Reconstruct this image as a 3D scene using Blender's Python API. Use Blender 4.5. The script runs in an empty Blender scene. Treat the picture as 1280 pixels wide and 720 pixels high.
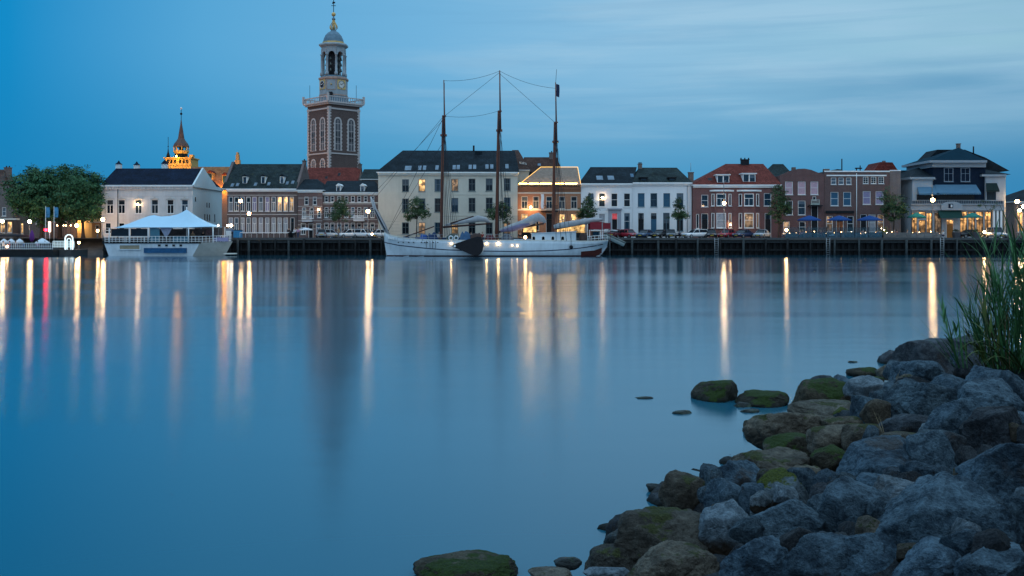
import bpy, bmesh, math, random
from mathutils import Vector, Matrix, noise
import numpy as np
R = math.radians
PI = math.pi
S = bpy.context.scene
COL = S.collection

# ------------------------------------------------------------------ camera
CAM_H, HOR, F = 3.2, 294.0, 1244.0          # eye height (m), horizon row and focal length in photo pixels (1280 wide)
cd = bpy.data.cameras.new('camera')
cam = bpy.data.objects.new('camera', cd)
COL.objects.link(cam)
cam.location = (0, 0, CAM_H)
cam.rotation_euler = (R(90), 0, 0)
cd.sensor_width = 36.0
cd.lens = 36.0 * F / 1280
cd.shift_y = -(360 - HOR) / 1280
cd.clip_start, cd.clip_end = 0.1, 4000
S.camera = cam

# ------------------------------------------------------------------ view
S.view_settings.view_transform = 'Standard'
S.view_settings.look = 'None'
S.view_settings.exposure = 0.0
S.view_settings.gamma = 1.0
S.view_settings.use_curve_mapping = False
S.cycles.use_denoising = True
S.cycles.max_bounces = 6
S.cycles.diffuse_bounces = 2
S.cycles.glossy_bounces = 4
S.cycles.transparent_max_bounces = 6
S.cycles.sample_clamp_indirect = 6

def lin(r, g, b):
    f = lambda c: (c / 255 / 12.92) if c / 255 <= .04045 else ((c / 255 + .055) / 1.055) ** 2.4
    return (f(r), f(g), f(b), 1)

# ------------------------------------------------------------------ node shorthand
class NT:
    def __init__(s, tree): s.t = tree
    def n(s, typ, **kw):
        nd = s.t.nodes.new(typ)
        for k, v in kw.items():
            if k.startswith('i_'): nd.inputs[k[2:].replace('_', ' ')].default_value = v
            else: setattr(nd, k, v)
        return nd
    def l(s, a, b): s.t.links.new(a, b)
    def put(s, sock, v):
        if isinstance(v, bpy.types.NodeSocket): s.l(v, sock)
        else: sock.default_value = v
    def m(s, op, a, b=None, c=None, clamp=False):
        nd = s.n('ShaderNodeMath', operation=op, use_clamp=clamp)
        s.put(nd.inputs[0], a)
        if b is not None: s.put(nd.inputs[1], b)
        if c is not None: s.put(nd.inputs[2], c)
        return nd.outputs[0]
    def mix(s, fac, a, b, mode='MIX'):
        nd = s.n('ShaderNodeMix', data_type='RGBA', blend_type=mode)
        s.put(nd.inputs[0], fac); s.put(nd.inputs[6], a); s.put(nd.inputs[7], b)
        return nd.outputs[2]
    def ramp(s, fac, stops):
        nd = s.n('ShaderNodeValToRGB')
        e = nd.color_ramp.elements
        while len(e) < len(stops): e.new(.5)
        for x, (p, c) in zip(e, stops): x.position = p; x.color = c
        s.put(nd.inputs[0], fac)
        return nd.outputs[0]
    def range(s, v, a, b, c=0., d=1., smooth=True):
        nd = s.n('ShaderNodeMapRange', interpolation_type='SMOOTHSTEP' if smooth else 'LINEAR')
        s.put(nd.inputs[0], v)
        for i, x in enumerate((a, b, c, d)): nd.inputs[i + 1].default_value = x
        return nd.outputs[0]
    def noise(s, vec, scale, detail=4, rough=.55, dist=0):
        nd = s.n('ShaderNodeTexNoise')
        if vec is not None: s.l(vec, nd.inputs['Vector'])
        nd.inputs['Scale'].default_value = scale; nd.inputs['Detail'].default_value = detail
        nd.inputs['Roughness'].default_value = rough; nd.inputs['Distortion'].default_value = dist
        return nd.outputs['Fac']
    def mapping(s, vec, scale=(1, 1, 1), loc=(0, 0, 0), rot=(0, 0, 0)):
        nd = s.n('ShaderNodeMapping')
        s.l(vec, nd.inputs[0])
        nd.inputs['Scale'].default_value = scale; nd.inputs['Location'].default_value = loc; nd.inputs['Rotation'].default_value = rot
        return nd.outputs[0]

# ------------------------------------------------------------------ dusk sky
W = bpy.data.worlds.new('World'); S.world = W
W.use_nodes = True
W.node_tree.nodes.clear()
w = NT(W.node_tree)
tc = w.n('ShaderNodeTexCoord').outputs['Generated']
sep = w.n('ShaderNodeSeparateXYZ'); w.l(tc, sep.inputs[0])
az = w.m('ARCTAN2', sep.outputs[0], sep.outputs[1])
azn = w.m('ADD', w.m('MULTIPLY', az, 1.0), .5)                # -0.5..0.5 rad of azimuth -> 0..1
zz = sep.outputs[2]
low = w.ramp(azn, [(.03, lin(0, 127, 186)), (.25, lin(42, 142, 193)), (.5, lin(70, 152, 198)), (.75, lin(60, 146, 195)), (.97, lin(46, 132, 182))])
top = w.ramp(azn, [(.03, lin(4, 136, 197)), (.2, lin(84, 163, 211)), (.42, lin(112, 176, 217)), (.62, lin(138, 188, 220)), (.97, lin(150, 194, 214))])
sky = w.mix(w.range(zz, .04, .19), low, top)
cv = w.n('ShaderNodeCombineXYZ'); w.l(az, cv.inputs[0]); w.l(zz, cv.inputs[1])
cn = w.noise(w.mapping(cv.outputs[0], (2.6, 26, 1), (.3, .2, 0), (0, 0, R(1.2))), 1.0, 6, .6, .4)
cn2 = w.noise(w.mapping(cv.outputs[0], (1.4, 9, 1), (4, 1.7, 0)), 1.0, 4, .5, .3)
side = w.range(az, -.3, .18)
cn3 = w.noise(w.mapping(cv.outputs[0], (2.2, 62, 1), (9, 3, 0), (0, 0, R(-.8))), 1.0, 5, .6, .3)
cl = w.m('MULTIPLY', w.range(cn, .40, .66), w.m('MULTIPLY', w.range(zz, .07, .15), side))
sky = w.mix(w.m('MULTIPLY', cl, .75), sky, lin(158, 197, 222))
sky = w.mix(w.m('MULTIPLY', w.m('MULTIPLY', w.range(cn3, .46, .68), w.range(az, -.34, .1)), w.m('MULTIPLY', w.range(zz, .05, .1), .2)), sky, lin(92, 150, 192))
dk = w.m('MULTIPLY', w.range(cn2, .5, .72), w.m('MULTIPLY', w.range(zz, .08, .15), w.range(az, -.1, .3)))
sky = w.mix(w.m('MULTIPLY', dk, .7), sky, lin(84, 146, 188))
nish = w.n('ShaderNodeTexSky', sky_type='NISHITA', sun_disc=False)
nish.sun_elevation = R(2.0); nish.sun_rotation = R(188); nish.altitude = 0; nish.air_density = 1.0; nish.dust_density = .6; nish.ozone_density = 3.0
back = w.mix(w.range(zz, .0, .6), (.25, .38, .50, 1), (.37, .62, .90, 1))      # the afterglow in the western sky behind the photographer
full = w.mix(w.range(sep.outputs[1], .45, -.5), sky, back)
over = w.mix(w.range(zz, .35, .9), full, (.74, 1.18, 1.60, 1))
bg1 = w.n('ShaderNodeBackground'); w.l(over, bg1.inputs[0]); bg1.inputs[1].default_value = 1.0
bg2 = w.n('ShaderNodeBackground'); w.l(nish.outputs[0], bg2.inputs[0]); bg2.inputs[1].default_value = 0.012
ad = w.n('ShaderNodeAddShader'); w.l(bg1.outputs[0], ad.inputs[0]); w.l(bg2.outputs[0], ad.inputs[1])
wo = w.n('ShaderNodeOutputWorld'); w.l(ad.outputs[0], wo.inputs[0])

# the last glow after sunset: one very soft, weak sun from behind the photographer
sl = bpy.data.lights.new('afterglow_sun', 'SUN'); so = bpy.data.objects.new('afterglow_sun', sl); COL.objects.link(so)
sl.energy = 0.20; sl.angle = R(50); sl.color = (.95, .97, 1.0)
so.rotation_euler = (R(50), 0, R(-8))
so.location = (0, -20, 60)

# ------------------------------------------------------------------ materials
MATS = {}
def new_mat(name):
    m = bpy.data.materials.new(name); m.use_nodes = True; m.node_tree.nodes.clear()
    k = NT(m.node_tree)
    bs = k.n('ShaderNodeBsdfPrincipled'); o = k.n('ShaderNodeOutputMaterial')
    k.l(bs.outputs[0], o.inputs[0])
    MATS[name] = m
    return m, k, bs
def mat(name, c, rough=.7, amt=.25, scale=1.5, bump=0., bscale=None, metal=0., spec=.22, coord='Object', stretch=(1, 1, 1)):
    if name in MATS: return MATS[name]
    m, k, bs = new_mat(name)
    co = k.mapping(k.n('ShaderNodeTexCoord').outputs[coord], stretch)
    n1 = k.noise(co, scale, 5, .6); n2 = k.noise(co, scale * 7.3, 3, .6)
    f = k.m('ADD', k.m('MULTIPLY', n1, .65), k.m('MULTIPLY', n2, .35))
    a = tuple(x * (1 - amt) for x in c[:3]) + (1,); b = tuple(min(1, x * (1 + amt)) for x in c[:3]) + (1,)
    k.l(k.ramp(f, [(.3, a), (.7, b)]), bs.inputs['Base Color'])
    bs.inputs['Roughness'].default_value = rough; bs.inputs['Metallic'].default_value = metal
    bs.inputs['Specular IOR Level'].default_value = spec
    if bump:
        bp = k.n('ShaderNodeBump'); bp.inputs['Strength'].default_value = bump; bp.inputs['Distance'].default_value = .05
        k.l(k.noise(co, bscale or scale * 6, 4), bp.inputs['Height']); k.l(bp.outputs[0], bs.inputs['Normal'])
    return m
def brick(name, c, c2=None, mortar=(.3, .28, .26), amt=.3, big=(.21, .065)):
    if name in MATS: return MATS[name]
    m, k, bs = new_mat(name)
    co = k.n('ShaderNodeTexCoord').outputs['Object']
    s = k.n('ShaderNodeSeparateXYZ'); k.l(co, s.inputs[0])
    cb = k.n('ShaderNodeCombineXYZ'); k.l(k.m('ADD', s.outputs[0], s.outputs[1]), cb.inputs[0]); k.l(s.outputs[2], cb.inputs[1])
    bt = k.n('ShaderNodeTexBrick'); k.l(cb.outputs[0], bt.inputs['Vector'])
    c2 = c2 or tuple(x * .7 for x in c)
    bt.inputs['Color1'].default_value = tuple(c) + (1,); bt.inputs['Color2'].default_value = tuple(c2) + (1,)
    bt.inputs['Mortar'].default_value = tuple(mortar) + (1,); bt.inputs['Scale'].default_value = 1
    bt.inputs['Brick Width'].default_value = big[0]; bt.inputs['Row Height'].default_value = big[1]; bt.inputs['Mortar Size'].default_value = .009
    n1 = k.noise(co, .35, 5, .65); n2 = k.noise(k.mapping(co, (1, 1, .25)), 2.2, 4)
    v = k.m('ADD', k.m('MULTIPLY', n1, .6), k.m('MULTIPLY', n2, .4))
    g = k.ramp(v, [(.3, (1 - amt,) * 3 + (1,)), (.7, (1 + amt * .6,) * 3 + (1,))])
    k.l(k.mix(1.0, bt.outputs[0], g, 'MULTIPLY'), bs.inputs['Base Color'])
    bs.inputs['Roughness'].default_value = .85; bs.inputs['Specular IOR Level'].default_value = .25
    return m
def plaster(name, c, stain=.22):
    if name in MATS: return MATS[name]
    m, k, bs = new_mat(name)
    co = k.n('ShaderNodeTexCoord').outputs['Object']
    n1 = k.noise(k.mapping(co, (1, 1, .22)), 1.6, 6, .7); n2 = k.noise(co, .3, 4)
    v = k.m('ADD', k.m('MULTIPLY', n1, .55), k.m('MULTIPLY', n2, .45))
    k.l(k.ramp(v, [(.32, tuple(x * (1 - stain) for x in c) + (1,)), (.6, tuple(c) + (1,))]), bs.inputs['Base Color'])
    bs.inputs['Roughness'].default_value = .75; bs.inputs['Specular IOR Level'].default_value = .3
    return m
def roofmat(name, c, row=.3, amt=.45, moss=0.):
    if name in MATS: return MATS[name]
    m, k, bs = new_mat(name)
    co = k.n('ShaderNodeTexCoord').outputs['Object']
    s = k.n('ShaderNodeSeparateXYZ'); k.l(co, s.inputs[0])
    cb = k.n('ShaderNodeCombineXYZ'); k.l(k.m('ADD', s.outputs[0], k.m('MULTIPLY', s.outputs[1], .35)), cb.inputs[0]); k.l(s.outputs[2], cb.inputs[1])
    bt = k.n('ShaderNodeTexBrick'); k.l(cb.outputs[0], bt.inputs['Vector'])
    bt.inputs['Color1'].default_value = tuple(x * 1.25 for x in c) + (1,); bt.inputs['Color2'].default_value = tuple(x * .75 for x in c) + (1,)
    bt.inputs['Mortar'].default_value = tuple(x * .45 for x in c) + (1,); bt.inputs['Scale'].default_value = 1
    bt.inputs['Brick Width'].default_value = row * .9; bt.inputs['Row Height'].default_value = row * .75; bt.inputs['Mortar Size'].default_value = .02
    n = k.noise(co, .55, 6, .7)
    col = k.mix(1., bt.outputs[0], k.ramp(n, [(.3, (1 - amt,) * 3 + (1,)), (.72, (1 + amt,) * 3 + (1,))]), 'MULTIPLY')
    if moss: col = k.mix(k.m('MULTIPLY', k.range(k.noise(co, 1.3, 5, .7), .55, .7), moss), col, (.05, .06, .03, 1))
    k.l(col, bs.inputs['Base Color'])
    bs.inputs['Roughness'].default_value = .8; bs.inputs['Specular IOR Level'].default_value = .08
    bp = k.n('ShaderNodeBump'); bp.inputs['Strength'].default_value = .5; bp.inputs['Distance'].default_value = .04
    k.l(bt.outputs['Fac'], bp.inputs['Height']); bp.invert = True; k.l(bp.outputs[0], bs.inputs['Normal'])
    return m
def glow(name, c, strength, amt=0., scale=1.2):
    if name in MATS: return MATS[name]
    m, k, bs = new_mat(name)
    bs.inputs['Base Color'].default_value = tuple(x * .4 for x in c) + (1,)
    bs.inputs['Emission Strength'].default_value = strength
    if amt:
        co = k.n('ShaderNodeTexCoord').outputs['Object']
        k.l(k.ramp(k.noise(co, scale, 3, .6), [(.36, tuple(x * (1 - amt) for x in c) + (1,)), (.64, tuple(c) + (1,))]), bs.inputs['Emission Color'])
    else: bs.inputs['Emission Color'].default_value = tuple(c) + (1,)
    return m
def glass(name, c, rough=.06, amt=.5, scale=.8, spec=.22):
    m = mat(name, c, rough, amt, scale, spec=spec)
    return m

white = mat('white_paint', (.78, .78, .77), .5, .08)
offwhite = mat('cream_paint', (.66, .63, .56), .6, .12)
slate = roofmat('slate_roof', (.014, .022, .029), .32)
slate_moss = roofmat('mossy_slate_roof', (.022, .034, .036), .34, .6, .5)
bluetile = roofmat('dark_blue_glazed_tile', (.007, .014, .032), .3)
redtile = roofmat('red_clay_tile', (.15, .036, .028), .34, .35)
browntile = roofmat('brown_tile', (.075, .042, .034), .34, .4)
dark = mat('dark_trim', (.014, .016, .02), .6, .3, spec=.12)
deck_bulb = glow('deck_bulb', (1.0, .62, .26), 22)
darkwood = mat('dark_timber', (.012, .013, .014), .8, .5, 3, .4, stretch=(1, 1, .2))
greywood = mat('weathered_timber', (.10, .10, .10), .85, .35, 3, .4, stretch=(1, 1, .2))
steel = mat('galvanised_steel', (.32, .33, .34), .45, .15, metal=.6)
blackm = mat('black_metal', (.012, .012, .014), .45, .3)
stone = mat('pale_stone', (.48, .45, .42), .8, .2, 2)
def curtained(name, c, cur, rough=.07):
    """window glass with blinds and side curtains that differ from window to window"""
    m, k, bs = new_mat(name); g = k.n('ShaderNodeSeparateXYZ'); k.l(k.n('ShaderNodeTexCoord').outputs['Generated'], g.inputs[0])
    rd = k.n('ShaderNodeObjectInfo').outputs['Random']; r2 = k.m('FRACT', k.m('MULTIPLY', rd, 7.31))
    bl = k.m('GREATER_THAN', g.outputs[2], k.m('ADD', .35, k.m('MULTIPLY', rd, 1.6)))
    sd = k.m('GREATER_THAN', k.m('ABSOLUTE', k.m('SUBTRACT', g.outputs[0], .5)), k.m('ADD', .2, k.m('MULTIPLY', r2, .6)))
    n = k.noise(k.mapping(k.n('ShaderNodeTexCoord').outputs['Object'], (6, 6, .8)), 1.5, 3)
    cc = k.ramp(n, [(.3, tuple(x * .6 for x in cur) + (1,)), (.7, tuple(cur) + (1,))]); dk = k.ramp(n, [(.35, tuple(x * .5 for x in c) + (1,)), (.65, tuple(x * 1.3 for x in c) + (1,))])
    k.l(k.mix(k.m('MAXIMUM', bl, sd), dk, cc), bs.inputs['Base Color']); bs.inputs['Roughness'].default_value = rough; bs.inputs['Specular IOR Level'].default_value = .22
    return m
PANES = [curtained('window_glass', (.010, .022, .034), (.10, .125, .15)), curtained('window_glass_blue', (.014, .042, .07), (.12, .17, .22)),
         curtained('window_glass_deep', (.006, .010, .016), (.045, .05, .06)), glass('window_with_blind', (.09, .125, .16), .2, .3)]
pane_pink = glass('pink_curtained_glass', (.50, .33, .38), .3, .25, 3)
pane_net = glass('net_curtained_glass', (.33, .34, .37), .25, .35, 4)
pane_lav = glass('lavender_curtained_glass', (.26, .23, .36), .25, .25, 3)
pane_teal = glass('blue_painted_panel', (.03, .10, .17), .4, .2)
def litroom(name, c, strength):
    """a lamp-lit room seen through its window: brighter towards the ceiling lamps, with dim furniture shapes, each window different"""
    m, k, bs = new_mat(name); g = k.n('ShaderNodeTexCoord').outputs; rd = k.n('ShaderNodeObjectInfo').outputs['Random']
    off = k.n('ShaderNodeCombineXYZ'); k.l(k.m('MULTIPLY', rd, 31.), off.inputs[0]); k.l(k.m('MULTIPLY', rd, 17.), off.inputs[2])
    va = k.n('ShaderNodeVectorMath', operation='ADD'); k.l(g['Object'], va.inputs[0]); k.l(off.outputs[0], va.inputs[1])
    n = k.noise(k.mapping(va.outputs[0], (1, 1, .7)), 1.6, 2, .5); sp = k.n('ShaderNodeSeparateXYZ'); k.l(g['Generated'], sp.inputs[0])
    vo = k.n('ShaderNodeTexVoronoi'); k.l(va.outputs[0], vo.inputs['Vector']); vo.inputs['Scale'].default_value = 2.1
    lampd = k.m('MULTIPLY', k.range(vo.outputs['Distance'], .22, .08), k.range(sp.outputs[2], .45, .75))
    e = k.m('MULTIPLY', k.range(n, .35, .68, .12, 1.), k.range(sp.outputs[2], 0, .8, .35, 1.1))
    e = k.m('ADD', k.m('MULTIPLY', e, k.m('ADD', .45, k.m('MULTIPLY', rd, .8))), k.m('MULTIPLY', lampd, 3.2))
    bs.inputs['Base Color'].default_value = (.03, .02, .015, 1); bs.inputs['Emission Color'].default_value = tuple(c) + (1,)
    k.l(k.m('MULTIPLY', e, strength), bs.inputs['Emission Strength'])
    return m
lit_warm = litroom('warm_lit_room', (1.0, .58, .22), 1.9)
lit_soft = litroom('softly_lit_room', (1.0, .62, .34), .5)
lit_rest = litroom('lit_restaurant', (1.0, .50, .16), 1.6)
bulb = glow('warm_bulb', (1.0, .64, .32), 95)
bulb_y = glow('sodium_bulb', (1.0, .60, .26), 85)
bulb_w = glow('white_bulb', (1.0, .80, .55), 30)
bulb_s = glow('small_warm_bulb', (1.0, .62, .28), 30)
bulb_r = glow('red_bulb', (1.0, .002, .008), 70)
def globe(m):
    """frosted glass: brightest in the middle, where the lamp inside shows, and duller and more orange towards its rim"""
    k = NT(m.node_tree); bs = [n for n in m.node_tree.nodes if n.type == 'BSDF_PRINCIPLED'][0]
    f = k.n('ShaderNodeLayerWeight', i_Blend=.5).outputs['Facing']; s = bs.inputs['Emission Strength'].default_value; c = bs.inputs['Emission Color'].default_value[:]
    k.l(k.range(f, .35, .95, s * 1.6, 1.1), bs.inputs['Emission Strength']); k.l(k.mix(k.range(f, .3, .8), c, (c[0], c[1] * .72, c[2] * .5, 1)), bs.inputs['Emission Color'])
for g_ in (bulb, deck_bulb, bulb_y, bulb_w, bulb_s, bulb_r): globe(g_)
led = glow('amber_led_strip', (1.0, .54, .12), 100)

# ------------------------------------------------------------------ mesh building
class MB:
    def __init__(s): s.v = []; s.f = []; s.mi = []; s.sm = []
    def add(s, vs, fs, mi=0, sm=False, M=None):
        o = len(s.v)
        s.v += [tuple(M @ Vector(p)) if M is not None else tuple(p) for p in vs]
        for f in fs: s.f.append(tuple(i + o for i in f)); s.mi.append(mi); s.sm.append(sm)
        return s
    def box(s, x0, x1, y0, y1, z0, z1, mi=0, M=None):
        return s.add([(x0, y0, z0), (x1, y0, z0), (x1, y1, z0), (x0, y1, z0), (x0, y0, z1), (x1, y0, z1), (x1, y1, z1), (x0, y1, z1)],
                     [(0, 3, 2, 1), (4, 5, 6, 7), (0, 1, 5, 4), (1, 2, 6, 5), (2, 3, 7, 6), (3, 0, 4, 7)], mi, False, M)
    def prism(s, pts, y0, y1, mi=0, M=None, sm=False):
        """polygon of (x, z) points, extruded along y"""
        n = len(pts)
        vs = [(x, y0, z) for x, z in pts] + [(x, y1, z) for x, z in pts]
        fs = [tuple(range(n)), tuple(range(2 * n - 1, n - 1, -1))] + [(i, i + n, (i + 1) % n + n, (i + 1) % n) for i in range(n)]
        return s.add(vs, fs, mi, sm, M)
    def ring(s, outer, inner, y0, y1, mi=0, M=None):
        """closed band between two outlines of equal point count, in x-z, extruded along y"""
        n = len(outer)
        vs = [(x, y0, z) for x, z in outer] + [(x, y0, z) for x, z in inner] + [(x, y1, z) for x, z in outer] + [(x, y1, z) for x, z in inner]
        fs = []
        for i in range(n):
            j = (i + 1) % n
            fs += [(i, j, n + j, n + i), (2 * n + j, 2 * n + i, 3 * n + i, 3 * n + j), (j, i, 2 * n + i, 2 * n + j), (n + i, n + j, 3 * n + j, 3 * n + i)]
        return s.add(vs, fs, mi, False, M)
    def tube(s, pts, rads, n=6, mi=0, sm=True, M=None):
        pts = [Vector(p) for p in pts]
        if not isinstance(rads, (list, tuple)): rads = [rads] * len(pts)
        vs = []; fs = []
        for i, p in enumerate(pts):
            d = (pts[min(i + 1, len(pts) - 1)] - pts[max(i - 1, 0)]).normalized()
            a = d.cross(Vector((0, 0, 1) if abs(d.z) < .9 else (1, 0, 0))).normalized(); b = d.cross(a)
            for k in range(n):
                t = 2 * PI * k / n
                vs.append(p + (a * math.cos(t) + b * math.sin(t)) * rads[i])
        for i in range(len(pts) - 1):
            for k in range(n):
                k2 = (k + 1) % n
                fs.append((i * n + k, i * n + k2, (i + 1) * n + k2, (i + 1) * n + k))
        fs += [tuple(range(n)), tuple(range((len(pts) - 1) * n, len(pts) * n))]
        return s.add(vs, fs, mi, sm, M)
    def lathe(s, prof, n=12, c=(0, 0, 0), mi=0, sm=True, rot=0., M=None):
        """profile of (radius, z), bottom to top"""
        vs = []; fs = []
        for r, z in prof:
            for k in range(n):
                t = 2 * PI * k / n + rot
                vs.append((c[0] + r * math.cos(t), c[1] + r * math.sin(t), c[2] + z))
        for i in range(len(prof) - 1):
            for k in range(n):
                k2 = (k + 1) % n
                fs.append((i * n + k, i * n + k2, (i + 1) * n + k2, (i + 1) * n + k))
        fs += [tuple(reversed(range(n))), tuple(range((len(prof) - 1) * n, len(prof) * n))]
        return s.add(vs, fs, mi, sm, M)
    def ball(s, c, r, n=10, mi=0, sq=1.):
        m = max(4, n // 2)
        return s.lathe([(max(1e-3, r * math.sin(PI * i / m)), -r * sq * math.cos(PI * i / m)) for i in range(m + 1)], n, c, mi)
    def grid(s, rows, mi=0, sm=True, closed=False):
        """rows: list of equally long lists of points"""
        n = len(rows[0]); vs = [p for r in rows for p in r]; fs = []
        for i in range(len(rows) - 1):
            for k in range(n if closed else n - 1):
                k2 = (k + 1) % n
                fs.append((i * n + k, i * n + k2, (i + 1) * n + k2, (i + 1) * n + k))
        return s.add(vs, fs, mi, sm)
    def mesh(s, name, mats):
        me = bpy.data.meshes.new(name)
        me.from_pydata(s.v, [], s.f)
        for m in (mats if isinstance(mats, (list, tuple)) else [mats]): me.materials.append(m)
        me.polygons.foreach_set('material_index', s.mi)
        me.polygons.foreach_set('use_smooth', s.sm)
        bm = bmesh.new(); bm.from_mesh(me); bmesh.ops.recalc_face_normals(bm, faces=bm.faces); bm.to_mesh(me); bm.free()
        me.update()
        return me
    def build(s, name, mats, parent=None, loc=(0, 0, 0), rz=0):
        return link(name, s.mesh(name, mats), parent, loc, rz)

def link(name, me, parent=None, loc=(0, 0, 0), rz=0):
    o = bpy.data.objects.new(name, me); COL.objects.link(o)
    o.parent = parent; o.location = loc; o.rotation_euler = (0, 0, rz)
    return o
def tag(o, label=None, cat=None, group=None, kind=None):
    if label: o['label'] = label
    if cat: o['category'] = cat
    if group: o['group'] = group
    if kind: o['kind'] = kind
    return o
def empty(name, label, cat, loc=(0, 0, 0), rz=0, group=None):
    return tag(link(name, None, None, loc, rz), label, cat, group)
def copy_tree(o, parent=None):
    c = o.copy(); COL.objects.link(c); c.parent = parent
    for ch in list(o.children): copy_tree(ch, c)
    return c
def dup(o, loc, rz, label, group=None, scale=None):
    c = copy_tree(o); c.location = loc; c.rotation_euler = (0, 0, rz); c['label'] = label
    if group: c['group'] = group
    if scale: c.scale = (scale,) * 3 if not isinstance(scale, tuple) else scale
    return c
def recolor(o, part, m):
    """gives one copy its own colour on the named part (object-level material slot)"""
    for ch in o.children:
        if ch.name.split('.')[0] == part:
            ch.material_slots[0].link = 'OBJECT'; ch.material_slots[0].material = m
def P(px, py, Y): return Vector(((px - 640) * Y / F, Y, CAM_H - (py - HOR) * Y / F))
def PX(px, Y): return (px - 640) * Y / F
def PZ(py, Y): return CAM_H - (py - HOR) * Y / F

QY = 160.0                    # face of the far quay
G = PZ(298, QY)               # level of the quay street

# ================================================================== SETTING
m, k, bs = new_mat('river_water')
geo = k.n('ShaderNodeNewGeometry').outputs['Position']
m.node_tree.nodes.remove(bs)
wind = k.noise(k.mapping(geo, (.012, .06, 1)), 1.0, 5, .6, .8)
rip = k.noise(k.mapping(geo, (.9, 1.1, 1)), 1.0, 3, .55)
hts = k.m('ADD', k.m('MULTIPLY', k.noise(k.mapping(geo, (.35, .9, 1)), 1.0, 3, .5), .6), k.m('MULTIPLY', rip, .22))
bp = k.n('ShaderNodeBump'); bp.inputs['Strength'].default_value = .12; bp.inputs['Distance'].default_value = .06
k.l(hts, bp.inputs['Height'])
gl = k.n('ShaderNodeBsdfGlossy', distribution='BECKMANN'); k.l(bp.outputs[0], gl.inputs['Normal'])
k.l(k.range(wind, .36, .66, .14, .20), gl.inputs['Roughness']); gl.inputs['Anisotropy'].default_value = .22      # the ripples run along the river: slopes are steeper towards the viewer than sideways
tg = k.n('ShaderNodeCombineXYZ', i_X=1.0); k.l(tg.outputs[0], gl.inputs['Tangent']); gl.inputs['Color'].default_value = (.92, .96, 1, 1)
df = k.n('ShaderNodeBsdfDiffuse'); df.inputs['Color'].default_value = (.014, .092, .140, 1)       # light scattered back by the silty river
fr = k.n('ShaderNodeFresnel'); fr.inputs['IOR'].default_value = 1.42
mx = k.n('ShaderNodeMixShader'); k.l(fr.outputs[0], mx.inputs[0]); k.l(df.outputs[0], mx.inputs[1]); k.l(gl.outputs[0], mx.inputs[2])
k.l(mx.outputs[0], [n for n in m.node_tree.nodes if n.type == 'OUTPUT_MATERIAL'][0].inputs[0])
water_m = m
b = MB(); b.add([(-700, -60, 0), (700, -60, 0), (700, 176, 0), (-700, 176, 0)], [(0, 1, 2, 3)])
tag(b.build('river', water_m), kind='structure')

pave = mat('quay_paving', (.08, .07, .065), .85, .3, .8, .3, 8)
b = MB(); b.add([(-900, QY + 3, G), (900, QY + 3, G), (900, 1500, G), (-900, 1500, G)], [(0, 1, 2, 3)])
tag(b.build('far_bank_ground', mat('town_ground', (.09, .085, .08), .9, .3, .3)), kind='structure')
XE = PX(128, QY)              # left end of the built quay, where the stone slope begins
b = MB(); b.box(XE, 140, QY + .25, QY + 16, G - .4, G + .03); b.build('quay_pavement', pave)['kind'] = 'structure'
b = MB(); b.box(XE, 140, QY - .12, QY + .249, G - .25, G + .12); b.build('quay_kerb', mat('kerb_stone', (.07, .07, .07), .8, .25, 2))['kind'] = 'structure'
XS0 = PX(70, QY)
b = MB(); b.add([(-140, QY + 1, -1), (XE, QY + 1, -1), (XE, QY + 7, G - .02), (-140, QY + 7, G - .02), (-140, QY + 16, G + .02), (XE, QY + 16, G + .02), (XE, QY + 7, -1), (-140, QY + 7, -1)],
                [(0, 1, 2, 3), (3, 2, 5, 4), (1, 6, 2)])
b.build('stone_slope', mat('sloped_stone', (.075, .075, .075), .85, .35, 1.2, .5, 5))['kind'] = 'structure'

# dark sheet-piled quay wall with timber posts and walings
t = empty('quay_wall', 'long dark timber quay wall with upright posts along the far waterfront', 'quay wall', (0, QY, 0))
b = MB()
x = XE
while x < 140:                                                   # folded sheet piling
    for (a0, a1, y0, y1) in ((0, .35, .3, .3), (.35, .5, .3, .62), (.5, .85, .62, .62), (.85, 1., .62, .3)):
        b.add([(x + a0, y0, -1), (x + a1, y1, -1), (x + a1, y1, G - .25), (x + a0, y0, G - .25)], [(0, 1, 2, 3)])
    x += 1.0
b.build('sheet_piling', mat('rusty_sheet_piling', (.007, .008, .009), .8, .5, .6), t)
b = MB(); b.box(XE, 140, -.06, .14, G - .72, G - .45); b.build('waling', mat('quay_timber', (.022, .026, .028), .85, .5, 3, .4), t)
b = MB(); b.box(XE, 140, -.02, .16, .72, .94); b.build('waling', darkwood, t)
rng = random.Random(5)
for px in [287, 297, 311, 326, 344, 361, 380, 403, 424, 444, 463, 477, 762, 790, 823, 845, 872, 900, 929, 957, 984, 1013, 1043, 1074, 1102, 1133, 1164, 1196, 1230, 1262]:
    b = MB(); r = rng.uniform(.13, .2); xx = PX(px, QY - .3)
    b.tube([(xx, -.3, -1), (xx + rng.uniform(-.05, .05), -.3, G - rng.uniform(.05, .35))], [r * 1.05, r], 7)
    b.build('post', mat('quay_post', (.04, .048, .05), .85, .5, 3, .4) if rng.random() < .5 else darkwood, t)
for px in (895.5, 1035, 1177.5):
    b = MB(); xx = PX(px, QY - .3)
    for d in (-.28, .28): b.tube([(xx + d, -.34, -.4), (xx + d, -.34, G + .1)], .045, 5)
    for i in range(9): b.tube([(xx - .28, -.34, .1 + i * .3), (xx + .28, -.34, .1 + i * .3)], .03, 4)
    b.build('ladder', steel, t)
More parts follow.
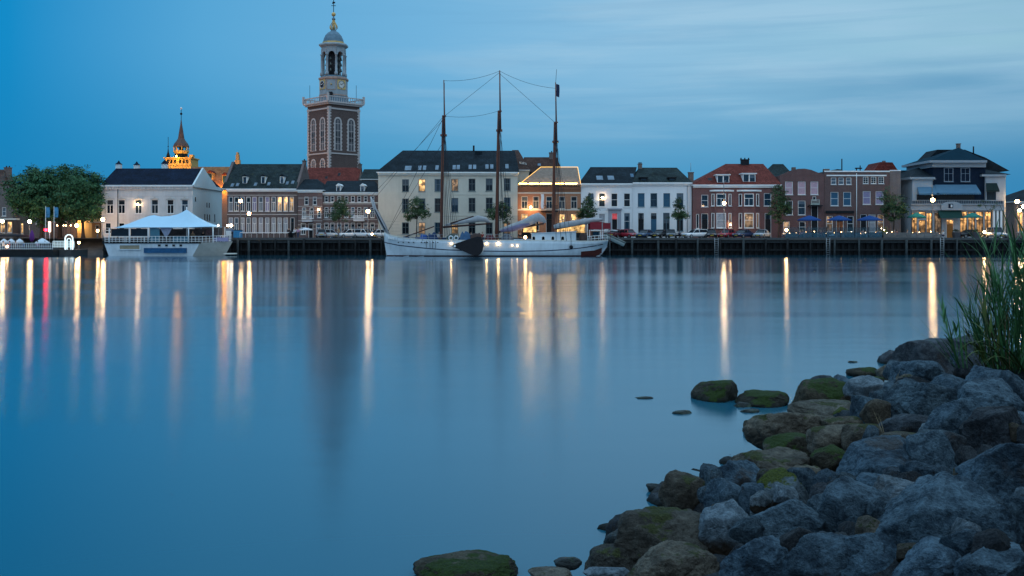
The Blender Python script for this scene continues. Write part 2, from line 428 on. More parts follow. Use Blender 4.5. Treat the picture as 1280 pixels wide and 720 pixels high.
# ================================================================== HOUSES
_wc = {}
def rect(x0, x1, z0, z1): return [(x0, z0), (x1, z0), (x1, z1), (x0, z1)]
def arch(w, h, n=9, x=0, z=0):
    """outline of an opening w wide and h high with a round head"""
    r = w / 2
    return [(x - r, z), (x + r, z)] + [(x + r * math.cos(PI * i / (n - 1)), z + h - r + r * math.sin(PI * i / (n - 1))) for i in range(n)]
def win_mesh(w, h, style, fm):
    key = (round(w, 2), round(h, 2), style, fm.name)
    if key in _wc: return _wc[key]
    b = MB(); t = .085; y0, y1 = .06, .15
    b.ring(rect(-w / 2 - .02, w / 2 + .02, -.02, h + .02), rect(-w / 2 + t, w / 2 - t, t, h - t), y0, y1)
    q = .03
    if style == 'sash': b.box(-w / 2 + t, w / 2 - t, y0 + .01, y1 - .01, h * .52 - q, h * .52 + q)
    if style == 'tee':
        b.box(-w / 2 + t, w / 2 - t, y0 + .01, y1 - .01, h * .62 - .04, h * .62 + .04)
        b.box(-.035, .035, y0 + .02, y1 - .02, t, h * .62 - .041)
    if style == 'cross':
        b.box(-w / 2 + t, w / 2 - t, y0 + .01, y1 - .01, h * .58 - q, h * .58 + q)
        b.box(-.03, .03, y0 + .02, y1 - .02, t, h * .58 - q - .001); b.box(-.03, .03, y0 + .02, y1 - .02, h * .58 + q + .001, h - t)
    if style == 'grid':
        for i in (1, 2): b.box(-w / 2 + t, w / 2 - t, y0 + .01, y1 - .01, h * i / 3 - .02, h * i / 3 + .02)
        b.box(-.02, .02, y0 + .02, y1 - .02, t, h - t)
    b.box(-w / 2 - .07, w / 2 + .07, -.09, .055, -.09, -.021)        # sill
    pb = MB(); pb.add([(-w / 2, .13, 0), (w / 2, .13, 0), (w / 2, .13, h), (-w / 2, .13, h)], [(0, 1, 2, 3)])
    _wc[key] = (b.mesh('window', fm), {})
    _wc[key][1]['mb'] = pb
    return _wc[key]
def pane_mesh(c, pm):
    d = c[1]
    if pm.name not in d: d[pm.name] = d['mb'].mesh('pane', pm)
    return d[pm.name]
class House:
    def __init__(s, name, label, cat, x0, x1, Y, depth, eave, wall, yaw=0, base=None, seed=1, group=None):
        s.Y = Y; s.s = Y / F; s.cx = PX((x0 + x1) / 2, Y); s.W = (x1 - x0) * s.s; s.D = depth; s.wallm = wall
        s.g = G + .03 if base is None else base
        s.root = empty(name, label, cat, (s.cx, Y, s.g), yaw, group); s.op = []; s.rng = random.Random(seed); s.H = s.lz(eave); s.done = False
    def lx(s, px, dy=0): return PX(px, s.Y + dy) - s.cx
    def lz(s, py, dy=0): return PZ(py, s.Y + dy) - s.g
    def win(s, cx, yt, yb, w, style='sash', pane=None, fm=None, name='window'):
        x, z0, z1, ww = s.lx(cx), max(.12, s.lz(yb)), s.lz(yt), w * s.s
        s.op.append((x - ww / 2, x + ww / 2, z0, z1))
        c = win_mesh(ww, z1 - z0, style, fm or white)
        o = link(name, c[0], s.root, (x, 0, z0))
        link('pane', pane_mesh(c, pane or s.rng.choice(PANES)), o)
        return o
    def wins(s, cxs, yt, yb, w, style='sash', pane=None, fm=None):
        for i, c in enumerate(cxs): s.win(c, yt, yb, w, style, pane[i] if isinstance(pane, (list, tuple)) else pane, fm)
    def door(s, cx, yt, w, m=None, transom=True, pane=None):
        x, z1, ww = s.lx(cx), s.lz(yt), w * s.s
        s.op.append((x - ww / 2, x + ww / 2, .02, z1))
        b = MB(); zt = z1 * .76 if transom else z1
        b.ring(rect(x - ww / 2 - .02, x + ww / 2 + .02, .02, z1 + .02), rect(x - ww / 2 + .07, x + ww / 2 - .07, .03, z1 - .07), .05, .16)
        b.box(x - ww / 2 + .07, x + ww / 2 - .07, .09, .14, .05, zt - .05, 1)
        for k in (0, 1): b.box(x - ww * .3, x + ww * .3, .07, .089, .2 + k * (zt - .3) / 2, (zt - .3) / 2 * (k + 1) + .02, 1)
        d = b.build('door', [white, m or dark], s.root)
        if transom:
            pb = MB(); pb.add([(x - ww / 2, .13, zt), (x + ww / 2, .13, zt), (x + ww / 2, .13, z1), (x - ww / 2, .13, z1)], [(0, 1, 2, 3)])
            pb.build('transom_pane', pane or PANES[0], d)
        return d
    def wall(s, x0=None, x1=None, top=None, side_m=None):
        xs = sorted({-s.W / 2, s.W / 2} | {v for o in s.op for v in o[:2]}); zs = sorted({0, s.H} | {v for o in s.op for v in o[2:]})
        b = MB(); r = .2
        for i in range(len(xs) - 1):
            for j in range(len(zs) - 1):
                mx, mz = (xs[i] + xs[i + 1]) / 2, (zs[j] + zs[j + 1]) / 2
                if any(o[0] < mx < o[1] and o[2] < mz < o[3] for o in s.op): continue
                b.add([(xs[i], 0, zs[j]), (xs[i + 1], 0, zs[j]), (xs[i + 1], 0, zs[j + 1]), (xs[i], 0, zs[j + 1])], [(0, 1, 2, 3)])
        for (a, c, d, e) in s.op:
            b.add([(a, 0, d), (c, 0, d), (c, 0, e), (a, 0, e), (a, r, d), (c, r, d), (c, r, e), (a, r, e)], [(0, 4, 5, 1), (1, 5, 6, 2), (2, 6, 7, 3), (3, 7, 4, 0)])
        h = s.W / 2
        b.add([(-h, 0, 0), (-h, s.D, 0), (h, s.D, 0), (h, 0, 0), (-h, 0, s.H), (-h, s.D, s.H), (h, s.D, s.H), (h, 0, s.H)], [(0, 1, 5, 4), (1, 2, 6, 5), (2, 3, 7, 6), (4, 5, 6, 7)], 1)
        s.wallo = b.build('wall', [s.wallm, side_m or s.wallm], s.root)
        return s.wallo
    def roof(s, rx0, rx1, ry, rd, m, kind='hip', over=.35, xo=.3, eave_drop=0, gm=None, back=None):
        z0 = s.H + .02 - eave_drop; h = s.W / 2; D = s.D if back is None else back
        r0, r1, zr = s.lx(rx0, rd), s.lx(rx1, rd), s.lz(ry, rd)
        ya, yb = -over, D + over
        if kind == 'gable': xa0, xa1 = r0, r1
        else: xa0, xa1 = -h - xo, h + xo
        V = [(xa0, ya, z0), (xa1, ya, z0), (xa1, yb, z0), (xa0, yb, z0), (r0, rd, zr), (r1, rd, zr)]
        b = MB(); b.add(V, [(0, 1, 5, 4), (2, 3, 4, 5)]); b.add(V, [(1, 2, 5), (3, 0, 4)], 1 if kind == 'gable' else 0)
        b.add([(x, y, z - .12) for x, y, z in V[:4]] + V[:4], [(3, 2, 1, 0), (0, 1, 5, 4), (1, 2, 6, 5), (2, 3, 7, 6), (3, 0, 4, 7)], 2)
        s.rd, s.zr, s.z0, s.ya = rd, zr, z0, ya
        s.roofo = b.build('roof', [m, gm or s.wallm, white], s.root)
        return s.roofo
    def onroof(s, px, py):
        """where the ray of a photo pixel meets the front slope, in the house's own space"""
        k = (s.zr - s.z0) / (s.rd - s.ya)
        # CAM_H - q*(Y+y) - g = z0 + k*(y - ya)
        q = (py - HOR) / F
        y = (CAM_H - q * s.Y - s.g - s.z0 + k * s.ya) / (k + q)
        return s.lx(px, y), y, s.z0 + k * (y - s.ya), k
    def chimney(s, px, yt, w, dy=None, m=None, pots=2, h=None):
        dy = s.rd if dy is None else dy
        x, z = s.lx(px, dy), s.lz(yt, dy); ww = w * (s.Y + dy) / F
        b = MB(); zb = z - (h or 2.2); p = .3
        b.box(x - ww / 2, x + ww / 2, dy - .45, dy + .45, zb, z - p); b.box(x - ww / 2 - .08, x + ww / 2 + .08, dy - .53, dy + .53, z - p, z - p + .12)
        for i in range(pots):
            xx = x + (i - (pots - 1) / 2) * ww * .5
            b.lathe([(.13, z - p + .12), (.11, z + .1)], 7, (xx, dy, 0), 1)
        return b.build('chimney', [m or brick('chimney_brick', (.13, .07, .055)), dark], s.roofo)
    def skylight(s, px, py, w=5, h=6, m=None):
        x, y, z, k = s.onroof(px, py); ww = w * s.s / 2; L = math.hypot(1, k); hh = h * s.s * .5 / max(.3, k / L)
        d = Vector((0, 1 / L, k / L)); n = Vector((0, -k / L, 1 / L)); b = MB()
        c = Vector((x, y, z)); vs = []
        for e in (.0, .07):
            for sx, sy in ((-1, -1), (1, -1), (1, 1), (-1, 1)): vs.append(c + Vector((sx * ww, 0, 0)) + d * sy * hh + n * e)
        b.add(vs, [(4, 5, 6, 7)], 1); b.add(vs, [(0, 1, 5, 4), (1, 2, 6, 5), (2, 3, 7, 6), (3, 0, 4, 7)], 0)
        return b.build('skylight', [steel, m or glass('skylight_glass', (.10, .15, .2), .1)], s.roofo)
    def dormer(s, px, yt, yb, w, n=2, top='flat', fm=None, roof_m=None):
        x, y, z, k = s.onroof(px, yb); dy = y
        z1 = s.lz(yt, dy); ww = w * (s.Y + dy) / F / 2; ye = dy + (z1 - z) / k + .3; fm = fm or white
        b = MB(); b.box(x - ww, x + ww, dy - .02, ye, z - .25, z1, 0)
        if top == 'flat': b.box(x - ww - .22, x + ww + .22, dy - .25, ye + .2, z1, z1 + .16, 0)
        else:
            zp = z1 + ww * 1.1
            b.prism([(x - ww - .12, z1), (x + ww + .12, z1), (x, zp)], dy - .15, ye + .8, 2)
        d = b.build('dormer', [fm, fm, roof_m or slate], s.roofo)
        for i in range(n):
            pw = 2 * ww / n; xc = x - ww + pw * (i + .5)
            pb = MB(); pb.box(xc - pw / 2 + .1, xc + pw / 2 - .1, dy - .035, dy + .1, z + .02, z1 - .12); pb.build('dormer_pane', PANES[1], s.roofo)
        return d
    def band(s, name, yt, yb, proud=.06, m=None, x0=None, x1=None, y1=-.001):
        a = -s.W / 2 if x0 is None else s.lx(x0); c = s.W / 2 if x1 is None else s.lx(x1)
        b = MB(); b.box(a, c, -proud, y1, s.lz(yb), s.lz(yt)); return b.build(name, m or white, s.root)
    def cornice(s, h=.42, proud=.34, m=None, brackets=0):
        b = MB(); w2 = s.W / 2; z = s.H
        b.box(-w2 - .1, w2 + .1, -proud, -.002, z - h * .45, z - .12); b.box(-w2 - .04, w2 + .04, -proud * .5, -.002, z - h, z - h * .45 - .002)
        for i in range(brackets):
            xx = -w2 + (i + .5) * 2 * w2 / brackets
            b.box(xx - .09, xx + .09, -proud * .8, -proud * .5 - .002, z - h * .95, z - h * .45 - .004)
        return b.build('cornice', m or white, s.root)
    def pipe(s, px, yt=None, m=None):
        b = MB(); x = s.lx(px); b.tube([(x, -.1, 0), (x, -.1, s.H - .3 if yt is None else s.lz(yt))], .055, 6); return b.build('drainpipe', m or steel, s.root)
    def lamp(s, px, py, m, r=.16, out=.45):
        """a lamp on the facade: bracket and bulb"""
        x, z = s.lx(px), s.lz(py); b = MB(); b.tube([(x, 0, z + .25), (x, -out, z + .28), (x, -out, z + .1)], .03, 5)
        o = b.build('wall_lamp', blackm, s.root); q = MB(); q.ball((x, -out, z), r, 10); q.build('bulb', m, o); return o

# ---------------------------------------------------------------- white corner house by the tent boat
WY = 174
bw = plaster('pale_stucco', (.62, .60, .585), .28)
h = House('corner_house', 'pale stucco house with dark blue roof and white blank side, behind the tent boat', 'house', 127, 241, WY, 17.5, 231.5, bw, seed=3)
for i, c in enumerate((137.5, 152, 173, 193.5, 213, 231)):
    h.win(c, 249.5, 267, 8.6, 'tee', [PANES[2], PANES[2], PANES[0], PANES[0], PANES[2], PANES[1]][i])
    b = MB(); x = h.lx(c); z = h.lz(249.3)                            # little pediment over each window
    b.prism([(x - .75, z), (x + .75, z), (x + .75, z + .14), (x + .3, z + .2), (x, z + .48), (x - .3, z + .2), (x - .75, z + .14)], -.14, -.002)
    b.build('pediment', stone, h.root)
h.wins((135, 152, 173, 193, 213, 231), 278.5, 292, 7.5, 'sash', [PANES[0], PANES[2], PANES[0], PANES[2], PANES[0], PANES[2]])
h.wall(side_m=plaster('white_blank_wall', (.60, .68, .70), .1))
for z, pr in ((273, .08), (269, .05), (288, .05), (244.5, .05)): h.band('string_course', z - .5, z + .5, pr, bw)
h.cornice(.75, .45, bw, 26)
h.roof(145, 250, 210.5, 5.2, bluetile, 'hip', .3, .1)
z = h.H; W2 = h.W / 2                                                 # raking parapet of the side wall, taller than the roof edge
r1 = (h.lx(250, 5.2)); zr = h.zr
b = MB(); b.prism([(0, z - .3), (17.5, z - .3), (17.5, z + .35), (13, z + .35), (5.2, zr + .12), (-.3, z + .05)], W2 - .02, W2 + .28, M=Matrix(((0, 1, 0, 0), (1, 0, 0, 0), (0, 0, 1, 0), (0, 0, 0, 1))))
b.build('gable_wall', MATS['white_blank_wall'], h.root)
for dy, dz, hh in ((7.8, 5.55, .9), (9.2, 5.55, .9), (6.6, 3.1, 1.2), (8., 3.1, 1.2), (9.4, 3.1, 1.2), (12.6, 2.9, 1.5), (1.2, 6.4, .8)):
    b = MB(); b.box(W2 - .05, W2 + .03, dy, dy + .45, dz, dz + hh); b.build('side_window', PANES[2], h.root)
b = MB(); b.box(W2 + .02, W2 + .12, 1, 17.4, 0, 1.9); b.build('brick_plinth', brick('plinth_brick', (.10, .055, .05)), h.root)
for px, yt in ((148.5, 203), (171, 204)):
    b = MB(); dy = 5.6; x = h.lx(px, dy); zt = h.lz(yt, dy); r = .42
    b.box(x - r, x + r, dy - r, dy + r, zt - 1.5, zt - .35, 0); b.lathe([(.72, zt - .35), (.3, zt - .05), (.02, zt + .35)], 4, (x, dy, 0), 1, False, PI / 4)
    b.build('chimney', [MATS['white_blank_wall'], bluetile], h.roofo)
b = MB(); dy = 5.6; x = h.lx(206, dy); zt = h.lz(203, dy); b.box(x - .45, x + .45, dy - .4, dy + .4, zt - 1.4, zt - .3, 0); b.lathe([(.75, zt - .3), (.02, zt + .5)], 4, (x, dy, 0), 1, False, PI / 4); b.build('chimney', [MATS['white_blank_wall'], bluetile], h.roofo)
h.lamp(173, 255.5, bulb, .17, .3)
h.pipe(147.5, None, dark)

# ---------------------------------------------------------------- long brick house with rows of tall windows
b2 = brick('purple_brick', (.125, .075, .07), (.09, .052, .05), (.2, .18, .17))
h = House('brick_house', 'long dark brick house with ten tall windows a floor, dormers and a steep slate roof', 'house', 284, 372, 173, 13, 236, b2, seed=4)
ux = [288.5, 295.5, 303, 310.5, 318, 326, 334, 342, 349.5, 357, 364.5]
pn = [PANES[1], PANES[0], PANES[1], PANES[0], pane_lav, PANES[3], pane_lav, PANES[3], lit_warm, lit_warm, lit_warm]
for i, c in enumerate(ux): h.win(c, 246, 264, 5.4, 'tee', pn[i])
h.wins(ux[:-1], 272, 291, 5.2, 'tee', [pane_net, PANES[3], pane_net, PANES[3], pane_net, pane_net, pane_net, pane_net, pane_net, pane_net])
h.door(365.5, 272, 5, dark)
h.wall()
h.band('string_course', 267.5, 268.5, .07, stone); h.band('string_course', 243.6, 244.4, .06, stone)
h.cornice(.5, .4)
h.roof(291, 380.5, 205, 6.6, slate_moss, 'gable', .3, .0, gm=b2)
for px in (306, 329, 352.5): h.dormer(px, 220.5, 229, 5.2, 1, 'gable')
for px, py in ((297, 231), (319.5, 230.5), (336, 230), (359, 229), (366, 228), (290.5, 231.5)): h.skylight(px, py, 3.5, 4)
for px in (291.5, 380):
    b = MB(); x = h.lx(px, 6.6); hz = h.H
    b.prism([(-.3, hz - .2), (13.3, hz - .2), (6.9, h.zr + .4), (6.3, h.zr + .4)], x - .18, x + .25, M=Matrix(((0, 1, 0, 0), (1, 0, 0, 0), (0, 0, 1, 0), (0, 0, 0, 1))))
    b.build('gable_parapet', b2, h.root)
h.roofo['note'] = 1; del h.roofo['note']
h.chimney(380.5, 199.5, 4, 6.6, b2, 1)
h.lamp(298, 251.5, bulb_y, .14, .5) if False else None

# ---------------------------------------------------------------- striped brick hotel, left bay and long right wing
b3 = brick('striped_brick', (.17, .085, .075), (.12, .062, .058), (.2, .18, .17))
h = House('striped_house', 'narrow brick house with white stone stripes and a small balcony, left of the hotel tree', 'house', 372.5, 403, 172, 12, 237.5, b3, seed=6)
h.wins((383, 393.5), 246, 256, 5, 'sash', PANES[0]); h.wins((380, 389.5), 259.5, 273, 5, 'tee', [PANES[1], PANES[2]])
h.win(399, 260, 272, 4.5, 'sash', PANES[1]); h.wins((379, 398), 279, 293, 6, 'tee', [PANES[0], pane_teal]); h.door(388.5, 279, 6, dark)
h.wall()
stripe_m = mat('stripe_stone', (.42, .39, .36), .8, .2, 2)
for py in (247.5, 258, 263, 268, 276, 281, 286): h.band('stone_stripe', py - .38, py + .38, .03, stripe_m)
h.cornice(.45, .35); h.roof(381, 397, 224, 6, slate, 'hip')
b = MB(); x0, x1, z = h.lx(379), h.lx(391), h.lz(277); b.box(x0, x1, -1.1, -.002, z, z + .12)
for i in range(12): xx = x0 + .03 + (x1 - x0 - .06) * i / 11; b.box(xx - .02, xx + .02, -1.09, -1.05, z + .12, z + .9)
b.box(x0, x1, -1.1, -1.03, z + .9, z + .98); b.build('balcony', white, h.root)
h.lamp(398.5, 262, bulb_s, .13, .25)
h = House('striped_hotel', 'long striped brick and white stone building with white corner dormers, behind the parked white cars', 'building', 403.2, 472.5, 172.5, 13, 240.5, b3, seed=7)
cx = [408, 415.5, 424, 433, 441, 449, 457, 465.5]
h.wins(cx, 245, 252.5, 4.6, 'sash', PANES[0]); h.wins(cx, 259, 272, 4.8, 'tee', [PANES[0], pane_teal, PANES[0], PANES[1], pane_teal, PANES[2], PANES[1], PANES[0]])
h.wins([408, 424, 433, 449, 457, 465.5], 278.5, 292, 5.4, 'tee', [PANES[0], pane_teal, PANES[1], PANES[0], PANES[1], PANES[0]]); h.door(415.5, 278.5, 5, pane_teal); h.door(441, 278.5, 5, pane_teal)
h.wall()
for py in (255, 262, 267, 274.5, 280, 285): h.band('stone_stripe', py - .38, py + .38, .03, stripe_m)
h.band('white_frieze', 242.5, 244.3, .04, offwhite); h.band('white_frieze', 252.8, 254, .045, offwhite)
h.cornice(.4, .4, None, 30); h.roof(409, 468, 226, 6.5, slate, 'hip')
for px in (423, 453): h.dormer(px, 232, 239, 5.2, 1, 'gable', None, white)
b = MB(); x0, x1, z = h.lx(443), h.lx(456), h.lz(276.5); b.box(x0, x1, -1.1, -.048, z, z + .12)
for i in range(15): xx = x0 + .03 + (x1 - x0 - .06) * i / 14; b.box(xx - .03, xx + .03, -1.09, -1.03, z + .12, z + .9)
b.box(x0, x1, -1.1, -1.02, z + .9, z + 1.0); b.build('balcony', white, h.root)

# ---------------------------------------------------------------- large cream building
b4 = plaster('cream_stucco', (.60, .55, .46), .2)
h = House('cream_building', 'broad three storey cream building with slate hip roof and seven window columns, behind the ship', 'building', 473, 647, 171, 15, 215.2, b4, yaw=R(1.5), seed=8)
cx = [507, 527.5, 547.5, 568.5, 590, 611.5, 634]
for i, c in enumerate(cx):
    dy = (560 - c) * .012
    h.win(c, 223.6 + dy, 239.2 + dy, 8.6, 'cross', [PANES[0], lit_warm, PANES[1], lit_soft, PANES[0], PANES[0], PANES[0]][i], fm=mat('grey_green_frame', (.12, .16, .17), .5))
    h.win(c, 247.6 + dy, 265.2 + dy, 8.6, 'cross', [PANES[0], PANES[0], PANES[2], PANES[1], PANES[0], PANES[0], PANES[1]][i], fm=MATS['grey_green_frame'])
    h.win(c, 278, 292.5, 8.6, 'cross', [PANES[2], lit_soft, PANES[1], lit_warm, PANES[2], PANES[2], lit_soft][i], fm=MATS['grey_green_frame'])
h.wall()
for py, pr in ((220, .05), (243, .05), (269.5, .07), (273, .05)): h.band('string_course', py - .5, py + .5, pr, b4)
for py in (277, 281, 285, 289): h.band('joint_line', py - .12, py + .12, .012, mat('stucco_joint', (.3, .28, .24)), 474, 500)
h.band('blind_panel', 250, 264, .03, b4, 482, 493)
h.cornice(.55, .45, offwhite)
h.roof(505, 645, 188.2, 7.5, slate, 'hip', .35, .3)
for px in (508.5, 512.5, 525, 531, 546.5, 568, 573, 588, 593.5, 609, 615, 634): h.skylight(px, 210.5 - (px - 508) * .02, 4, 6)
b = MB(); xx = h.lx(593.5, 7.5); b.box(xx - .16, xx + .16, 7.2, 7.6, h.zr - .5, h.zr + .9); b.build('chimney', dark, h.roofo)
b = MB(); xx, yy, zz, kk = h.onroof(599, 192.5); b.box(xx - .6, xx + .6, yy - .3, yy + 1.5, zz - .2, zz + .45); b.build('roof_vent', slate, h.roofo)

h = House('rear_wing', 'narrow cream rear wing under a steep brown roof bearing small white roof letters', 'house', 644, 661, 178, 10, 212.5, b4, seed=9)
h.wall(); h.roof(640, 648, 187.5, 6.5, browntile, 'hip', .3, .2)
h.win(653, 256, 268, 5, 'sash', PANES[1]); h.lamp(652.5, 235, glow('gap_bulb', (1, .62, .25), 170), .17, 1.2)
b = MB()
xx, yy, zz, kk = h.onroof(649.5, 205.5)
u = .26
for i, st in enumerate(([(0, 1), (.25, 0), (.5, .7), (.75, 0), (1, 1)], [(0, 0), (.5, 1), (1, 0)], [(0, 0), (0, 1), (.9, .8), (.8, .5), (0, .45)], [(0, 0), (.5, 1), (1, 0)])):
    pts = [(xx + (i + p[0] * .75) * u * 1.25, yy - .15 + p[1] * .05, zz + .1 - i * .05 + p[1] * u * 1.5) for p in st]
    b.tube(pts, .045, 4, 0, False)
b.build('roof_lettering', mat('white_letter', (.8, .8, .78)), h.root)

# ---------------------------------------------------------------- orange brick house with the lit eaves
b5 = brick('orange_brick', (.44, .175, .085), (.34, .13, .062), (.4, .27, .19), .2)
h = House('orange_house', 'orange brick house with warm lights along its eaves and balcony, between cream and white buildings', 'house', 647.3, 726, 172, 10.5, 232.5, b5, seed=10)
h.wins((655.7, 670, 686.5, 702.5, 717.5), 245.5, 260.8, 7.8, 'tee', [PANES[0], PANES[0], PANES[1], PANES[0], PANES[0]], fm=offwhite)
h.wins((655.7, 702.5, 717.5), 267.5, 288, 7.8, 'tee', [lit_warm, lit_warm, lit_warm], fm=offwhite); h.win(670, 267.5, 288, 7.8, 'tee', PANES[0], fm=offwhite); h.door(686.5, 266.5, 8, dark)
h.wall()
h.band('string_course', 261.5, 263, .06, offwhite); h.band('string_course', 240.5, 242, .07, offwhite)
b = MB(); w2 = h.W / 2                                           # deep brick cornice with dentils
for i in range(38): xx = -w2 + (i + .5) * 2 * w2 / 38; b.box(xx - .07, xx + .07, -.22, -.002, h.lz(238.5), h.lz(236.2))
b.box(-w2, w2, -.3, -.003, h.lz(236.1), h.lz(233.4)); b.build('brick_cornice', b5, h.root)
h.roof(676, 722, 209.5, 5, mat('grey_pantile', (.20, .155, .125), .85, .35, 2.5, .5, 12), 'hip', .4, .0)
h.lamp(663, 259.5, glow('strong_bulb', (1, .56, .2), 260), .17, 1.3)
b = MB(); z = h.H + .08                                           # lamps lying in the gutter that wash the lower roof
b.box(-w2 - .0, w2 + .0, -.62, -.42, h.H - .1, h.H + .16); b.build('gutter', mat('gutter', (.10, .06, .04)), h.root)
for (a, c) in ((649, 659), (661, 673), (675, 689), (693, 704), (706, 721)):
    q = MB(); q.box(h.lx(a), h.lx(c), -.58, -.52, h.H + .36, h.H + .43); q.build('eaves_light', led, h.root)
for (pa, pb) in (((-w2, -.4, h.H), (h.lx(676, 5), 5, h.zr)), ((w2, -.4, h.H), (h.lx(722, 5), 5, h.zr)), ((h.lx(676, 5), 5, h.zr), (h.lx(722, 5), 5, h.zr))):
    q = MB(); q.tube([Vector(pa) + Vector((0, -.05, .1)), Vector(pb) + Vector((0, -.05, .1))], .05, 5); q.build('ridge_light', glow('ridge_led', (1, .58, .16), 1.6), h.root)
b = MB(); x0, x1, z = h.lx(676), h.lx(697), h.lz(265); b.box(x0, x1, -1.3, -.07, z, z + .15)
for i in range(14): xx = x0 + .05 + (x1 - x0 - .1) * i / 13; b.box(xx - .025, xx + .025, -1.28, -1.23, z + .15, z + 1.0)
b.box(x0, x1, -1.3, -1.22, z + 1.0, z + 1.08); b.build('balcony', dark, h.root)
b = MB(); xx = h.lx(682); b.tube([(xx, -.6, z + .3), (xx - .9, -1.4, h.lz(242))], .03, 5); fp = b.build('flagpole', white, h.root)
b = MB(); b.grid([[(xx - .85 + .25 * k + .05 * math.sin(i * 1.3), -1.35 + .05 * math.sin(i + k), h.lz(243) - i * .5) for k in range(3)] for i in range(6)]); b.build('flag', white, fp)

h = House('brown_roof_house', 'tall house with a plain brown tiled roof and big chimney, behind the orange house', 'house', 650, 704, 188, 9, 222, brick('back_brick', (.12, .07, .06)), seed=11)
h.wall(); h.roof(655, 696, 196.5, 4.5, browntile, 'hip'); h.chimney(689.5, 189.5, 6, None, brick('back_brick', (.12, .07, .06)), 1); h.skylight(674, 206, 4, 3)
b = MB(); xx = h.lx(663); b.box(xx - .3, xx + .3, -.6, 0, h.H - 2, h.H + 1.0); b.build('dark_flue', dark, h.roofo)
# ---------------------------------------------------------------- white row by the parked cars
b6 = plaster('white_stucco', (.74, .75, .76), .1)
h = House('white_house', 'white two storey house with rooflights in a dark roof and red transom sign over grey door', 'house', 726.3, 790, 172, 11, 229.5, b6, seed=12)
h.wins((738.5, 752.5, 768, 783.8), 241.5, 258.5, 8.2, 'sash', [PANES[3], PANES[0], PANES[0], PANES[0]])
h.win(752.5, 267, 288, 8.2, 'sash', pane_net); h.win(783.8, 266, 288, 8.2, 'sash', PANES[1]); h.win(738.5, 267, 288, 8.2, 'sash', PANES[0])
dd = h.door(768.3, 266.5, 7.2, dark, True, glow('red_transom', (1, .12, .14), .5, .6, 4))  # sign drawn as a faintly glowing red transom pane
h.wall()
b = MB(); x0, x1 = h.lx(760.3), h.lx(776.3); zt = h.lz(262)
b.ring(rect(x0, x1, .02, zt), rect(h.lx(764.6), h.lx(772), .03, h.lz(266.4)), -.12, -.002); b.box(x0 - .15, x1 + .15, -.4, -.002, zt + .001, zt + .2); b.build('door_surround', plaster('grey_surround', (.36, .37, .42)), h.root)
h.cornice(.5, .4); h.roof(738, 796, 208.8, 5.5, slate, 'hip', .3, .1)
for px in (749.5, 763.5): h.skylight(px, 222.5, 8, 5.5)
h.skylight(790, 219.5, 4, 4.5, pane_teal); h.lamp(753, 247, bulb, .15, .25)
h = House('white_house', 'white two storey house with blue painted doors, two roof vents and a tall right chimney', 'house', 790.2, 864.5, 172.3, 11, 228.3, b6, seed=13)
h.wins((801.5, 817.3, 833.4, 850), 241.5, 258.5, 8.4, 'sash', [pane_teal, PANES[1], pane_teal, PANES[1]], fm=mat('blue_frame', (.08, .16, .2), .5))
h.door(801.3, 266, 8, dark); h.door(817.2, 266, 8, pane_teal); h.wins((833, 850), 266, 289, 8.2, 'tee', [PANES[0], PANES[2]], fm=MATS['blue_frame'])
h.wall(); h.cornice(.5, .4); h.roof(799, 846, 209.5, 5.5, slate_moss, 'hip', .3, .1)
for px in (804.5, 840): h.dormer(px, 222.5, 225.5, 8, 1, 'flat', dark)
h.chimney(800, 203.5, 4.5); h.chimney(863.5, 214, 6, 2.5, None, 0)
b = MB(); x = h.lx(863.5, 2.5); b.tube([(x, 2.5, h.lz(214, 2.5)), (x, 2.5, h.lz(203.5, 2.5))], .04, 4); b.build('antenna', steel, h.roofo)
h.pipe(859)
h = House('back_house', 'dark hipped roof rising behind the white row, beside its chimney', 'house', 732, 776, 190, 8, 222, MATS['back_brick'], seed=3)
h.wall(); h.roof(738, 768, 210, 4, browntile, 'hip')

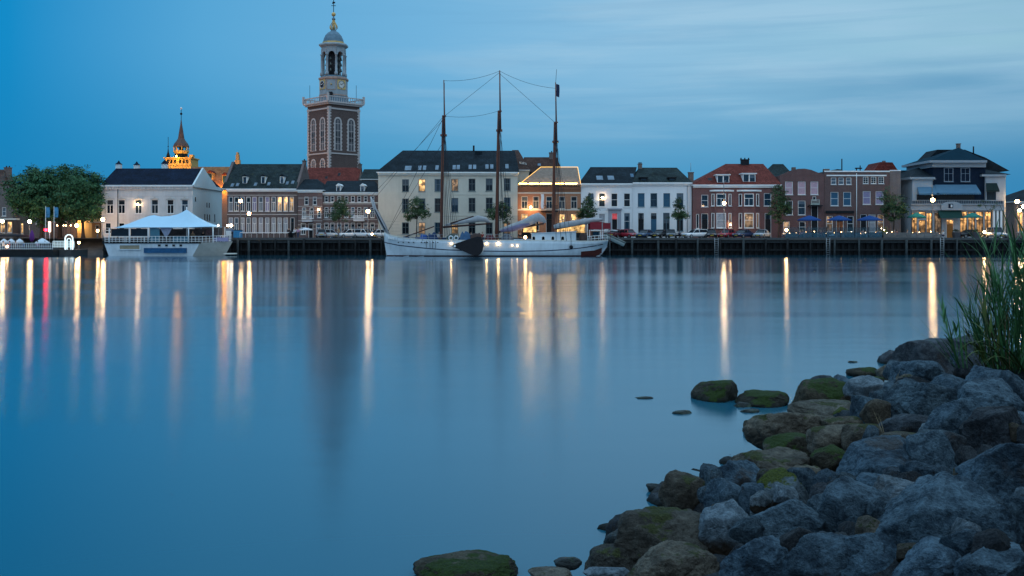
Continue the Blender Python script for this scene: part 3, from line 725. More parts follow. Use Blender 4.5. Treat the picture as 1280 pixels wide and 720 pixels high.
# ---------------------------------------------------------------- red hipped house with bays
b7 = brick('red_brick', (.20, .066, .062), (.145, .047, .047), (.2, .16, .15))
h = House('red_roof_house', 'red brick double house with red hip roof, white dormers and window bays', 'house', 866.3, 974.5, 171.5, 12, 231, b7, seed=14)
h.win(881, 243.5, 258.5, 8.6, 'sash', PANES[1]); h.win(959.5, 241.5, 257.5, 9.2, 'sash', PANES[1])
h.win(872, 267.5, 285.5, 3.6, 'plain', PANES[0]); h.door(881, 267, 8.4, dark); h.door(960, 266.5, 8, dark)
h.wall()
for (x0, x1, rx0, rx1) in ((888.5, 916, 894.5, 906), (922.5, 950.5, 929, 940.5)):      # two-storey bays with canted sides
    b = MB(); a, c, p, q = h.lx(x0), h.lx(x1), h.lx(rx0 - 1.4), h.lx(rx1 + 1.4)
    zt = h.lz(239.5); y = -.75
    b.add([(a, 0, 0), (p, y, 0), (q, y, 0), (c, 0, 0), (a, 0, zt), (p, y, zt), (q, y, zt), (c, 0, zt)], [(0, 1, 5, 4), (1, 2, 6, 5), (2, 3, 7, 6), (4, 5, 6, 7)])
    bay = b.build('bay', b7, h.root)
    b = MB(); e = .2; b.prism([(0, 0), (1, 0), (1, 1), (0, 1)], 0, 1) if False else None
    b.add([(a - e, 0, zt), (p - e, y - e, zt), (q + e, y - e, zt), (c + e, 0, zt), (a - e, 0, zt + .28), (p - e, y - e, zt + .28), (q + e, y - e, zt + .28), (c + e, 0, zt + .28)], [(0, 1, 2, 3), (0, 1, 5, 4), (1, 2, 6, 5), (2, 3, 7, 6), (4, 5, 6, 7)])
    b.build('bay_roof', white, h.root)
    for yt, yb, pm in ((242.5, 257.5, PANES[1]), (266.5, 285, pane_net if x0 < 900 else lit_soft)):
        ww, hh = (rx1 - rx0) * h.s, (yb - yt) * h.s
        cm = win_mesh(ww, hh, 'tee' if yt < 250 else 'sash', white); o = link('window', cm[0], h.root, ((p + q) / 2, y - .16, h.lz(yb))); link('pane', pane_mesh(cm, pm), o)
        for (u0, u1, sx) in ((a, p, -1), (q, c, 1)):
            L = math.hypot(u1 - u0, .75); ang = math.atan2(-.75 if sx < 0 else .75, u1 - u0)
            cm = win_mesh(min(.62, L * .6), hh, 'plain', white); nx, ny = math.sin(ang), -math.cos(ang)
            o = link('window', cm[0], h.root, ((u0 + u1) / 2 + nx * .13, y / 2 + ny * .13, h.lz(yb)), ang); link('pane', pane_mesh(cm, PANES[0] if sx < 0 or yt < 250 else lit_soft), o)
h.cornice(.5, .42); h.roof(907, 954, 204.8, 6, redtile, 'hip', .4, .3)
h.dormer(904, 219, 228, 15, 2, 'flat'); h.dormer(936.5, 217.5, 227, 15.5, 2, 'flat')
h.chimney(931, 198, 9.5, None, dark, 3); h.skylight(887.5, 224, 5, 3, dark)
h.lamp(911.5, 281, bulb_s, .14, 1.0)
h = House('back_house', 'house with mossy dark hip roof showing between the red roof and the gable', 'house', 962, 992, 186, 9, 222, MATS['back_brick'], seed=15)
h.wall(); h.roof(966, 979, 205, 4.5, slate_moss, 'hip')

# ---------------------------------------------------------------- brick gable front with pink curtains
b8 = brick('maroon_brick', (.155, .06, .058), (.115, .045, .045), (.17, .14, .13))
h = House('gable_house', 'brick house with low curved gable and three pink curtained windows, above blue parasols', 'house', 975, 1030, 172, 12, 219.5, b8, seed=16)
h.wins((986.3, 1002.2, 1018), 227, 243.3, 9.6, 'sash', pane_pink); h.wins((986.3, 1002.2), 250.8, 268.6, 9.4, 'sash', [PANES[2], PANES[1]])
h.win(1018, 245.5, 250, 4.5, 'plain', PANES[2]); h.door(1018.3, 254.5, 8.5, dark, False); h.wins((983, 1003), 277, 291, 8, 'sash', [lit_soft, PANES[2]])
h.wall()
pts = [(975, 219.5), (1030, 219.5), (1030, 218), (1022, 215.5), (1014, 212.3), (1006, 210.8), (998, 211), (988, 213.3), (980, 217), (975, 219)]
b = MB(); b.prism([(h.lx(x), h.lz(y)) for x, y in pts], -.02, .35); b.build('gable_top', b8, h.root)
b = MB(); b.prism([(-h.W / 2, h.H - .02), (h.W / 2, h.H - .02), (h.lx(1004), h.lz(212.5))], .36, 11.8); h.roofo = b.build('roof', slate, h.root); h.rd = 3
b = MB(); x = h.lx(993.5); b.box(x - .3, x + .3, .4, 1.1, h.H, h.lz(208.8)); b.build('chimney', MATS['chimney_brick'], h.roofo)
b = MB(); x0, x1, z = h.lx(1012.5), h.lx(1023), h.lz(255); b.box(x0, x1, -.7, -.002, z - .14, z); b.ring(rect(x0, x1, z, z + .75), rect(x0 + .06, x1 - .06, z + .06, z + .69), -.7, -.64)
for i in range(9): xx = x0 + .1 + (x1 - x0 - .2) * i / 8; b.box(xx - .02, xx + .02, -.69, -.65, z + .06, z + .69)
b.build('balcony', mat('pale_green_paint', (.35, .42, .38)), h.root)
b = MB(); b.prism([(h.lx(1009), h.lz(258)), (h.lx(1027), h.lz(258)), (h.lx(1026), h.lz(256.6)), (h.lx(1010), h.lz(256.6))], -.9, -.003); b.build('door_canopy', dark, h.root)

# ---------------------------------------------------------------- brick double house with flat parapet
h = House('parapet_house', 'flat topped brown brick house with white downpipe and two rows of white windows', 'house', 1030.3, 1112, 172.2, 12, 214.5, brick('brown_brick', (.145, .068, .062), (.105, .05, .048), (.17, .14, .13)), seed=17)
h.wins((1042, 1051.5, 1061), 222, 230.6, 6.6, 'sash', PANES[3]); h.wins((1082.2, 1092, 1101.6), 221, 229.5, 6.8, 'grid', PANES[0])
h.wins((1043.2, 1059), 240, 257.2, 9.8, 'sash', [pane_teal, pane_teal]); h.wins((1083.5, 1099.5), 239, 255.5, 9.8, 'sash', pane_lav)
h.wins((1037, 1063), 270, 290, 8, 'sash', [lit_soft, PANES[0]]); h.win(1090, 268, 290, 9, 'sash', pane_net); h.win(1101, 268, 290, 8, 'sash', lit_soft); h.door(1050, 270, 9, mat('orange_door', (.25, .08, .03))); h.door(1079.5, 268, 8, dark)
h.wall()
h.band('coping', 213.4, 215, .12); h.band('string_course', 218.6, 220.2, .1, None, 1033, 1108)
h.pipe(1070.5, None, white); h.band('shop_fascia', 263.5, 266.5, .25, dark, 1032, 1067)
b = MB(); x0, x1 = h.lx(1043), h.lx(1059); b.prism([(x0, h.H), (x1, h.H), (x1 - .8, h.H + .45), (x0 + .8, h.H + .5)], 1, 5); h.roofo = b.build('roof', dark, h.root); h.rd = 2
b = MB(); b.box(h.lx(1031), h.lx(1038), .4, 1.2, h.H - .1, h.H + .5); b.build('chimney', MATS['chimney_brick'], h.roofo)
b = MB(); x = h.lx(1052.3, 2); b.tube([(x, 2, h.H), (x, 2, h.lz(198.5, 2))], .1, 6); b.build('flue', dark, h.roofo)
b = MB(); b.box(h.lx(1069.5, 2), h.lx(1077.5, 2), 1.9, 2.4, h.lz(211, 2), h.lz(209.6, 2)); [b.tube([(h.lx(p, 2), 2.1, h.H), (h.lx(p, 2), 2.1, h.lz(q, 2))], .1, 5) for p, q in ((1071, 210), (1075.5, 206.8))]; b.build('chimney', dark, h.roofo)
h = House('side_house', 'narrow plain brick house with red mansard roof, right of the flat topped house', 'house', 1112.2, 1126, 173, 11, 213, brick('greyed_brick', (.16, .10, .09), (.13, .08, .075)), seed=18)
h.wall(); b = MB()
b.prism([(h.lx(1089, 5), h.H - 1), (h.lx(1121, 5), h.H - 1), (h.lx(1120, 5), h.H + .2), (h.lx(1113, 5), h.lz(203.5, 5)), (h.lx(1098, 5), h.lz(203, 5)), (h.lx(1090, 5), h.H + .2)], 4, 10); h.roofo = b.build('roof', redtile, h.root); h.rd = 5
b = MB(); b.box(h.lx(1103, 5), h.lx(1106, 5), 4.6, 5.2, h.H, h.lz(201, 5)); b.build('chimney', MATS['chimney_brick'], h.roofo)
h.band('coping', 212.5, 213.8, .08)
h = House('dark_house', 'dark house with dark pitched roof set back between brick row and restaurant', 'house', 1124, 1146, 180, 9, 231, brick('dark_brown_brick', (.10, .07, .06)), seed=19)  # dark brown brick is the wall's own colour
h.win(1134, 238, 246, 12, 'plain', PANES[1]); h.wall(); h.band('fascia', 232, 234, .1, offwhite); h.roof(1118, 1133, 213, 4, slate, 'hip')

# ---------------------------------------------------------------- villa restaurant
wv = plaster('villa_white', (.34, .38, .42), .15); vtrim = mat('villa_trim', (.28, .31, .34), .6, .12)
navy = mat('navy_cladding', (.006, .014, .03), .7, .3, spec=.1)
VY = 171
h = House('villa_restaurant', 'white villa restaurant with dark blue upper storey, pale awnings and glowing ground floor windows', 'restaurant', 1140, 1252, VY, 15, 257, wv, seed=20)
h.wins((1139.8 + 3.4, 1161.5), 266, 291, 7, 'cross', lit_rest, fm=dark); h.win(1152.8, 264.5, 272, 9, 'plain', lit_rest, fm=dark); h.win(1152.8, 275, 291, 9, 'plain', lit_rest, fm=dark)
h.win(1172.5, 266, 291, 9, 'cross', lit_soft, fm=dark)
h.door(1187.5, 274.5, 9, mat('amber_door', (.35, .15, .04), .4), True, lit_rest)
h.wins((1204.5, 1214.5, 1224.8, 1235), 264.5, 291, 8.6, 'cross', lit_rest, fm=dark)
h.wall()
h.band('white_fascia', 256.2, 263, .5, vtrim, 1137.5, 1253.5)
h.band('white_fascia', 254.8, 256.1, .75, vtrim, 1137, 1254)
b = MB(); pts = [(h.lx(1174), h.lz(262.8))] + [(h.lx(1174 + 26 * i / 10), h.lz(256.5 - 4.4 * math.sin(PI * i / 10) ** .7)) for i in range(11)] + [(h.lx(1200), h.lz(262.8))]
b.prism(pts, -.95, -.52); b.build('arched_fascia', vtrim, h.root)
b = MB(); b.box(h.lx(1182.5), h.lx(1188.2), -1.0, -.952, h.lz(260.3), h.lz(255)); sg = b.build('emblem', navy, h.root)
b = MB(); u = h.lx(1185.6); z0, z1 = h.lz(259.4), h.lz(255.9); b.box(u + .02, u + .22, -1.015, -1.002, z0, z1); b.tube([(u - .1, -1.01, z0), (u - .02, -1.01, (z0 + z1) / 2), (u - .1, -1.01, z1)], .02, 4); b.build('emblem_glyph', white, sg)
b = MB(); b.add([(h.lx(1171), -.54, h.lz(263.2)), (h.lx(1199.5), -.54, h.lz(263.2)), (h.lx(1199.5), -1.5, h.lz(273)), (h.lx(1171), -1.5, h.lz(273)), (h.lx(1199.5), -.54, h.lz(273)), (h.lx(1171), -.54, h.lz(273))], [(0, 1, 2, 3), (1, 4, 2), (0, 3, 5), (3, 2, 4, 5)])
b.build('green_awning', mat('dark_green_canvas', (.008, .04, .035), .8, .2), h.root)
b = MB(); zf = h.H                                            # balcony floor and railing over the ground floor
for i in range(40): xx = h.lx(1140 + 112 * i / 39); b.box(xx - .02, xx + .02, -.4, -.36, zf, zf + .85)
b.box(h.lx(1139), h.lx(1253), -.42, -.34, zf + .86, zf + .94); b.box(h.lx(1139), h.lx(1253), -.39, -.37, zf + .02, zf + .8, 1); b.build('balcony_railing', [steel, glass('smoky_panel', (.04, .055, .07), .3)], h.root)
def upper(name, x0, x1, yt, yb, y0, y1, m): 
    b = MB(); b.box(h.lx(x0, y0), h.lx(x1, y0), y0, y1, h.lz(yb, y0), h.lz(yt, y0)); return b.build(name, m, h.root)
upper('upper_wall', 1140.5, 1166, 224, 256.5, 2, 12, wv)
upper('upper_wall', 1232, 1256, 220.5, 256.5, 2, 14.5, wv)
upper('upper_wall', 1166.2, 1231.8, 209, 256.5, 2.4, 13, navy)
upper('side_cornice', 1137.5, 1169, 221.3, 224, 1.6, 12.4, vtrim)
upper('side_cornice', 1227.5, 1258, 218, 220.5, 1.6, 14.8, vtrim)
upper('top_cornice', 1162.5, 1234, 200.3, 203.2, 1.4, 14, vtrim)
upper('top_frieze', 1165.5, 1232.5, 203.3, 209, 2.0, 13.4, vtrim)
b = MB(); y = 1.4; yb = 14
A = [(h.lx(1164, y), y, h.lz(200.3, y)), (h.lx(1233, y), y, h.lz(200.3, y)), (h.lx(1233, y), yb, h.lz(200.3, y)), (h.lx(1164, y), yb, h.lz(200.3, y)), (h.lx(1198.5, 5), 5, h.lz(184.5, 5)), (h.lx(1198.5, 8), 8, h.lz(184.5, 5))]
b.add(A, [(0, 1, 4), (1, 2, 5, 4), (2, 3, 5), (3, 0, 4, 5), (0, 3, 2, 1)])
h.roofo = b.build('roof', mat('blue_zinc_roof', (.007, .028, .044), .9, .2, 1, .2, 4, spec=.04), h.root); h.rd = 6
b = MB(); yy = 8.5                                           # the taller slate roof behind, stepping down both sides
b.prism([(h.lx(1145, yy), h.lz(213.5, yy)), (h.lx(1262, yy), h.lz(213.5, yy)), (h.lx(1243, yy), h.lz(203, yy)), (h.lx(1232, yy), h.lz(197, yy)), (h.lx(1206, yy), h.lz(187, yy)), (h.lx(1172, yy), h.lz(187, yy)), (h.lx(1158, yy), h.lz(201, yy))], yy, 13.5); b.build('slate_roof', slate, h.roofo)
for (x0, x1, yt, ye, xi) in ((1138, 1168, 224, 221.3, 1166), (1228, 1258, 220.5, 218, 1232)):
    left = x0 < 1200; z0 = h.lz(ye, 1.6) + .01; zt = h.lz(209 if left else 203.5, 8)
    a, c = h.lx(x0, 1.6), h.lx(x1 + (0 if left else 6), 1.6)
    b = MB(); yb = 14.6
    if left: V = [(a, 1.6, z0), (c, 1.6, z0), (c, yb, z0), (a, yb, z0), (c, 8, zt), (a + 2.2, 8, zt - .6)]
    else: V = [(a, 1.6, z0), (c, 1.6, z0), (c, yb, z0), (a, yb, z0), (c - 3.6, 8, zt - .8), (a, 8, zt)]
    b.add(V, [(0, 1, 4, 5), (2, 3, 5, 4), (1, 2, 4), (3, 0, 5), (0, 3, 2, 1)]); b.build('side_roof', slate, h.roofo)
b = MB(); y = 6.5; b.box(h.lx(1196, y), h.lx(1199.8, y), y - .3, y + .3, h.lz(186, y), h.lz(180.5, y)); b.box(h.lx(1195.5, y), h.lx(1200.3, y), y - .36, y + .36, h.lz(180.4, y), h.lz(179.4, y)); b.build('chimney', MATS['chimney_brick'], h.roofo)
b = MB(); b.tube([(h.lx(1216.8, 8), 8, h.lz(194, 8)), (h.lx(1216.8, 8), 8, h.lz(183, 8))], .12, 6); b.build('flue', dark, h.roofo)
for px in (1186, 1207):
    cm = win_mesh(11.5 * h.s, 17.5 * h.s, 'cross', mat('blue_grey_frame', (.2, .25, .3), .5)); o = link('window', cm[0], h.root, (h.lx(px, 2.3), 2.3, h.lz(227, 2.3))); link('pane', pane_mesh(cm, PANES[1]), o)
def awning(x0, x1, yt, yb, y, out, m, name='awning'):
    b = MB(); V = [(h.lx(x0, y), y, h.lz(yt, y)), (h.lx(x1, y), y, h.lz(yt, y)), (h.lx(x1 + 1, y), y - out, h.lz(yb, y)), (h.lx(x0 - 2, y), y - out, h.lz(yb, y))]
    n = 26; rows = [[V[0], V[1]], [V[3], V[2]]]
    b.add(V + [(p[0], p[1], p[2] - .06) for p in V], [(0, 1, 2, 3), (7, 6, 5, 4), (0, 3, 7, 4), (1, 2, 6, 5)])
    for i in range(n):                                         # scalloped valance
        t0, t1 = i / n, (i + 1) / n; p = Vector(V[3]).lerp(Vector(V[2]), t0); q = Vector(V[3]).lerp(Vector(V[2]), t1)
        b.add([p, q, q - Vector((0, 0, .22)), (p + q) / 2 - Vector((0, 0, .34)), p - Vector((0, 0, .22))], [(0, 1, 2, 3, 4)])
    b.build(name, m, h.root)
canv = mat('pale_blue_canvas', (.08, .17, .25), .8, .12)
awning(1146, 1168, 231.5, 242, 2.35, 1.6, canv); awning(1168.5, 1220, 230.8, 241.5, 2.35, 1.6, canv)
upper('balcony_opening', 1146, 1165.5, 243, 254, 1.96, 1.99, PANES[2]); upper('balcony_opening', 1170, 1218, 243, 254, 2.36, 2.39, PANES[2])
awning(1232.5, 1246, 228.8, 238, 1.95, .7, mat('black_green_canvas', (.01, .022, .02), .8), 'awning'); upper('upper_window', 1233.5, 1245, 239, 250, 1.96, 1.99, PANES[0])
b = MB()
for px in (1241.5, 1246, 1250.5): b.box(h.lx(px) - .16, h.lx(px) + .16, -.35, -.05, 0, h.lz(263.2))
b.build('column', white, h.root)
upper('glass_porch', 1239.6, 1252, 264, 291, -.045, -.002, PANES[0])
# plain warm side lit by the lane lamps
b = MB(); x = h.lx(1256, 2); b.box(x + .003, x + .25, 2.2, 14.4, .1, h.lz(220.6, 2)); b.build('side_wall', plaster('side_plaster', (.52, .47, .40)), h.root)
for dy in (4, 7.5, 11): 
    b = MB(); b.box(x + .251, x + .29, dy, dy + 1, h.lz(238, 2), h.lz(228, 2)); b.build('side_window', PANES[2], h.root)

h = House('lane_house', 'dim gabled house at the lane behind the glowing lamps, right of the restaurant', 'house', 1268, 1330, 188, 12, 252, brick('lane_brick', (.16, .09, .07)), seed=21)
h.win(1275, 264, 290, 8, 'cross', lit_rest); h.win(1290, 264, 290, 8, 'cross', lit_warm); h.wall(); h.roof(1279, 1320, 237, 6, slate, 'hip'); h.cornice(.4, .3)

# ---------------------------------------------------------------- left bank houses behind the trees
h = House('gabled_house', 'brown house with chimneyed gable and lit shopfront, left of the big trees', 'house', -60, 16, 186, 10, 233, brick('dull_brick', (.11, .075, .072), (.085, .06, .058)), base=G, seed=22)
h.wins((-46, -30, -12, 5), 259, 270, 5, 'sash', PANES[3]); h.wins((-50, -36, -20, -4), 277, 291, 7, 'plain', lit_rest); h.wins((3.2, 12), 277, 291, 6.2, 'plain', lit_warm)
h.wall(); h.roof(-62, 8, 212, 5, browntile, 'gable', .3, .1); h.chimney(10, 208, 7, 5, None, 2)
h.band('shop_canopy', 273, 275, 1.4, offwhite, -58, 25)
h = House('low_house', 'low brick house with white framed window, under the leafy crowns behind the red lamp', 'house', 16.4, 62, 188, 9, 262, MATS['dull_brick'], base=G, seed=23)
h.wins((47, 55), 270, 280, 5, 'sash', PANES[3]); h.win(27.5, 279, 292, 3.5, 'plain', lit_warm); h.wall(); h.roof(20, 58, 249, 4.5, browntile, 'hip')
h = House('low_house', 'low reddish house with small windows, between the trunks of the big trees', 'house', 62.5, 96, 189, 9, 262, brick('rose_brick', (.15, .075, .065)), base=G, seed=24)
h.wins((68, 81), 270, 277, 4, 'sash', PANES[3]); h.wall(); h.roof(66, 92, 248, 4.5, browntile, 'hip')
yel = plaster('ochre_wall', (.50, .34, .14))
h = House('ochre_house', 'ochre house wall glowing yellow under its lamp, behind the right tree trunk', 'house', 96.5, 116, 187, 9, 258, yel, base=G, seed=25)
h.win(104, 264, 273, 5, 'sash', PANES[0]); h.win(112, 264, 273, 4, 'sash', PANES[0]); h.wall(); h.roof(98, 114, 246, 4.5, browntile, 'hip'); h.lamp(98.5, 282, bulb_y, .3, .9)
h = House('cafe_kiosk', 'small flat roofed ochre kiosk with dark hatch beside the pale corner house', 'kiosk', 115, 127, 182, 4, 278.5, plaster('kiosk_wall', (.42, .27, .13)), base=G, seed=26)
h.win(121.5, 281, 286, 5, 'plain', PANES[2]); h.wall(); b = MB(); b.box(-h.W / 2 - .3, h.W / 2 + .3, -.5, 4.3, h.H, h.H + .18); b.build('roof', offwhite, h.root)
h = House('floodlit_house', 'steep red roofed house with stepped orange floodlit gable, behind the white corner house', 'house', 246, 300, 205, 10, 236, brick('old_brick', (.22, .10, .06)), base=G, seed=27)
h.wall(); h.roof(240, 296, 208.5, 5, roofmat('orange_clay_tile', (.34, .15, .07), .34, .35), 'gable')
for px, yt in ((262, 216), (281, 219)): h.dormer(px, yt, 229, 6.5, 1, 'gable', mat('ochre_stone', (.42, .27, .12), .8), redtile)
b = MB(); x = h.lx(297, 3); z0 = h.H
for i, (w, z) in enumerate(((1.5, 207), (1.0, 200), (.6, 193.5), (.35, 190.5))): b.box(x - w / 2, x + w / 2, 2.6 + i * .01, 3.6 - i * .01, z0 if i == 0 else h.lz((207, 200, 193.5)[i - 1], 3), h.lz(z, 3))
b.build('stepped_gable', MATS['ochre_stone'], h.root)
for px, dy, pw in ((297, 1.6, 60), (281, -.3, 32), (262, -.3, 18)):
    q = MB(); q.ball((h.lx(px), dy - .9, h.H + .25), .16, 8); q.build('floodlight', glow('amber_flood_%d' % pw, (1, .40, .03), pw * 40), h.root)
# ================================================================== TOWERS
def facepanel(b, pts, M, mi=0): pass
# ---------------------------------------------------------------- the tall church tower
TY = 222.0; ts = TY / F
tb = brick('tower_brick', (.105, .056, .048), (.082, .047, .042), (.16, .14, .13), .2)
tstone = mat('tower_stone', (.50, .44, .42), .8, .15, 2)
tz = lambda py: PZ(py, TY) - G
tx = PX(417, TY)
t = empty('church_tower', 'tall square brick church tower with white arched windows, clock stage and open belfry lantern', 'tower', (tx, TY, G))
a = 65.0 * ts / math.sqrt(2); hh = a / 2                       # side of the square shaft, seen corner-on
H1 = tz(131)
M4 = [Matrix.Rotation(R(-45) + i * PI / 2, 4, 'Z') @ Matrix.Translation((0, -hh, 0)) for i in range(4)]
b = MB()
b.box(-hh, hh, -hh, hh, 0, H1 - .05, 0, Matrix.Rotation(R(45), 4, 'Z'))
b.build('shaft', tb, t)
zq = tz(212)
for i, (sx, sy) in enumerate(((-1, -1), (1, -1), (1, 1), (-1, 1))):  # toothed white quoins on the corners
    b = MB(); n = 42
    for k in range(n):
        z0 = zq + (H1 - 1 - zq) * k / n; z1 = zq + (H1 - 1 - zq) * (k + .98) / n; L = .62 if k % 2 else .36
        cx, cy = sx * hh, sy * hh
        b.box(min(cx + sx * .05, cx - sx * L), max(cx + sx * .05, cx - sx * L), min(cy + sy * .05, cy - sy * L), max(cy + sy * .05, cy - sy * L), z0, z1, 0, Matrix.Rotation(R(45), 4, 'Z'))
    b.build('quoin', tstone, t)
def tall_window(M, x, w, zt, zb):
    h = zt - zb; b = MB(); out = arch(w, h, 11, x, zb); inn = arch(w * .68, h - w * .17 - .1, 11, x, zb + .1)
    b.ring(out, inn, -.10, .05, 0, M)
    n = int(h / .8)
    for k in range(n):                                          # toothed edge blocks
        z0 = zb + k * .8
        if z0 + .4 > zt - w / 2: break
        for s in (-1, 1): b.box(x + s * w / 2 - (.0 if s > 0 else .16), x + s * w / 2 + (.16 if s > 0 else 0), -.085, .03, z0, z0 + .4, 0, M)
    o = b.build('window', tstone, t)
    p = MB(); p.prism(inn, -.05, .02, 0, M); p.build('louvres', mat('grey_louvre', (.09, .09, .10), .7, .3, 2), o)
    p = MB(); p.box(x - .05, x + .05, -.09, -.051, zb + .1, zt - w * .3, 0, M)
    for k in range(1, 5): p.box(x - w * .34, x + w * .34, -.085, -.052, zb + h * k / 5 - .04, zb + h * k / 5 + .04, 0, M)
    p.build('mullion', tstone, o)
    p = MB(); p.box(x - w * .22, x - .06, -.075, -.052, zb + h * .28, zb + h * .55, 0, M); p.box(x + .06, x + w * .22, -.075, -.052, zb + h * .28, zb + h * .55, 0, M); p.build('dark_opening', PANES[2], o)
for M in M4[:2]:
    for x in (-a * .215, a * .215):
        tall_window(M, x, 1.95, tz(149), tz(190)); 
        if M is M4[0]: tall_window(M, x, 1.8, tz(199.5), tz(212))
for z, pr, hgt in ((tz(194.5), .12, .28), (tz(147), .08, .0), (H1 - 1.6, .14, .35)):
    if not hgt: continue
    b = MB(); q = hh + pr; b.box(-q, q, -q, q, z, z + hgt, 0, Matrix.Rotation(R(45), 4, 'Z')); b.build('string_course', tstone, t)
b = MB(); q = hh + .75; Mz = Matrix.Rotation(R(45), 4, 'Z')
b.box(-q + .3, q - .3, -q + .3, q - .3, H1 - .55, H1 - .2, 0, Mz); b.box(-q, q, -q, q, H1 - .2, H1 + .12, 0, Mz)
b.build('cornice', tstone, t)
b = MB(); zr = tz(125.2)
for i in range(4):
    for k in range(17):
        x = -q + .1 + (2 * q - .2) * k / 16; b.box(x - .06, x + .06, 0 - .75 + .1, 0 - .75 + .2, H1 + .13, zr, 0, M4[i])
    b.box(-q, q, -.75, -.5, zr, zr + .2, 0, M4[i])
    b.box(q - .3, q + .1, -.85, -.45, H1 + .13, zr + .7, 0, M4[i])
b.build('balustrade', tstone, t)
for px in (387.5, 445.5):
    b = MB(); b.tube([(PX(px, TY) - tx, -.2, zr), (PX(px, TY) - tx, -.2, tz(107))], .045, 4); b.build('lightning_rod', dark, t)
def octo(name, prof, m, rot=PI / 8, parent=None):
    b = MB(); b.lathe([(r * ts / math.cos(PI / 8), tz(py)) for r, py in prof], 8, (0, 0, 0), 0, False, rot); return b.build(name, m, parent or t)
teal = mat('weathered_blue_lead', (.12, .19, .24), .6, .3, 1.5)
pale = mat('lantern_paint', (.30, .33, .35), .7, .2, 1.5)
gold = mat('gilding', (.65, .42, .16), .4, .2, metal=.3)
octo('lantern_base', [(17, 131), (17, 121.5), (16.4, 121)], teal)
octo('clock_stage', [(16.4, 121), (16.4, 101.5)], pale)
octo('stage_trim', [(16.9, 121.2), (16.9, 119.6)], mat('rose_trim', (.38, .25, .2))); octo('stage_trim', [(16.6, 101.4), (17.6, 100.4), (17.6, 98.6), (15.2, 97.6)], MATS['rose_trim'])
octo('belfry_floor', [(15.2, 97.6), (14.6, 95.8)], teal)
Rb = 13.6 * ts; cb = MB()
for k in range(8):
    tt = PI / 8 + k * PI / 4; c, s_ = math.cos(tt) * Rb / math.cos(PI / 8), math.sin(tt) * Rb / math.cos(PI / 8)
    b = MB(); b.lathe([(.40, tz(95.8)), (.40, tz(92)), (.27, tz(91.5)), (.24, tz(71)), (.38, tz(70.3)), (.38, tz(69))], 8, (c, s_, 0)); b.build('column', pale, t)
ring = MB()
for k in range(8):                                               # round arches between the columns
    M = Matrix.Rotation(k * PI / 4, 4, 'Z') @ Matrix.Translation((0, -Rb, 0)); w = 2 * Rb * math.tan(PI / 8)
    zb, zt = tz(70), tz(62); r = w / 2 - .3; n = 8
    out = [(-w / 2, zb), (-w / 2, zt), (w / 2, zt), (w / 2, zb)]
    top = [(-r, zb)] + [(r * math.cos(PI - PI * i / n), zb + min(r, zt - zb - .25) * math.sin(PI * i / n)) for i in range(1, n)] + [(r, zb)]
    pts = [(-w / 2, zb), (-w / 2, zt), (w / 2, zt), (w / 2, zb)] + top[::-1]
    ring.prism(pts, -.18, .22, 0, M)
ring.build('arcade', pale, t)
b = MB(); b.lathe([(1.2, tz(95.5)), (1.2, tz(62))], 8); b.build('bell_frame', mat('dark_belfry_timber', (.03, .03, .035)), t)  # dark timber core in one even colour
for k in range(7):
    tt = k * 2 * PI / 7
    for zz in (72, 79, 86):
        b = MB(); b.lathe([(.30, tz(zz + 4)), (.22, tz(zz + 2.6)), (.15, tz(zz + .8)), (.04, tz(zz))], 8, (1.65 * math.cos(tt), 1.65 * math.sin(tt), 0))
        b.build('bell', mat('bronze_bell', (.10, .11, .10), .4, .2, metal=.5), t)
octo('belfry_cornice', [(14, 62.2), (14.2, 60.5), (17.2, 58.2), (17.2, 56.6), (15.5, 55.6)], pale)
octo('dome', [(12.6, 55.8), (12.4, 54), (11.3, 49), (9.4, 44.5), (6.4, 41), (3.4, 39.2), (2.8, 37.5)], teal)
octo('dome_band', [(12.9, 55.2), (12.9, 53.2)], gold)
b = MB(); 
for k in range(8):
    tt = k * PI / 4; b.tube([(r * ts * math.cos(tt), r * ts * math.sin(tt), tz(py)) for r, py in ((2.6, 38), (4.6, 35.5), (4.6, 33), (3, 30), (1.4, 27), (1.2, 25))], .09, 5)
b.lathe([(.36, tz(38.5)), (.2, tz(24))], 8); b.build('open_crown', gold, t)
octo('finial', [(1.4, 25.2), (2.3, 24), (1.6, 22.6), (.6, 21.5), (.5, 20)], teal)
b = MB(); b.ball((0, 0, tz(18)), 2.7 * ts, 12); b.build('gilded_ball', gold, t)
b = MB(); b.tube([(0, 0, tz(16)), (0, 0, tz(-1))], .08, 5); b.box(-.5, .5, -.03, .03, tz(7.5), tz(6.8)); b.prism([(-.35, tz(5)), (.35, tz(4)), (.35, tz(2.5)), (-.2, tz(2))], -.04, .04); b.build('weathervane', dark, t)
Rc = 16.4 * ts
def dial(k, c0, c1):
    M = Matrix.Rotation(k * PI / 4, 4, 'Z') @ Matrix.Translation((0, -Rc, tz(107.5)))
    b = MB(); r = .98
    b.box(-1.05, 1.05, -.10, .02, -1.05, 1.05, 2, M)
    circ = lambda q: [(q * math.cos(2 * PI * i / 24), q * math.sin(2 * PI * i / 24)) for i in range(24)]
    b.prism(circ(r * .92), -.14, -.101, 0, M)
    b.ring(circ(r * .88), circ(r * .8), -.155, -.141, 1, M)
    for i in range(12): b.box(-.03, .03, -.155, -.142, r * .6, r * .78, 1, M @ Matrix.Rotation(i * PI / 6, 4, 'Y'))
    d = b.build('clock', [c0, c1, gold], t)
    hb = MB(); hb.box(-.045, .045, -.175, -.157, -.1, r * .48, 0, M @ Matrix.Rotation(R(-75), 4, 'Y')); hb.box(-.03, .03, -.195, -.177, -.12, r * .74, 0, M @ Matrix.Rotation(R(50), 4, 'Y')); hb.build('clock_hands', c1, d)
dial(-1, navy, white); dial(1, mat('dial_white', (.62, .58, .54)), dark)
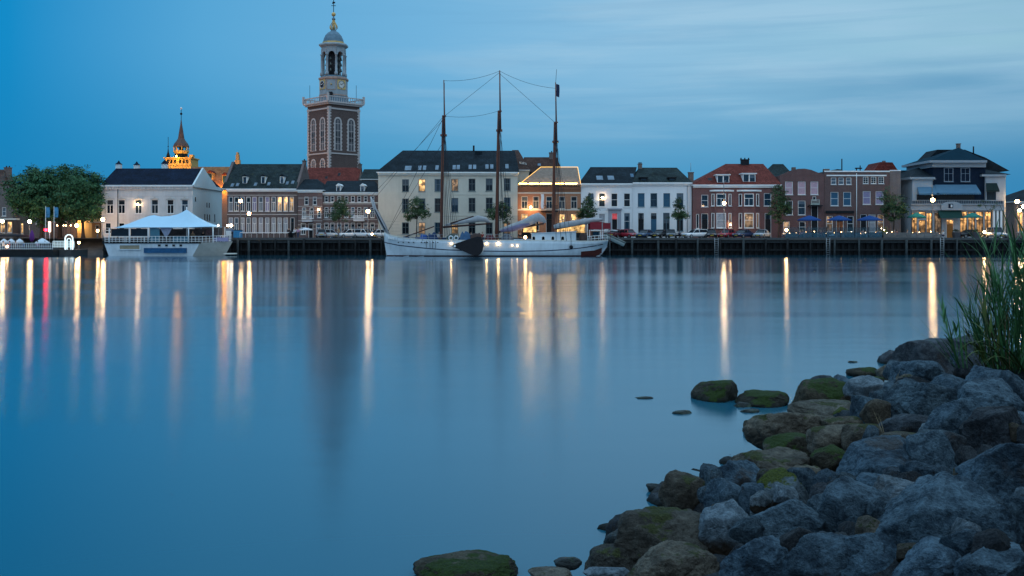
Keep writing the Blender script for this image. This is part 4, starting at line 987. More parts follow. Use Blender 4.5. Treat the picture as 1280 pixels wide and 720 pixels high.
b = MB(); M = Matrix.Translation((0, -Rc, tz(107.5))); b.ring(rect(-1.1, 1.1, -1.25, 1.25), rect(-.95, .95, -1.1, 1.1), -.08, .0, 0, M); b.ball((0, -Rc - .05, tz(107.5)), .2, 8, 1); b.build('front_panel', [MATS['rose_trim'], gold], t)
b = MB(); b.box(-.35, .35, -Rc - .9, -Rc - .02, tz(121), tz(117.5)); b.build('lantern_door', dark, t)

# church nave roof below the tower, rising above the hotel
hn = House('church_nave', 'red tiled church roof at the foot of the tall tower, with chimneyed gable ends', 'church', 392, 458, 200, 12, 232, MATS['old_brick'], base=G)
hn.wall(); hn.roof(386, 452, 209.5, 6, redtile, 'gable', .3, .1, gm=MATS['old_brick']); hn.chimney(450, 204, 4, 6, MATS['back_brick'], 1); hn.skylight(424, 218, 3, 4, dark); hn.skylight(408, 222, 3, 3, dark)
hn = House('back_house', 'long mossy slate roof showing right of the church tower, behind the hotel', 'house', 452, 486, 196, 10, 224, MATS['back_brick'], base=G)
hn.wall(); hn.roof(455, 478, 211.5, 5, slate_moss, 'hip')

# ---------------------------------------------------------------- small gold spire
SY = 232.0; ss = SY / F; sz = lambda py: PZ(py, SY) - G; sx0 = PX(226.5, SY)
t = empty('gold_spire', 'small floodlit golden turret with open lantern and slender spire, behind the pale corner house', 'tower', (sx0, SY, G))
ochre = mat('golden_stone', (.55, .36, .12), .8, .08, .4)
hw = 16.2 * ss
b = MB(); b.box(-hw, hw, -hw * .8, hw, 0, sz(199)); b.build('turret', ochre, t)
b = MB(); b.box(-hw - .25, hw + .25, -hw * .8 - .25, hw + .25, sz(199), sz(197.6)); b.box(hw - .3, hw + .5, -hw * .8 - .3, -hw * .8 + 1.2, sz(197.6), sz(194.5)); b.build('parapet', ochre, t)
for px in (214.5, 218.8, 223.1, 229.5, 233.8, 238.1):
    b = MB(); x = PX(px, SY) - sx0; b.box(x - .24, x + .24, -hw * .8 - .015, -hw * .8 + .1, sz(205), sz(200.6)); b.build('turret_window', dark, t)
b = MB(); b.box(-hw - .1, hw + .1, -hw * .8 - .14, -hw * .8 - .001, sz(207.6), sz(206.8)); b.build('string_course', ochre, t)
copper = mat('dark_copper', (.10, .065, .055), .6, .35, 1.5)
def so_(name, prof, m, n=8): 
    b = MB(); b.lathe([(r * ss, sz(py)) for r, py in prof], n, (0, 0, 0), 0, False, PI / 8); return b.build(name, m, t)
so_('roof_skirt', [(8.4, 197.6), (7.6, 193.5), (7.9, 192.5)], slate)
so_('lantern_floor', [(7.9, 192.5), (9.4, 190), (9.4, 188.6), (8.4, 188)], ochre)
for k in range(8):
    tt = PI / 8 + k * PI / 4; b = MB(); b.tube([(8.0 * ss * math.cos(tt), 8.0 * ss * math.sin(tt), sz(188.2)), (9 * ss * math.cos(tt), 9 * ss * math.sin(tt), sz(183.6))], .13, 6); b.build('lantern_post', ochre, t)
b = MB(); b.lathe([(.5, sz(188)), (.5, sz(183.5))], 8); b.build('bell', dark, t)
so_('lantern_roof', [(9.4, 184), (9.7, 183), (8.2, 179.5), (5.4, 176), (3.8, 173)], copper)
so_('spire', [(3.8, 173), (3.1, 168), (2.0, 161), (1.0, 155), (.5, 150)], copper)
b = MB(); b.tube([(0, 0, sz(150.5)), (0, 0, sz(136))], .07, 5); b.ball((0, 0, sz(142.3)), .3, 8); b.ball((0, 0, sz(135.3)), .26, 8, 1); b.build('finial', [dark, white], t)
b = MB(); xx = PX(213, SY) - sx0; b.lathe([(2.7 * ss, sz(198)), (2.2 * ss, sz(195)), (.9 * ss, sz(191)), (.35 * ss, sz(186))], 8, (xx, -1.5, 0)); b.tube([(xx, -1.5, sz(186)), (xx, -1.5, sz(172))], .06, 5); b.ball((xx, -1.5, sz(184)), .16, 6); b.build('corner_turret', slate, t)
for x, y, z, e in ((-2.6, -9.5, 217, 2.6), (2.6, -9.5, 217, 2.6), (0, -3.4, 196.9, .3)):
    q = MB(); q.ball((x, y, sz(z)), .2, 8); q.build('floodlight', glow('gold_flood_%d' % (e * 100), (1, .40, .025), 520 * e), t)
# ================================================================== THE SHIP
HY = 152.0; hs = HY / F
ship_white = plaster('ship_white_paint', (.60, .665, .71), .3)
navyl = mat('navy_stripe', (.01, .018, .05), .4)
spar = mat('varnished_spar', (.17, .062, .04), .5, .25, 2)
rope = mat('tarred_rope', (.03, .03, .035), .9)
sail = mat('furled_canvas', (.33, .33, .34), .85, .25, 1.4, .5, 4)
SX = PX(620, HY)
t = empty('sailing_ship', 'long white three masted sailing ship with black leeboard, moored along the far quay', 'ship', (SX, HY, 0))
X = lambda px: PX(px, HY) - SX
Z = lambda py: PZ(py, HY)
# sheer line (px, py of the rail), half beam at the rail and at the waterline
ST = [(480.5, 289.5, .05, .03), (483.5, 292, .75, .18), (489, 294.6, 1.35, .5), (500, 297, 2.0, 1.1), (515, 298.6, 2.5, 1.8), (535, 299.8, 2.85, 2.4), (560, 300.4, 3.0, 2.75), (600, 300.6, 3.05, 2.9),
      (640, 300.6, 3.05, 2.9), (680, 300.8, 3.0, 2.8), (705, 301.2, 2.85, 2.5), (725, 301.6, 2.6, 1.95), (742, 301.4, 2.3, 1.1), (752, 301.0, 2.0, .35), (759, 300.6, 1.75, .05)]
STEM = {0: 2.1, 1: -.25, 2: -.6, 12: -.5, 13: .25, 14: 1.35}       # lowest point of the section
def section(i, inset=0.):
    px, py, br, bw_ = ST[i]; zr = Z(py); zl = STEM.get(i, -.8); pts = []
    for f in (0, .12, .3, .5, .7, .85, 1):
        z = zl + (zr - zl) * f
        e = min(1, max(0, (z - zl) / max(.3, (zr - zl))))
        hbm = bw_ * .55 + (bw_ - bw_ * .55) * min(1, e / .35) if e < .35 else bw_ + (br - bw_) * ((e - .35) / .65) ** .8
        pts.append((X(px), -max(.02, hbm - inset), z))
    return pts
def hull_strip(name, za, zb, m, off):
    """painted band laid on the hull's camera side and far side, za/zb per station"""
    b = MB()
    for sgn in (1, -1):
        rows = []
        for i in range(len(ST)):
            s = section(i)
            def at(z):
                for p, q in zip(s, s[1:]):
                    if p[2] <= z <= q[2] or q is s[-1]:
                        f = (z - p[2]) / max(1e-4, q[2] - p[2]); return p[1] + (q[1] - p[1]) * min(1, max(0, f))
            rows.append([(s[0][0], sgn * (at(za(i)) - off), za(i)), (s[0][0], sgn * (at(zb(i)) - off), zb(i))])
        b.grid(rows)
    return b.build(name, m, t)
b = MB(); rows = []
for i in range(len(ST)):
    s = section(i); rows.append(s + [(x, -y, z) for x, y, z in s[::-1]])
b.grid(rows)
b.add(rows[-1], [tuple(range(len(rows[-1])))]); 
deck = [[(s[6][0], s[6][1] + .12, s[6][2] - .5), (s[6][0], -s[6][1] - .12, s[6][2] - .5)] for s in (section(i) for i in range(len(ST)))]
hull = b.build('hull', ship_white, t)
b = MB(); b.grid(deck[1:-1], 0, False); b.build('deck', mat('deck_planks', (.16, .12, .09), .8, .3, 3), t)
stripe = lambda i: Z([302, 303, 304, 306, 307.6, 309.6, 311.4, 312.9, 313.3, 312.6, 311.2, 309.2, 306.8, 305, 303.2][i])
hull_strip('sheer_stripe', lambda i: stripe(i) - .13, stripe, navyl, .02)
hull_strip('waterline_paint', lambda i: max(.0, STEM.get(i, -1) + .02), lambda i: max(.17, STEM.get(i, -1) + .1), mat('red_brown_boot', (.06, .02, .02), .6), .018)
hull_strip('rub_rail', lambda i: Z(ST[i][1]) - .02, lambda i: Z(ST[i][1]) + .1, offwhite, .03)
b = MB(); rows = []
for i in (11, 12, 13): s = section(i); rows.append([(s[k][0], s[k][1] - .025, s[k][2]) for k in (1, 2, 3)])
b.grid(rows); b.build('rusty_bilge', mat('rust_red', (.10, .025, .02), .7), t)
b = MB()
for i, px in enumerate((500, 506, 513, 519, 529, 533, 536, 543.5, 549)):
    s = section(4); b.box(X(px) - .09, X(px) + .09, -2.9 + (px < 510) * .65 + (px < 520) * .25, -2.2, Z(302.8) - .07, Z(302.8) + .07)
b.build('scuppers', dark, t)
b = MB()                                                         # bow lettering: pale blocks too worn to read
for i in range(4): b.box(X(486.5 + i * 2.1), X(487.9 + i * 2.1), -1.42 - i * .16, -1.1 - i * .16, Z(298.4 + i * .35), Z(296.2 + i * .35))
b.build('bow_scroll', white, t)
# leeboard
b = MB(); pts = [(567, 307.4), (568, 305.6), (574, 303.2), (582, 300.4), (592, 297.2), (598, 295.4), (602, 296.5), (604.6, 301), (605.4, 307), (604.4, 313), (601, 317.6), (597, 319.3), (590, 318), (582, 314.2), (574, 310.8), (568.5, 309)]
b.prism([(X(x), Z(y)) for x, y in pts], -3.42, -3.24); lb = b.build('leeboard', mat('black_tarred_wood', (.012, .011, .014), .6, .4, 1.5, .3), t)
q = MB(); q.lathe([(.18, 0), (.18, .1)], 8, (0, 0, 0), 0, False, 0, Matrix.Translation((X(570), -3.42, Z(307.3))) @ Matrix.Rotation(R(90), 4, 'X')); q.build('pivot', white, lb)
q = MB(); q.tube([(X(602.5), -3.47, Z(318)), (X(604.6), -3.47, Z(313.5)), (X(605.4), -3.47, Z(309))], .07, 5); q.build('iron_edge', stone, lb)
# long deckhouse aft with four windows
b = MB()
for (x0, x1, yt0, yt1, yb) in ((664.5, 719, 292.2, 289.6, 302),):
    V = [(X(x0), -2.15, Z(yb)), (X(x1), -2.15, Z(yb)), (X(x1), -2.15, Z(yt1)), (X(x0), -2.15, Z(yt0)), (X(x0), 2.15, Z(yb)), (X(x1), 2.15, Z(yb)), (X(x1), 2.15, Z(yt1)), (X(x0), 2.15, Z(yt0))]
    b.add(V, [(0, 1, 2, 3), (5, 4, 7, 6), (1, 5, 6, 2), (4, 0, 3, 7), (3, 2, 6, 7), (0, 4, 5, 1)])
    b.add([(x - .1 if i in (0, 3) else x + .1, y * 1.06, z + d) for d in (0.01, .1) for i, (x, y, z) in enumerate((V[3], V[2], V[6], V[7]))], [(0, 1, 5, 4), (1, 2, 6, 5), (2, 3, 7, 6), (3, 0, 4, 7), (4, 5, 6, 7), (3, 2, 1, 0)])
dh = b.build('deckhouse', ship_white, t)
for px in (666.8, 678.5, 690.3, 702.5):
    q = MB(); o = [(X(px) + x, Z(300.2) + z) for x, z in arch(.5, .62, 7)]; i_ = [(X(px) + x * .8, Z(300.2) + .05 + z * .84) for x, z in arch(.5, .62, 7)]
    q.ring(o, i_, -2.2, -2.151); f = q.build('window', offwhite, dh); q = MB(); q.prism(i_, -2.175, -2.152); q.build('pane', PANES[2], f)
b = MB(); b.box(X(642), X(664), -1.7, 1.7, Z(302), Z(299)); b.box(X(645), X(663.5), -1.76, -1.70, Z(301.6), Z(299.7), 1); b.build('skylight_house', [ship_white, navyl], t)
def tarp(name, x0, x1, yt, m, y0=-1.5, y1=1.3, seed=1):
    """a lumpy covered heap on deck"""
    rr = random.Random(seed); n = 9; rows = []
    for i in range(n):
        f = i / (n - 1); e = min(1, 4 * f, 4 * (1 - f)) ** .5; zt = Z(302.5) + (Z(yt) - Z(302.5)) * e * rr.uniform(.78, 1.05)
        rows.append([(X(x0 + (x1 - x0) * f), y, z) for y, z in ((y0, Z(302.6)), (y0 + .1, zt - .25), (y0 * .55, zt), (y1 * .4, zt + rr.uniform(-.1, .1)), (y1, zt - .3), (y1, Z(302.6)))])
    b = MB(); b.grid(rows); return b.build(name, m, t)
tp = lambda n_, c: mat('tarp_' + n_, c, .75, .4, 2, .5, 4)
tarp('tarpaulin', 524, 536, 292.5, tp('blue', (.02, .06, .20)), seed=2); tarp('tarpaulin', 533, 548, 290.8, tp('dark_blue', (.015, .035, .09)), seed=3)
tarp('deck_gear', 556, 574, 292.5, tp('olive', (.05, .07, .06)), seed=4); tarp('deck_gear', 574, 590, 289.5, tp('steel_blue', (.04, .09, .17)), seed=5); tarp('deck_gear', 586, 604, 290.5, tp('brown', (.06, .035, .03)), seed=6)
tarp('deck_gear', 606, 619, 291.5, tp('maroon', (.09, .02, .025)), seed=7); tarp('tarpaulin', 625, 643, 291.8, tp('grey', (.10, .11, .13)), seed=8); tarp('deck_gear', 500, 514, 295.5, tp('dark_blue', (.015, .035, .09)), -1.0, 1.0, 9)
tarp('deck_gear', 723, 735, 291, tp('wood', (.05, .03, .025)), seed=10)
b = MB(); b.box(X(520), X(548), -1.3, 1.3, Z(302.5), Z(296.4)); b.build('fore_hatch', mat('blue_tarpaulin', (.02, .05, .13), .7, .4, 2), t)
b = MB(); b.box(X(553), X(600), -1.2, 1.2, Z(302.5), Z(296.8)); b.build('main_hatch', mat('dark_blue_cover', (.015, .035, .08), .7, .4, 2), t)
def mast(px0, px1, ytop, ycross, r0, yb=300):
    x0, x1 = X(px0), X(px1); zb, zc, zt = Z(yb), Z(ycross), Z(ytop); xc = x0 + (x1 - x0) * .62; zo = zc + 2.9
    b = MB(); b.tube([(x0, 0, zb - .5), (xc, 0, zc), (xc + .03, 0, zo)], [r0, r0 * .78, r0 * .6], 10)
    m_ = b.build('mast', spar, t)
    q = MB(); q.tube([(xc + .3, 0, zc - .2), (x1, 0, zt)], [r0 * .55, r0 * .28], 8); q.build('topmast', spar, m_)
    q = MB(); q.box(xc - .35, xc + .6, -.5, .5, zc - .22, zc + .05); q.tube([(xc + .2, -1.1, zc), (xc + .2, 1.1, zc)], .06, 5); q.box(xc - .1, xc + .5, -.25, .25, zo - .12, zo + .06); q.build('crosstree', spar, m_)
    q = MB(); q.tube([(xc + .36, -.02, zo), (xc + .36, -.02, zc)], .05, 5); q.build('white_doubling', ship_white, m_)
    return (x0, xc, x1, zb, zc, zo, zt)
m1 = mast(551.5, 554.8, 100, 168.5, .26); m2 = mast(620.6, 624.6, 88, 162.5, .29); m3 = mast(691.2, 694.5, 103, 176.5, .27)
def line(name, pts, r=.022, sag=0.):
    P3 = [Vector(p) for p in pts]
    if sag and len(P3) == 2: P3 = [P3[0].lerp(P3[1], f) - Vector((0, 0, sag * 4 * f * (1 - f))) for f in [i / 8 for i in range(9)]]
    b = MB(); b.tube(P3, r, 4, 0, False); return b.build(name, rope, t)
for (x0, xc, x1, zb, zc, zo, zt) in (m1, m2, m3):
    for sy in (-1, 1):
        for k, dx in enumerate((.35, 1.1, 1.9)): line('shroud', [(xc, sy * .15, zo - .3), (x0 + dx, sy * 2.95, 2.35)], .036)
        line('backstay', [(x1, 0, zt - 2.0), (xc + .25, sy * 1.1, zc), (x0 + 2.6, sy * 2.95, 2.35)], .024)
        line('topmast_stay', [(x1, 0, zt - 5), (xc + .2, sy * 1.1, zc)], .02)
    line('halyard', [(x1 + .1, .1, zt - .4), (x0 + .6, .4, zb + .6)], .02); line('halyard', [(xc + .35, -.2, zo), (x0 + 1.0, -.5, zb + .8)], .02)
line('triatic_stay', [(m1[2], 0, m1[6] - .1), (m2[2], 0, m2[6] - .1)], .024, .5); line('triatic_stay', [(m2[2], 0, m2[6] - .1), (m3[2], 0, m3[6] - .9)], .024, .5)
line('spring_stay', [(m1[1], 0, m1[5]), (m2[1], 0, m2[5])], .022, .5); line('topmast_stay', [(m2[2], 0, m2[6] - .3), (m1[1] + .3, 0, m1[5])], .024); line('topmast_stay', [(m2[2], 0, m2[6] - .5), (m3[1], 0, m3[5])], .024)
bx, bz = X(463.5), Z(246)                                        # bowsprit hauled up out of the way
for zz in (m1[5] - .4, m1[4] - 1.2): line('forestay', [(m1[1], 0, zz), (X(484), 0, Z(291))], .028)
line('jib_stay', [(m1[2], 0, m1[6] - 6), (bx, 0, bz)], .024); line('jib_stay', [(m1[1], 0, m1[5] - .2), (bx + .4, 0, bz - .5)], .024)
b = MB(); b.tube([(X(484.5), 0, Z(293)), (X(476), 0, Z(277)), (X(468), 0, Z(261)), (bx, 0, bz)], [.26, .24, .2, .13], 8); bsp = b.build('bowsprit', mat('grey_painted_spar', (.42, .42, .42), .6), t)
b = MB(); b.tube([(X(466.5), -.15, Z(250)), (X(470), -.28, Z(262)), (X(475), -.34, Z(272)), (X(481), -.34, Z(283)), (X(486), -.3, Z(293))], [.12, .16, .3, .34, .1], 8); b.build('furled_jib', sail, bsp)
b = MB(); b.tube([(X(469), -.5, Z(262)), (X(474.5), -.62, Z(273)), (X(482), -.6, Z(287))], [.08, .13, .1], 6); b.build('jib_rope', rope, bsp)
line('bobstay', [(bx, 0, bz), (X(481), 0, Z(305))], .03); line('bow_net_rope', [(bx, 0, bz + .3), (X(489), -.9, Z(295))], .025)
def bundle(name, pts, rads, m=sail, y=-.1):
    b = MB(); b.tube([(X(px), y, Z(py)) for px, py in pts], rads, 9)
    rr = random.Random(len(pts)); b.v = [(x, yy + rr.uniform(-.06, .06), z + rr.uniform(-.07, .07)) for x, yy, z in b.v]
    return b.build(name, m, t)
for a, c, d in (((554, 284), (613, 279.4), 0), ((623, 290), (680, 279.6), 0), ((694, 286), (752, 275.6), 0)):
    bm_ = MB(); bm_.tube([(X(a[0]), -.1, Z(a[1])), (X(c[0]), -.1, Z(c[1]))], [.17, .12], 7); bm_.build('boom', mat('dark_spar', (.05, .022, .02), .5), t)
bm_ = MB(); bm_.tube([(X(563), -.25, Z(279.5)), (X(592), -.25, Z(270.4))], [.14, .1], 7); bm_.build('gaff', MATS['dark_spar'], t)
bundle('furled_sail', [(556, 281.5), (570, 279), (585, 276), (598, 273.2), (607, 274.5), (612, 277.5)], [.12, .22, .38, .5, .36, .12])
bundle('furled_sail', [(625, 287.5), (640, 283.5), (655, 279), (667, 274), (673, 271.5), (678, 274.5), (682, 278)], [.2, .48, .62, .72, .66, .55, .15])
bundle('sail_cover', [(626, 289), (640, 286.6), (652, 283), (662, 279.5)], [.1, .38, .42, .15], mat('violet_sail_cover', (.16, .14, .22), .8), -.55)
bundle('furled_sail', [(692, 283.5), (703, 281.5), (716, 279.5), (730, 277), (742, 275.4), (753, 274.5)], [.3, .45, .46, .44, .4, .15])
b = MB(); b.tube([(X(506), -.3, Z(296.5)), (X(543), -.3, Z(283))], .1, 6); b.build('spare_spar', MATS['dark_spar'], t)
# wheel shelter with red canopy, stern rail, davits
b = MB(); b.add([(X(736.5), -1.7, Z(278)), (X(751), -1.7, Z(277.5)), (X(751), 1.7, Z(277.5)), (X(736.5), 1.7, Z(278)), (X(736.5), -1.75, Z(286.6)), (X(751), -1.75, Z(287)), (X(751), 1.75, Z(287)), (X(736.5), 1.75, Z(286.6))], [(0, 1, 2, 3), (0, 1, 5, 4), (1, 2, 6, 5), (3, 2, 6, 7)])
b.add([(X(752.3), -1.6, Z(278.5)), (X(762), -1.6, Z(279)), (X(762), -1.6, Z(286.2)), (X(752.3), -1.6, Z(286.5)), (X(752.3), 1.6, Z(278.5)), (X(762), 1.6, Z(279)), (X(762), 1.6, Z(286.2)), (X(752.3), 1.6, Z(286.5))], [(0, 1, 2, 3), (4, 5, 1, 0), (1, 5, 6, 2)])
for px in (737, 750.5, 753, 761.5): b.tube([(X(px), -1.6, Z(278)), (X(px), -1.6, Z(302))], .04, 5)
b.build('red_canopy', mat('red_canvas', (.22, .02, .03), .8, .2), t)
b = MB(); b.box(X(739), X(749), -1.1, 1.1, Z(302.5), Z(289)); b.box(X(740.5), X(748.5), -1.13, -1.1, Z(294), Z(290), 1); b.build('wheelhouse', [mat('dark_varnish', (.06, .035, .03), .5), PANES[1]], t)
b = MB()
rail = [(731, 302), (733, 295.6), (742, 294.8), (752, 294.2), (757.5, 293.8)]
for sy in (-1, 1):
    for dz in (0, .42): b.tube([(X(px), sy * (2.3 - max(0, px - 735) * .02), Z(py) - dz) for px, py in rail[1:]], .035, 5)
    for px, py in rail[1:] + [(737.5, 295.2), (747, 294.5)]: b.tube([(X(px), sy * (2.3 - max(0, px - 735) * .02), Z(py)), (X(px), sy * (2.3 - max(0, px - 735) * .02), Z(302))], .03, 5)
b.build('stern_rail', white, t)
b = MB()
for sy in (-.9, .9): b.tube([(X(756), sy, Z(301)), (X(758), sy, Z(291)), (X(764), sy, Z(287.5)), (X(771), sy, Z(288.5))], .07, 6)
b.build('davit', white, t)
b = MB()
for x0, x1 in ((500, 560), (606, 642)):                          # guard rail amidships
    for dz in (.45, .9): b.tube([(X(x0), -2.85, Z(300.4) + dz), (X(x1), -2.9, Z(300.6) + dz)], .02, 4)
    for i in range(9): px = x0 + (x1 - x0) * i / 8; b.tube([(X(px), -2.87, Z(300.7)), (X(px), -2.87, Z(300.7) + .9)], .022, 4)
b.build('guard_rail', steel, t)
for i, px in enumerate((535, 539.5, 542.5, 546.5)): line('fender_rope', [(X(px), -3.02, Z(300.6)), (X(px), -3.0, Z(310))], .035)
b = MB(); b.ball((X(712.5), -3.0, Z(308.6)), .3, 10); b.tube([(X(712.5), -2.9, Z(306)), (X(712.5), -2.75, Z(290))], .025, 4); b.build('fender', dark, t)
for px, py in ((565, 297.5), (571.5, 297.5)):                      # lifebuoys
    q = MB(); q.grid([[(X(px) + (.3 + .09 * math.cos(v)) * math.cos(u), -2.95 + .09 * math.sin(v), Z(py) + (.3 + .09 * math.cos(v)) * math.sin(u)) for v in [k * PI / 3 for k in range(7)]] for u in [k * PI / 6 for k in range(13)]]); q.build('lifebuoy', ship_white, t)
for px, py, r, y in ((565.5, 304, .13, -3.05), (609, 304.2, .15, -3.05), (623.2, 304.2, .2, -3.05), (646.5, 306.9, .07, -3.02), (640, 306.5, .06, -3.02), (656.5, 296.6, .24, -1.4)):
    q = MB(); q.ball((X(px), y - .08, Z(py)), r, 10); q.build('deck_lamp', bulb_s if r < .1 else deck_bulb, t)
    if y < -2: q = MB(); q.box(X(px) - .1, X(px) + .1, y, y + .2, Z(py) - .1, Z(py) + .25); q.build('lamp_bracket', ship_white, t)
for px, py, w_ in ((721, 285.6, 20), (700, 288, 8), (664, 286.8, 7), (652, 289, 5)):    # lit panels of the added stall seen over the deck
    pass
b = MB(); 
for k in range(3): b.grid([[(m3[2] + .1 + .16 * i + .03 * math.sin(j), .02 * math.sin(i + j), m3[6] - .2 - .48 * j - i * .06) for i in range(4)] for j in range(5)]) if k == 0 else None
b.build('masthead_pennant', mat('dark_pennant', (.02, .03, .07), .8), t)
b = MB(); b.tube([(m3[2], 0, m3[6] - .3), (m3[2] + .15, 0, m3[6] + 2.0)], .03, 4); b.build('pennant_staff', rope, t)

# tender hanging from the stern
b = MB(); rows = []
T0, T1 = Vector((PX(755.5, HY), HY - .1, Z(291.5))), Vector((PX(781, HY), HY - .3, Z(303.5)))
for i in range(9):
    f = i / 8; c = T0.lerp(T1, f); w = .85 * math.sin(PI * min(1, .22 + f * .78 if f < .6 else (1 - f) * 1.55 + .14)) ** .6
    d = (T1 - T0).normalized(); n = Vector((d.z, 0, -d.x)) * -1
    rows.append([c + Vector((0, w * math.cos(a), 0)) - n * (.62 * math.sin(a)) for a in [PI * k / 8 for k in range(9)]])
b.grid(rows); tb_ = b.build('tender', mat('tender_grp', (.48, .50, .46), .5, .1), None); tag(tb_, 'small pale tender boat hanging slantwise from the stern of the ship', 'boat')
b = MB(); 
for k in (0, 8): b.tube([r[k] for r in rows], .14, 7)
b.build('gunwale', mat('grey_rubber', (.14, .16, .15), .7), tb_)
b = MB(); b.add([r[0] for r in rows] + [r[8] for r in rows], [(i, i + 1, i + 10, i + 9) for i in range(8)]); b.build('boat_cover', mat('tender_cover', (.22, .25, .24), .8), tb_)

# ================================================================== TENT BOAT
BY = 153.0; X0 = PX(205, BY); X = lambda px: PX(px, BY) - X0; Z = lambda py: PZ(py, BY)
t = empty('restaurant_boat', 'white moored party boat under a peaked pale tent, beside the embankment slope', 'boat', (X0, BY, 0))
zd = Z(303.2); b = MB(); cb = [(129.8, 304, 135.5), (250, 303.2, 240)]
prof = [(129.5, 303.8), (250, 303.2), (284, 301.8), (274.5, 317), (270, 319.5), (136, 319.5)]
hull_l = [(X(130), 0, Z(303.6)), (X(250), 0, zd), (X(284), 3, Z(301.8)), (X(250), 6, zd), (X(130), 6, Z(303.6))]
hull_w = [(X(136), .35, -.4), (X(238), .35, -.4), (X(272.5), 3, -.4), (X(238), 5.6, -.4), (X(136), 5.6, -.4)]
b.add(hull_l + hull_w, [(0, 1, 6, 5), (3, 4, 9, 8), (4, 0, 5, 9), (0, 1, 2, 3, 4), (9, 8, 7, 6, 5)], 0); b.add(hull_l + hull_w, [(1, 2, 7, 6), (2, 3, 8, 7)], 1)
hl = b.build('hull', [ship_white, mat('bow_cream', (.42, .40, .36), .5, .15)], t)
def onhull(px, py): 
    f = (Z(py) + .4) / (zd + .4); return .35 * (1 - f)
b = MB(); b.box(X(180), X(233), onhull(0, 316.5) - .34, onhull(0, 316.5) + .05, Z(316.3), Z(310)); bn = b.build('blue_banner', mat('banner_blue', (.012, .075, .17), .6, .5, 1.2), t)
b = MB(); b.add([(X(149), -.02 + onhull(0, 311.6), Z(311.6)), (X(174.5), -.02 + onhull(0, 311.6), Z(311.6)), (X(175), -.03 + onhull(0, 306.5), Z(306.5)), (X(150), -.03 + onhull(0, 306.5), Z(306.5))], [(0, 1, 2, 3)])
b.build('side_window', glass('boat_tan_glass', (.30, .25, .17), .2, .3), t)  # pale tan pane colour, without any glow
b = MB(); o = rect(X(148), X(176), Z(312.3), Z(305.8)); i_ = rect(X(149.5), X(174.5), Z(311.4), Z(306.6)); b.ring(o, i_, -.06, .25); b.build('window_rim', ship_white, t)
for px in (199, 208, 217, 226): q = MB(); q.box(X(px - 1.6), X(px + 1.6), -.02, .2, Z(308), Z(305.6)); q.build('porthole', PANES[2], t)
b = MB(); b.box(X(129), X(251), -.1, .02, Z(303.4) - .12, Z(303.4) + .08); b.build('rub_rail', dark, t)
# tent membrane
pe = [(136, 285, 285), (150, 284.6, 280), (164, 284.4, 274.5), (177, 284.2, 270), (184, 284.2, 268.6), (192, 284.2, 270.6), (204, 284.2, 270), (214, 284.2, 267.8), (220, 284.2, 265), (225.5, 284.2, 261.8), (231, 284.2, 265.6), (240, 284, 271.5), (252, 283.6, 277.6), (267, 283.2, 283.2)]
b = MB(); rows = []
for px, ye, yr in pe:
    r = []
    for k in range(15):
        v = k / 14; y = -.25 + 6.5 * v; q = 1 - abs(2 * v - 1)
        zr = PZ(yr, BY + 3); r.append((X(px) * (1 + .0), y, Z(ye) + (zr - Z(ye)) * q ** 1.25))
    rows.append(r)
b.grid(rows); b.build('tent', mat('tent_membrane', (.42, .60, .72), .6, .06, .5), t)
b = MB(); 
for px, ye in ((137, 285), (162, 284.5), (185.5, 284.2), (236, 284), (266.5, 283.2)):
    for y in (-.1, 6.1): b.tube([(X(px), y, zd), (X(px), y, Z(ye))], .09, 6)
b.build('tent_posts', white, t)
b = MB(); b.tube([(X(225.5), 3, zd), (X(225.5), 3, PZ(258.5, BY + 3))], .09, 6); b.build('tent_mast', white, t)
b = MB(); b.box(X(138.3), X(161), .15, .2, Z(295.5), Z(286)); b.box(X(163), X(184.6), .15, .2, Z(295.5), Z(286)); b.build('dark_tent_wall', mat('smoked_vinyl', (.008, .02, .032), .3, .3, spec=.15), t)
b = MB(); b.box(X(186.8), X(199), .15, .2, Z(303), Z(284.8)); b.build('blue_tent_wall', mat('blue_vinyl', (.06, .17, .23), .25, .2), t); b = MB(); b.box(X(215), X(235), .15, .2, Z(303), Z(296)); b.build('blue_tent_wall', mat('blue_vinyl', (.06, .17, .23), .25, .2), t)
b = MB(); b.prism([(X(199.3), Z(284.5)), (X(215), Z(284.5)), (X(211), Z(292)), (X(207), Z(298)), (X(203), Z(291))], .1, .24); b.build('gathered_curtain', mat('grey_curtain', (.22, .24, .32), .8, .3, 3), t)
b = MB(); b.box(X(187), X(262), 4.2, 4.3, zd, Z(286)); b.build('back_wall', mat('boat_back_wall', (.09, .085, .09), .7, .5, .8), t)
b = MB(); b.box(X(244), X(258), 3.4, 4.0, zd, Z(297)); b.box(X(247), X(255), 4.1, 4.19, Z(294), Z(287), 1); b.build('bar_counter', [mat('bar_wood', (.13, .08, .06)), mat('bar_shelf', (.10, .07, .08), .5, .6, 3)], t)
def railing(name, pts, h, n, m, parent, r=.03):
    b = MB(); pts = [Vector(p) for p in pts]
    for dz in (h, h * .55, h * .2): b.tube([p + Vector((0, 0, dz)) for p in pts], r, 5, 0, False)
    L = [(q - p).length for p, q in zip(pts, pts[1:])]; tot = sum(L)
    for i in range(n + 1):
        d = tot * i / n; j = 0
        while j < len(L) - 1 and d > L[j]: d -= L[j]; j += 1
        p = pts[j].lerp(pts[j + 1], min(1, d / L[j])); b.tube([p, p + Vector((0, 0, h))], r * 1.1, 5, 0, False)
    return b.build(name, m, parent)
railing('railing', [(X(131), .05, Z(303.2)), (X(250), .05, zd), (X(282), 3, Z(302)), (X(250), 5.9, zd)], .95, 44, white, t, .035)
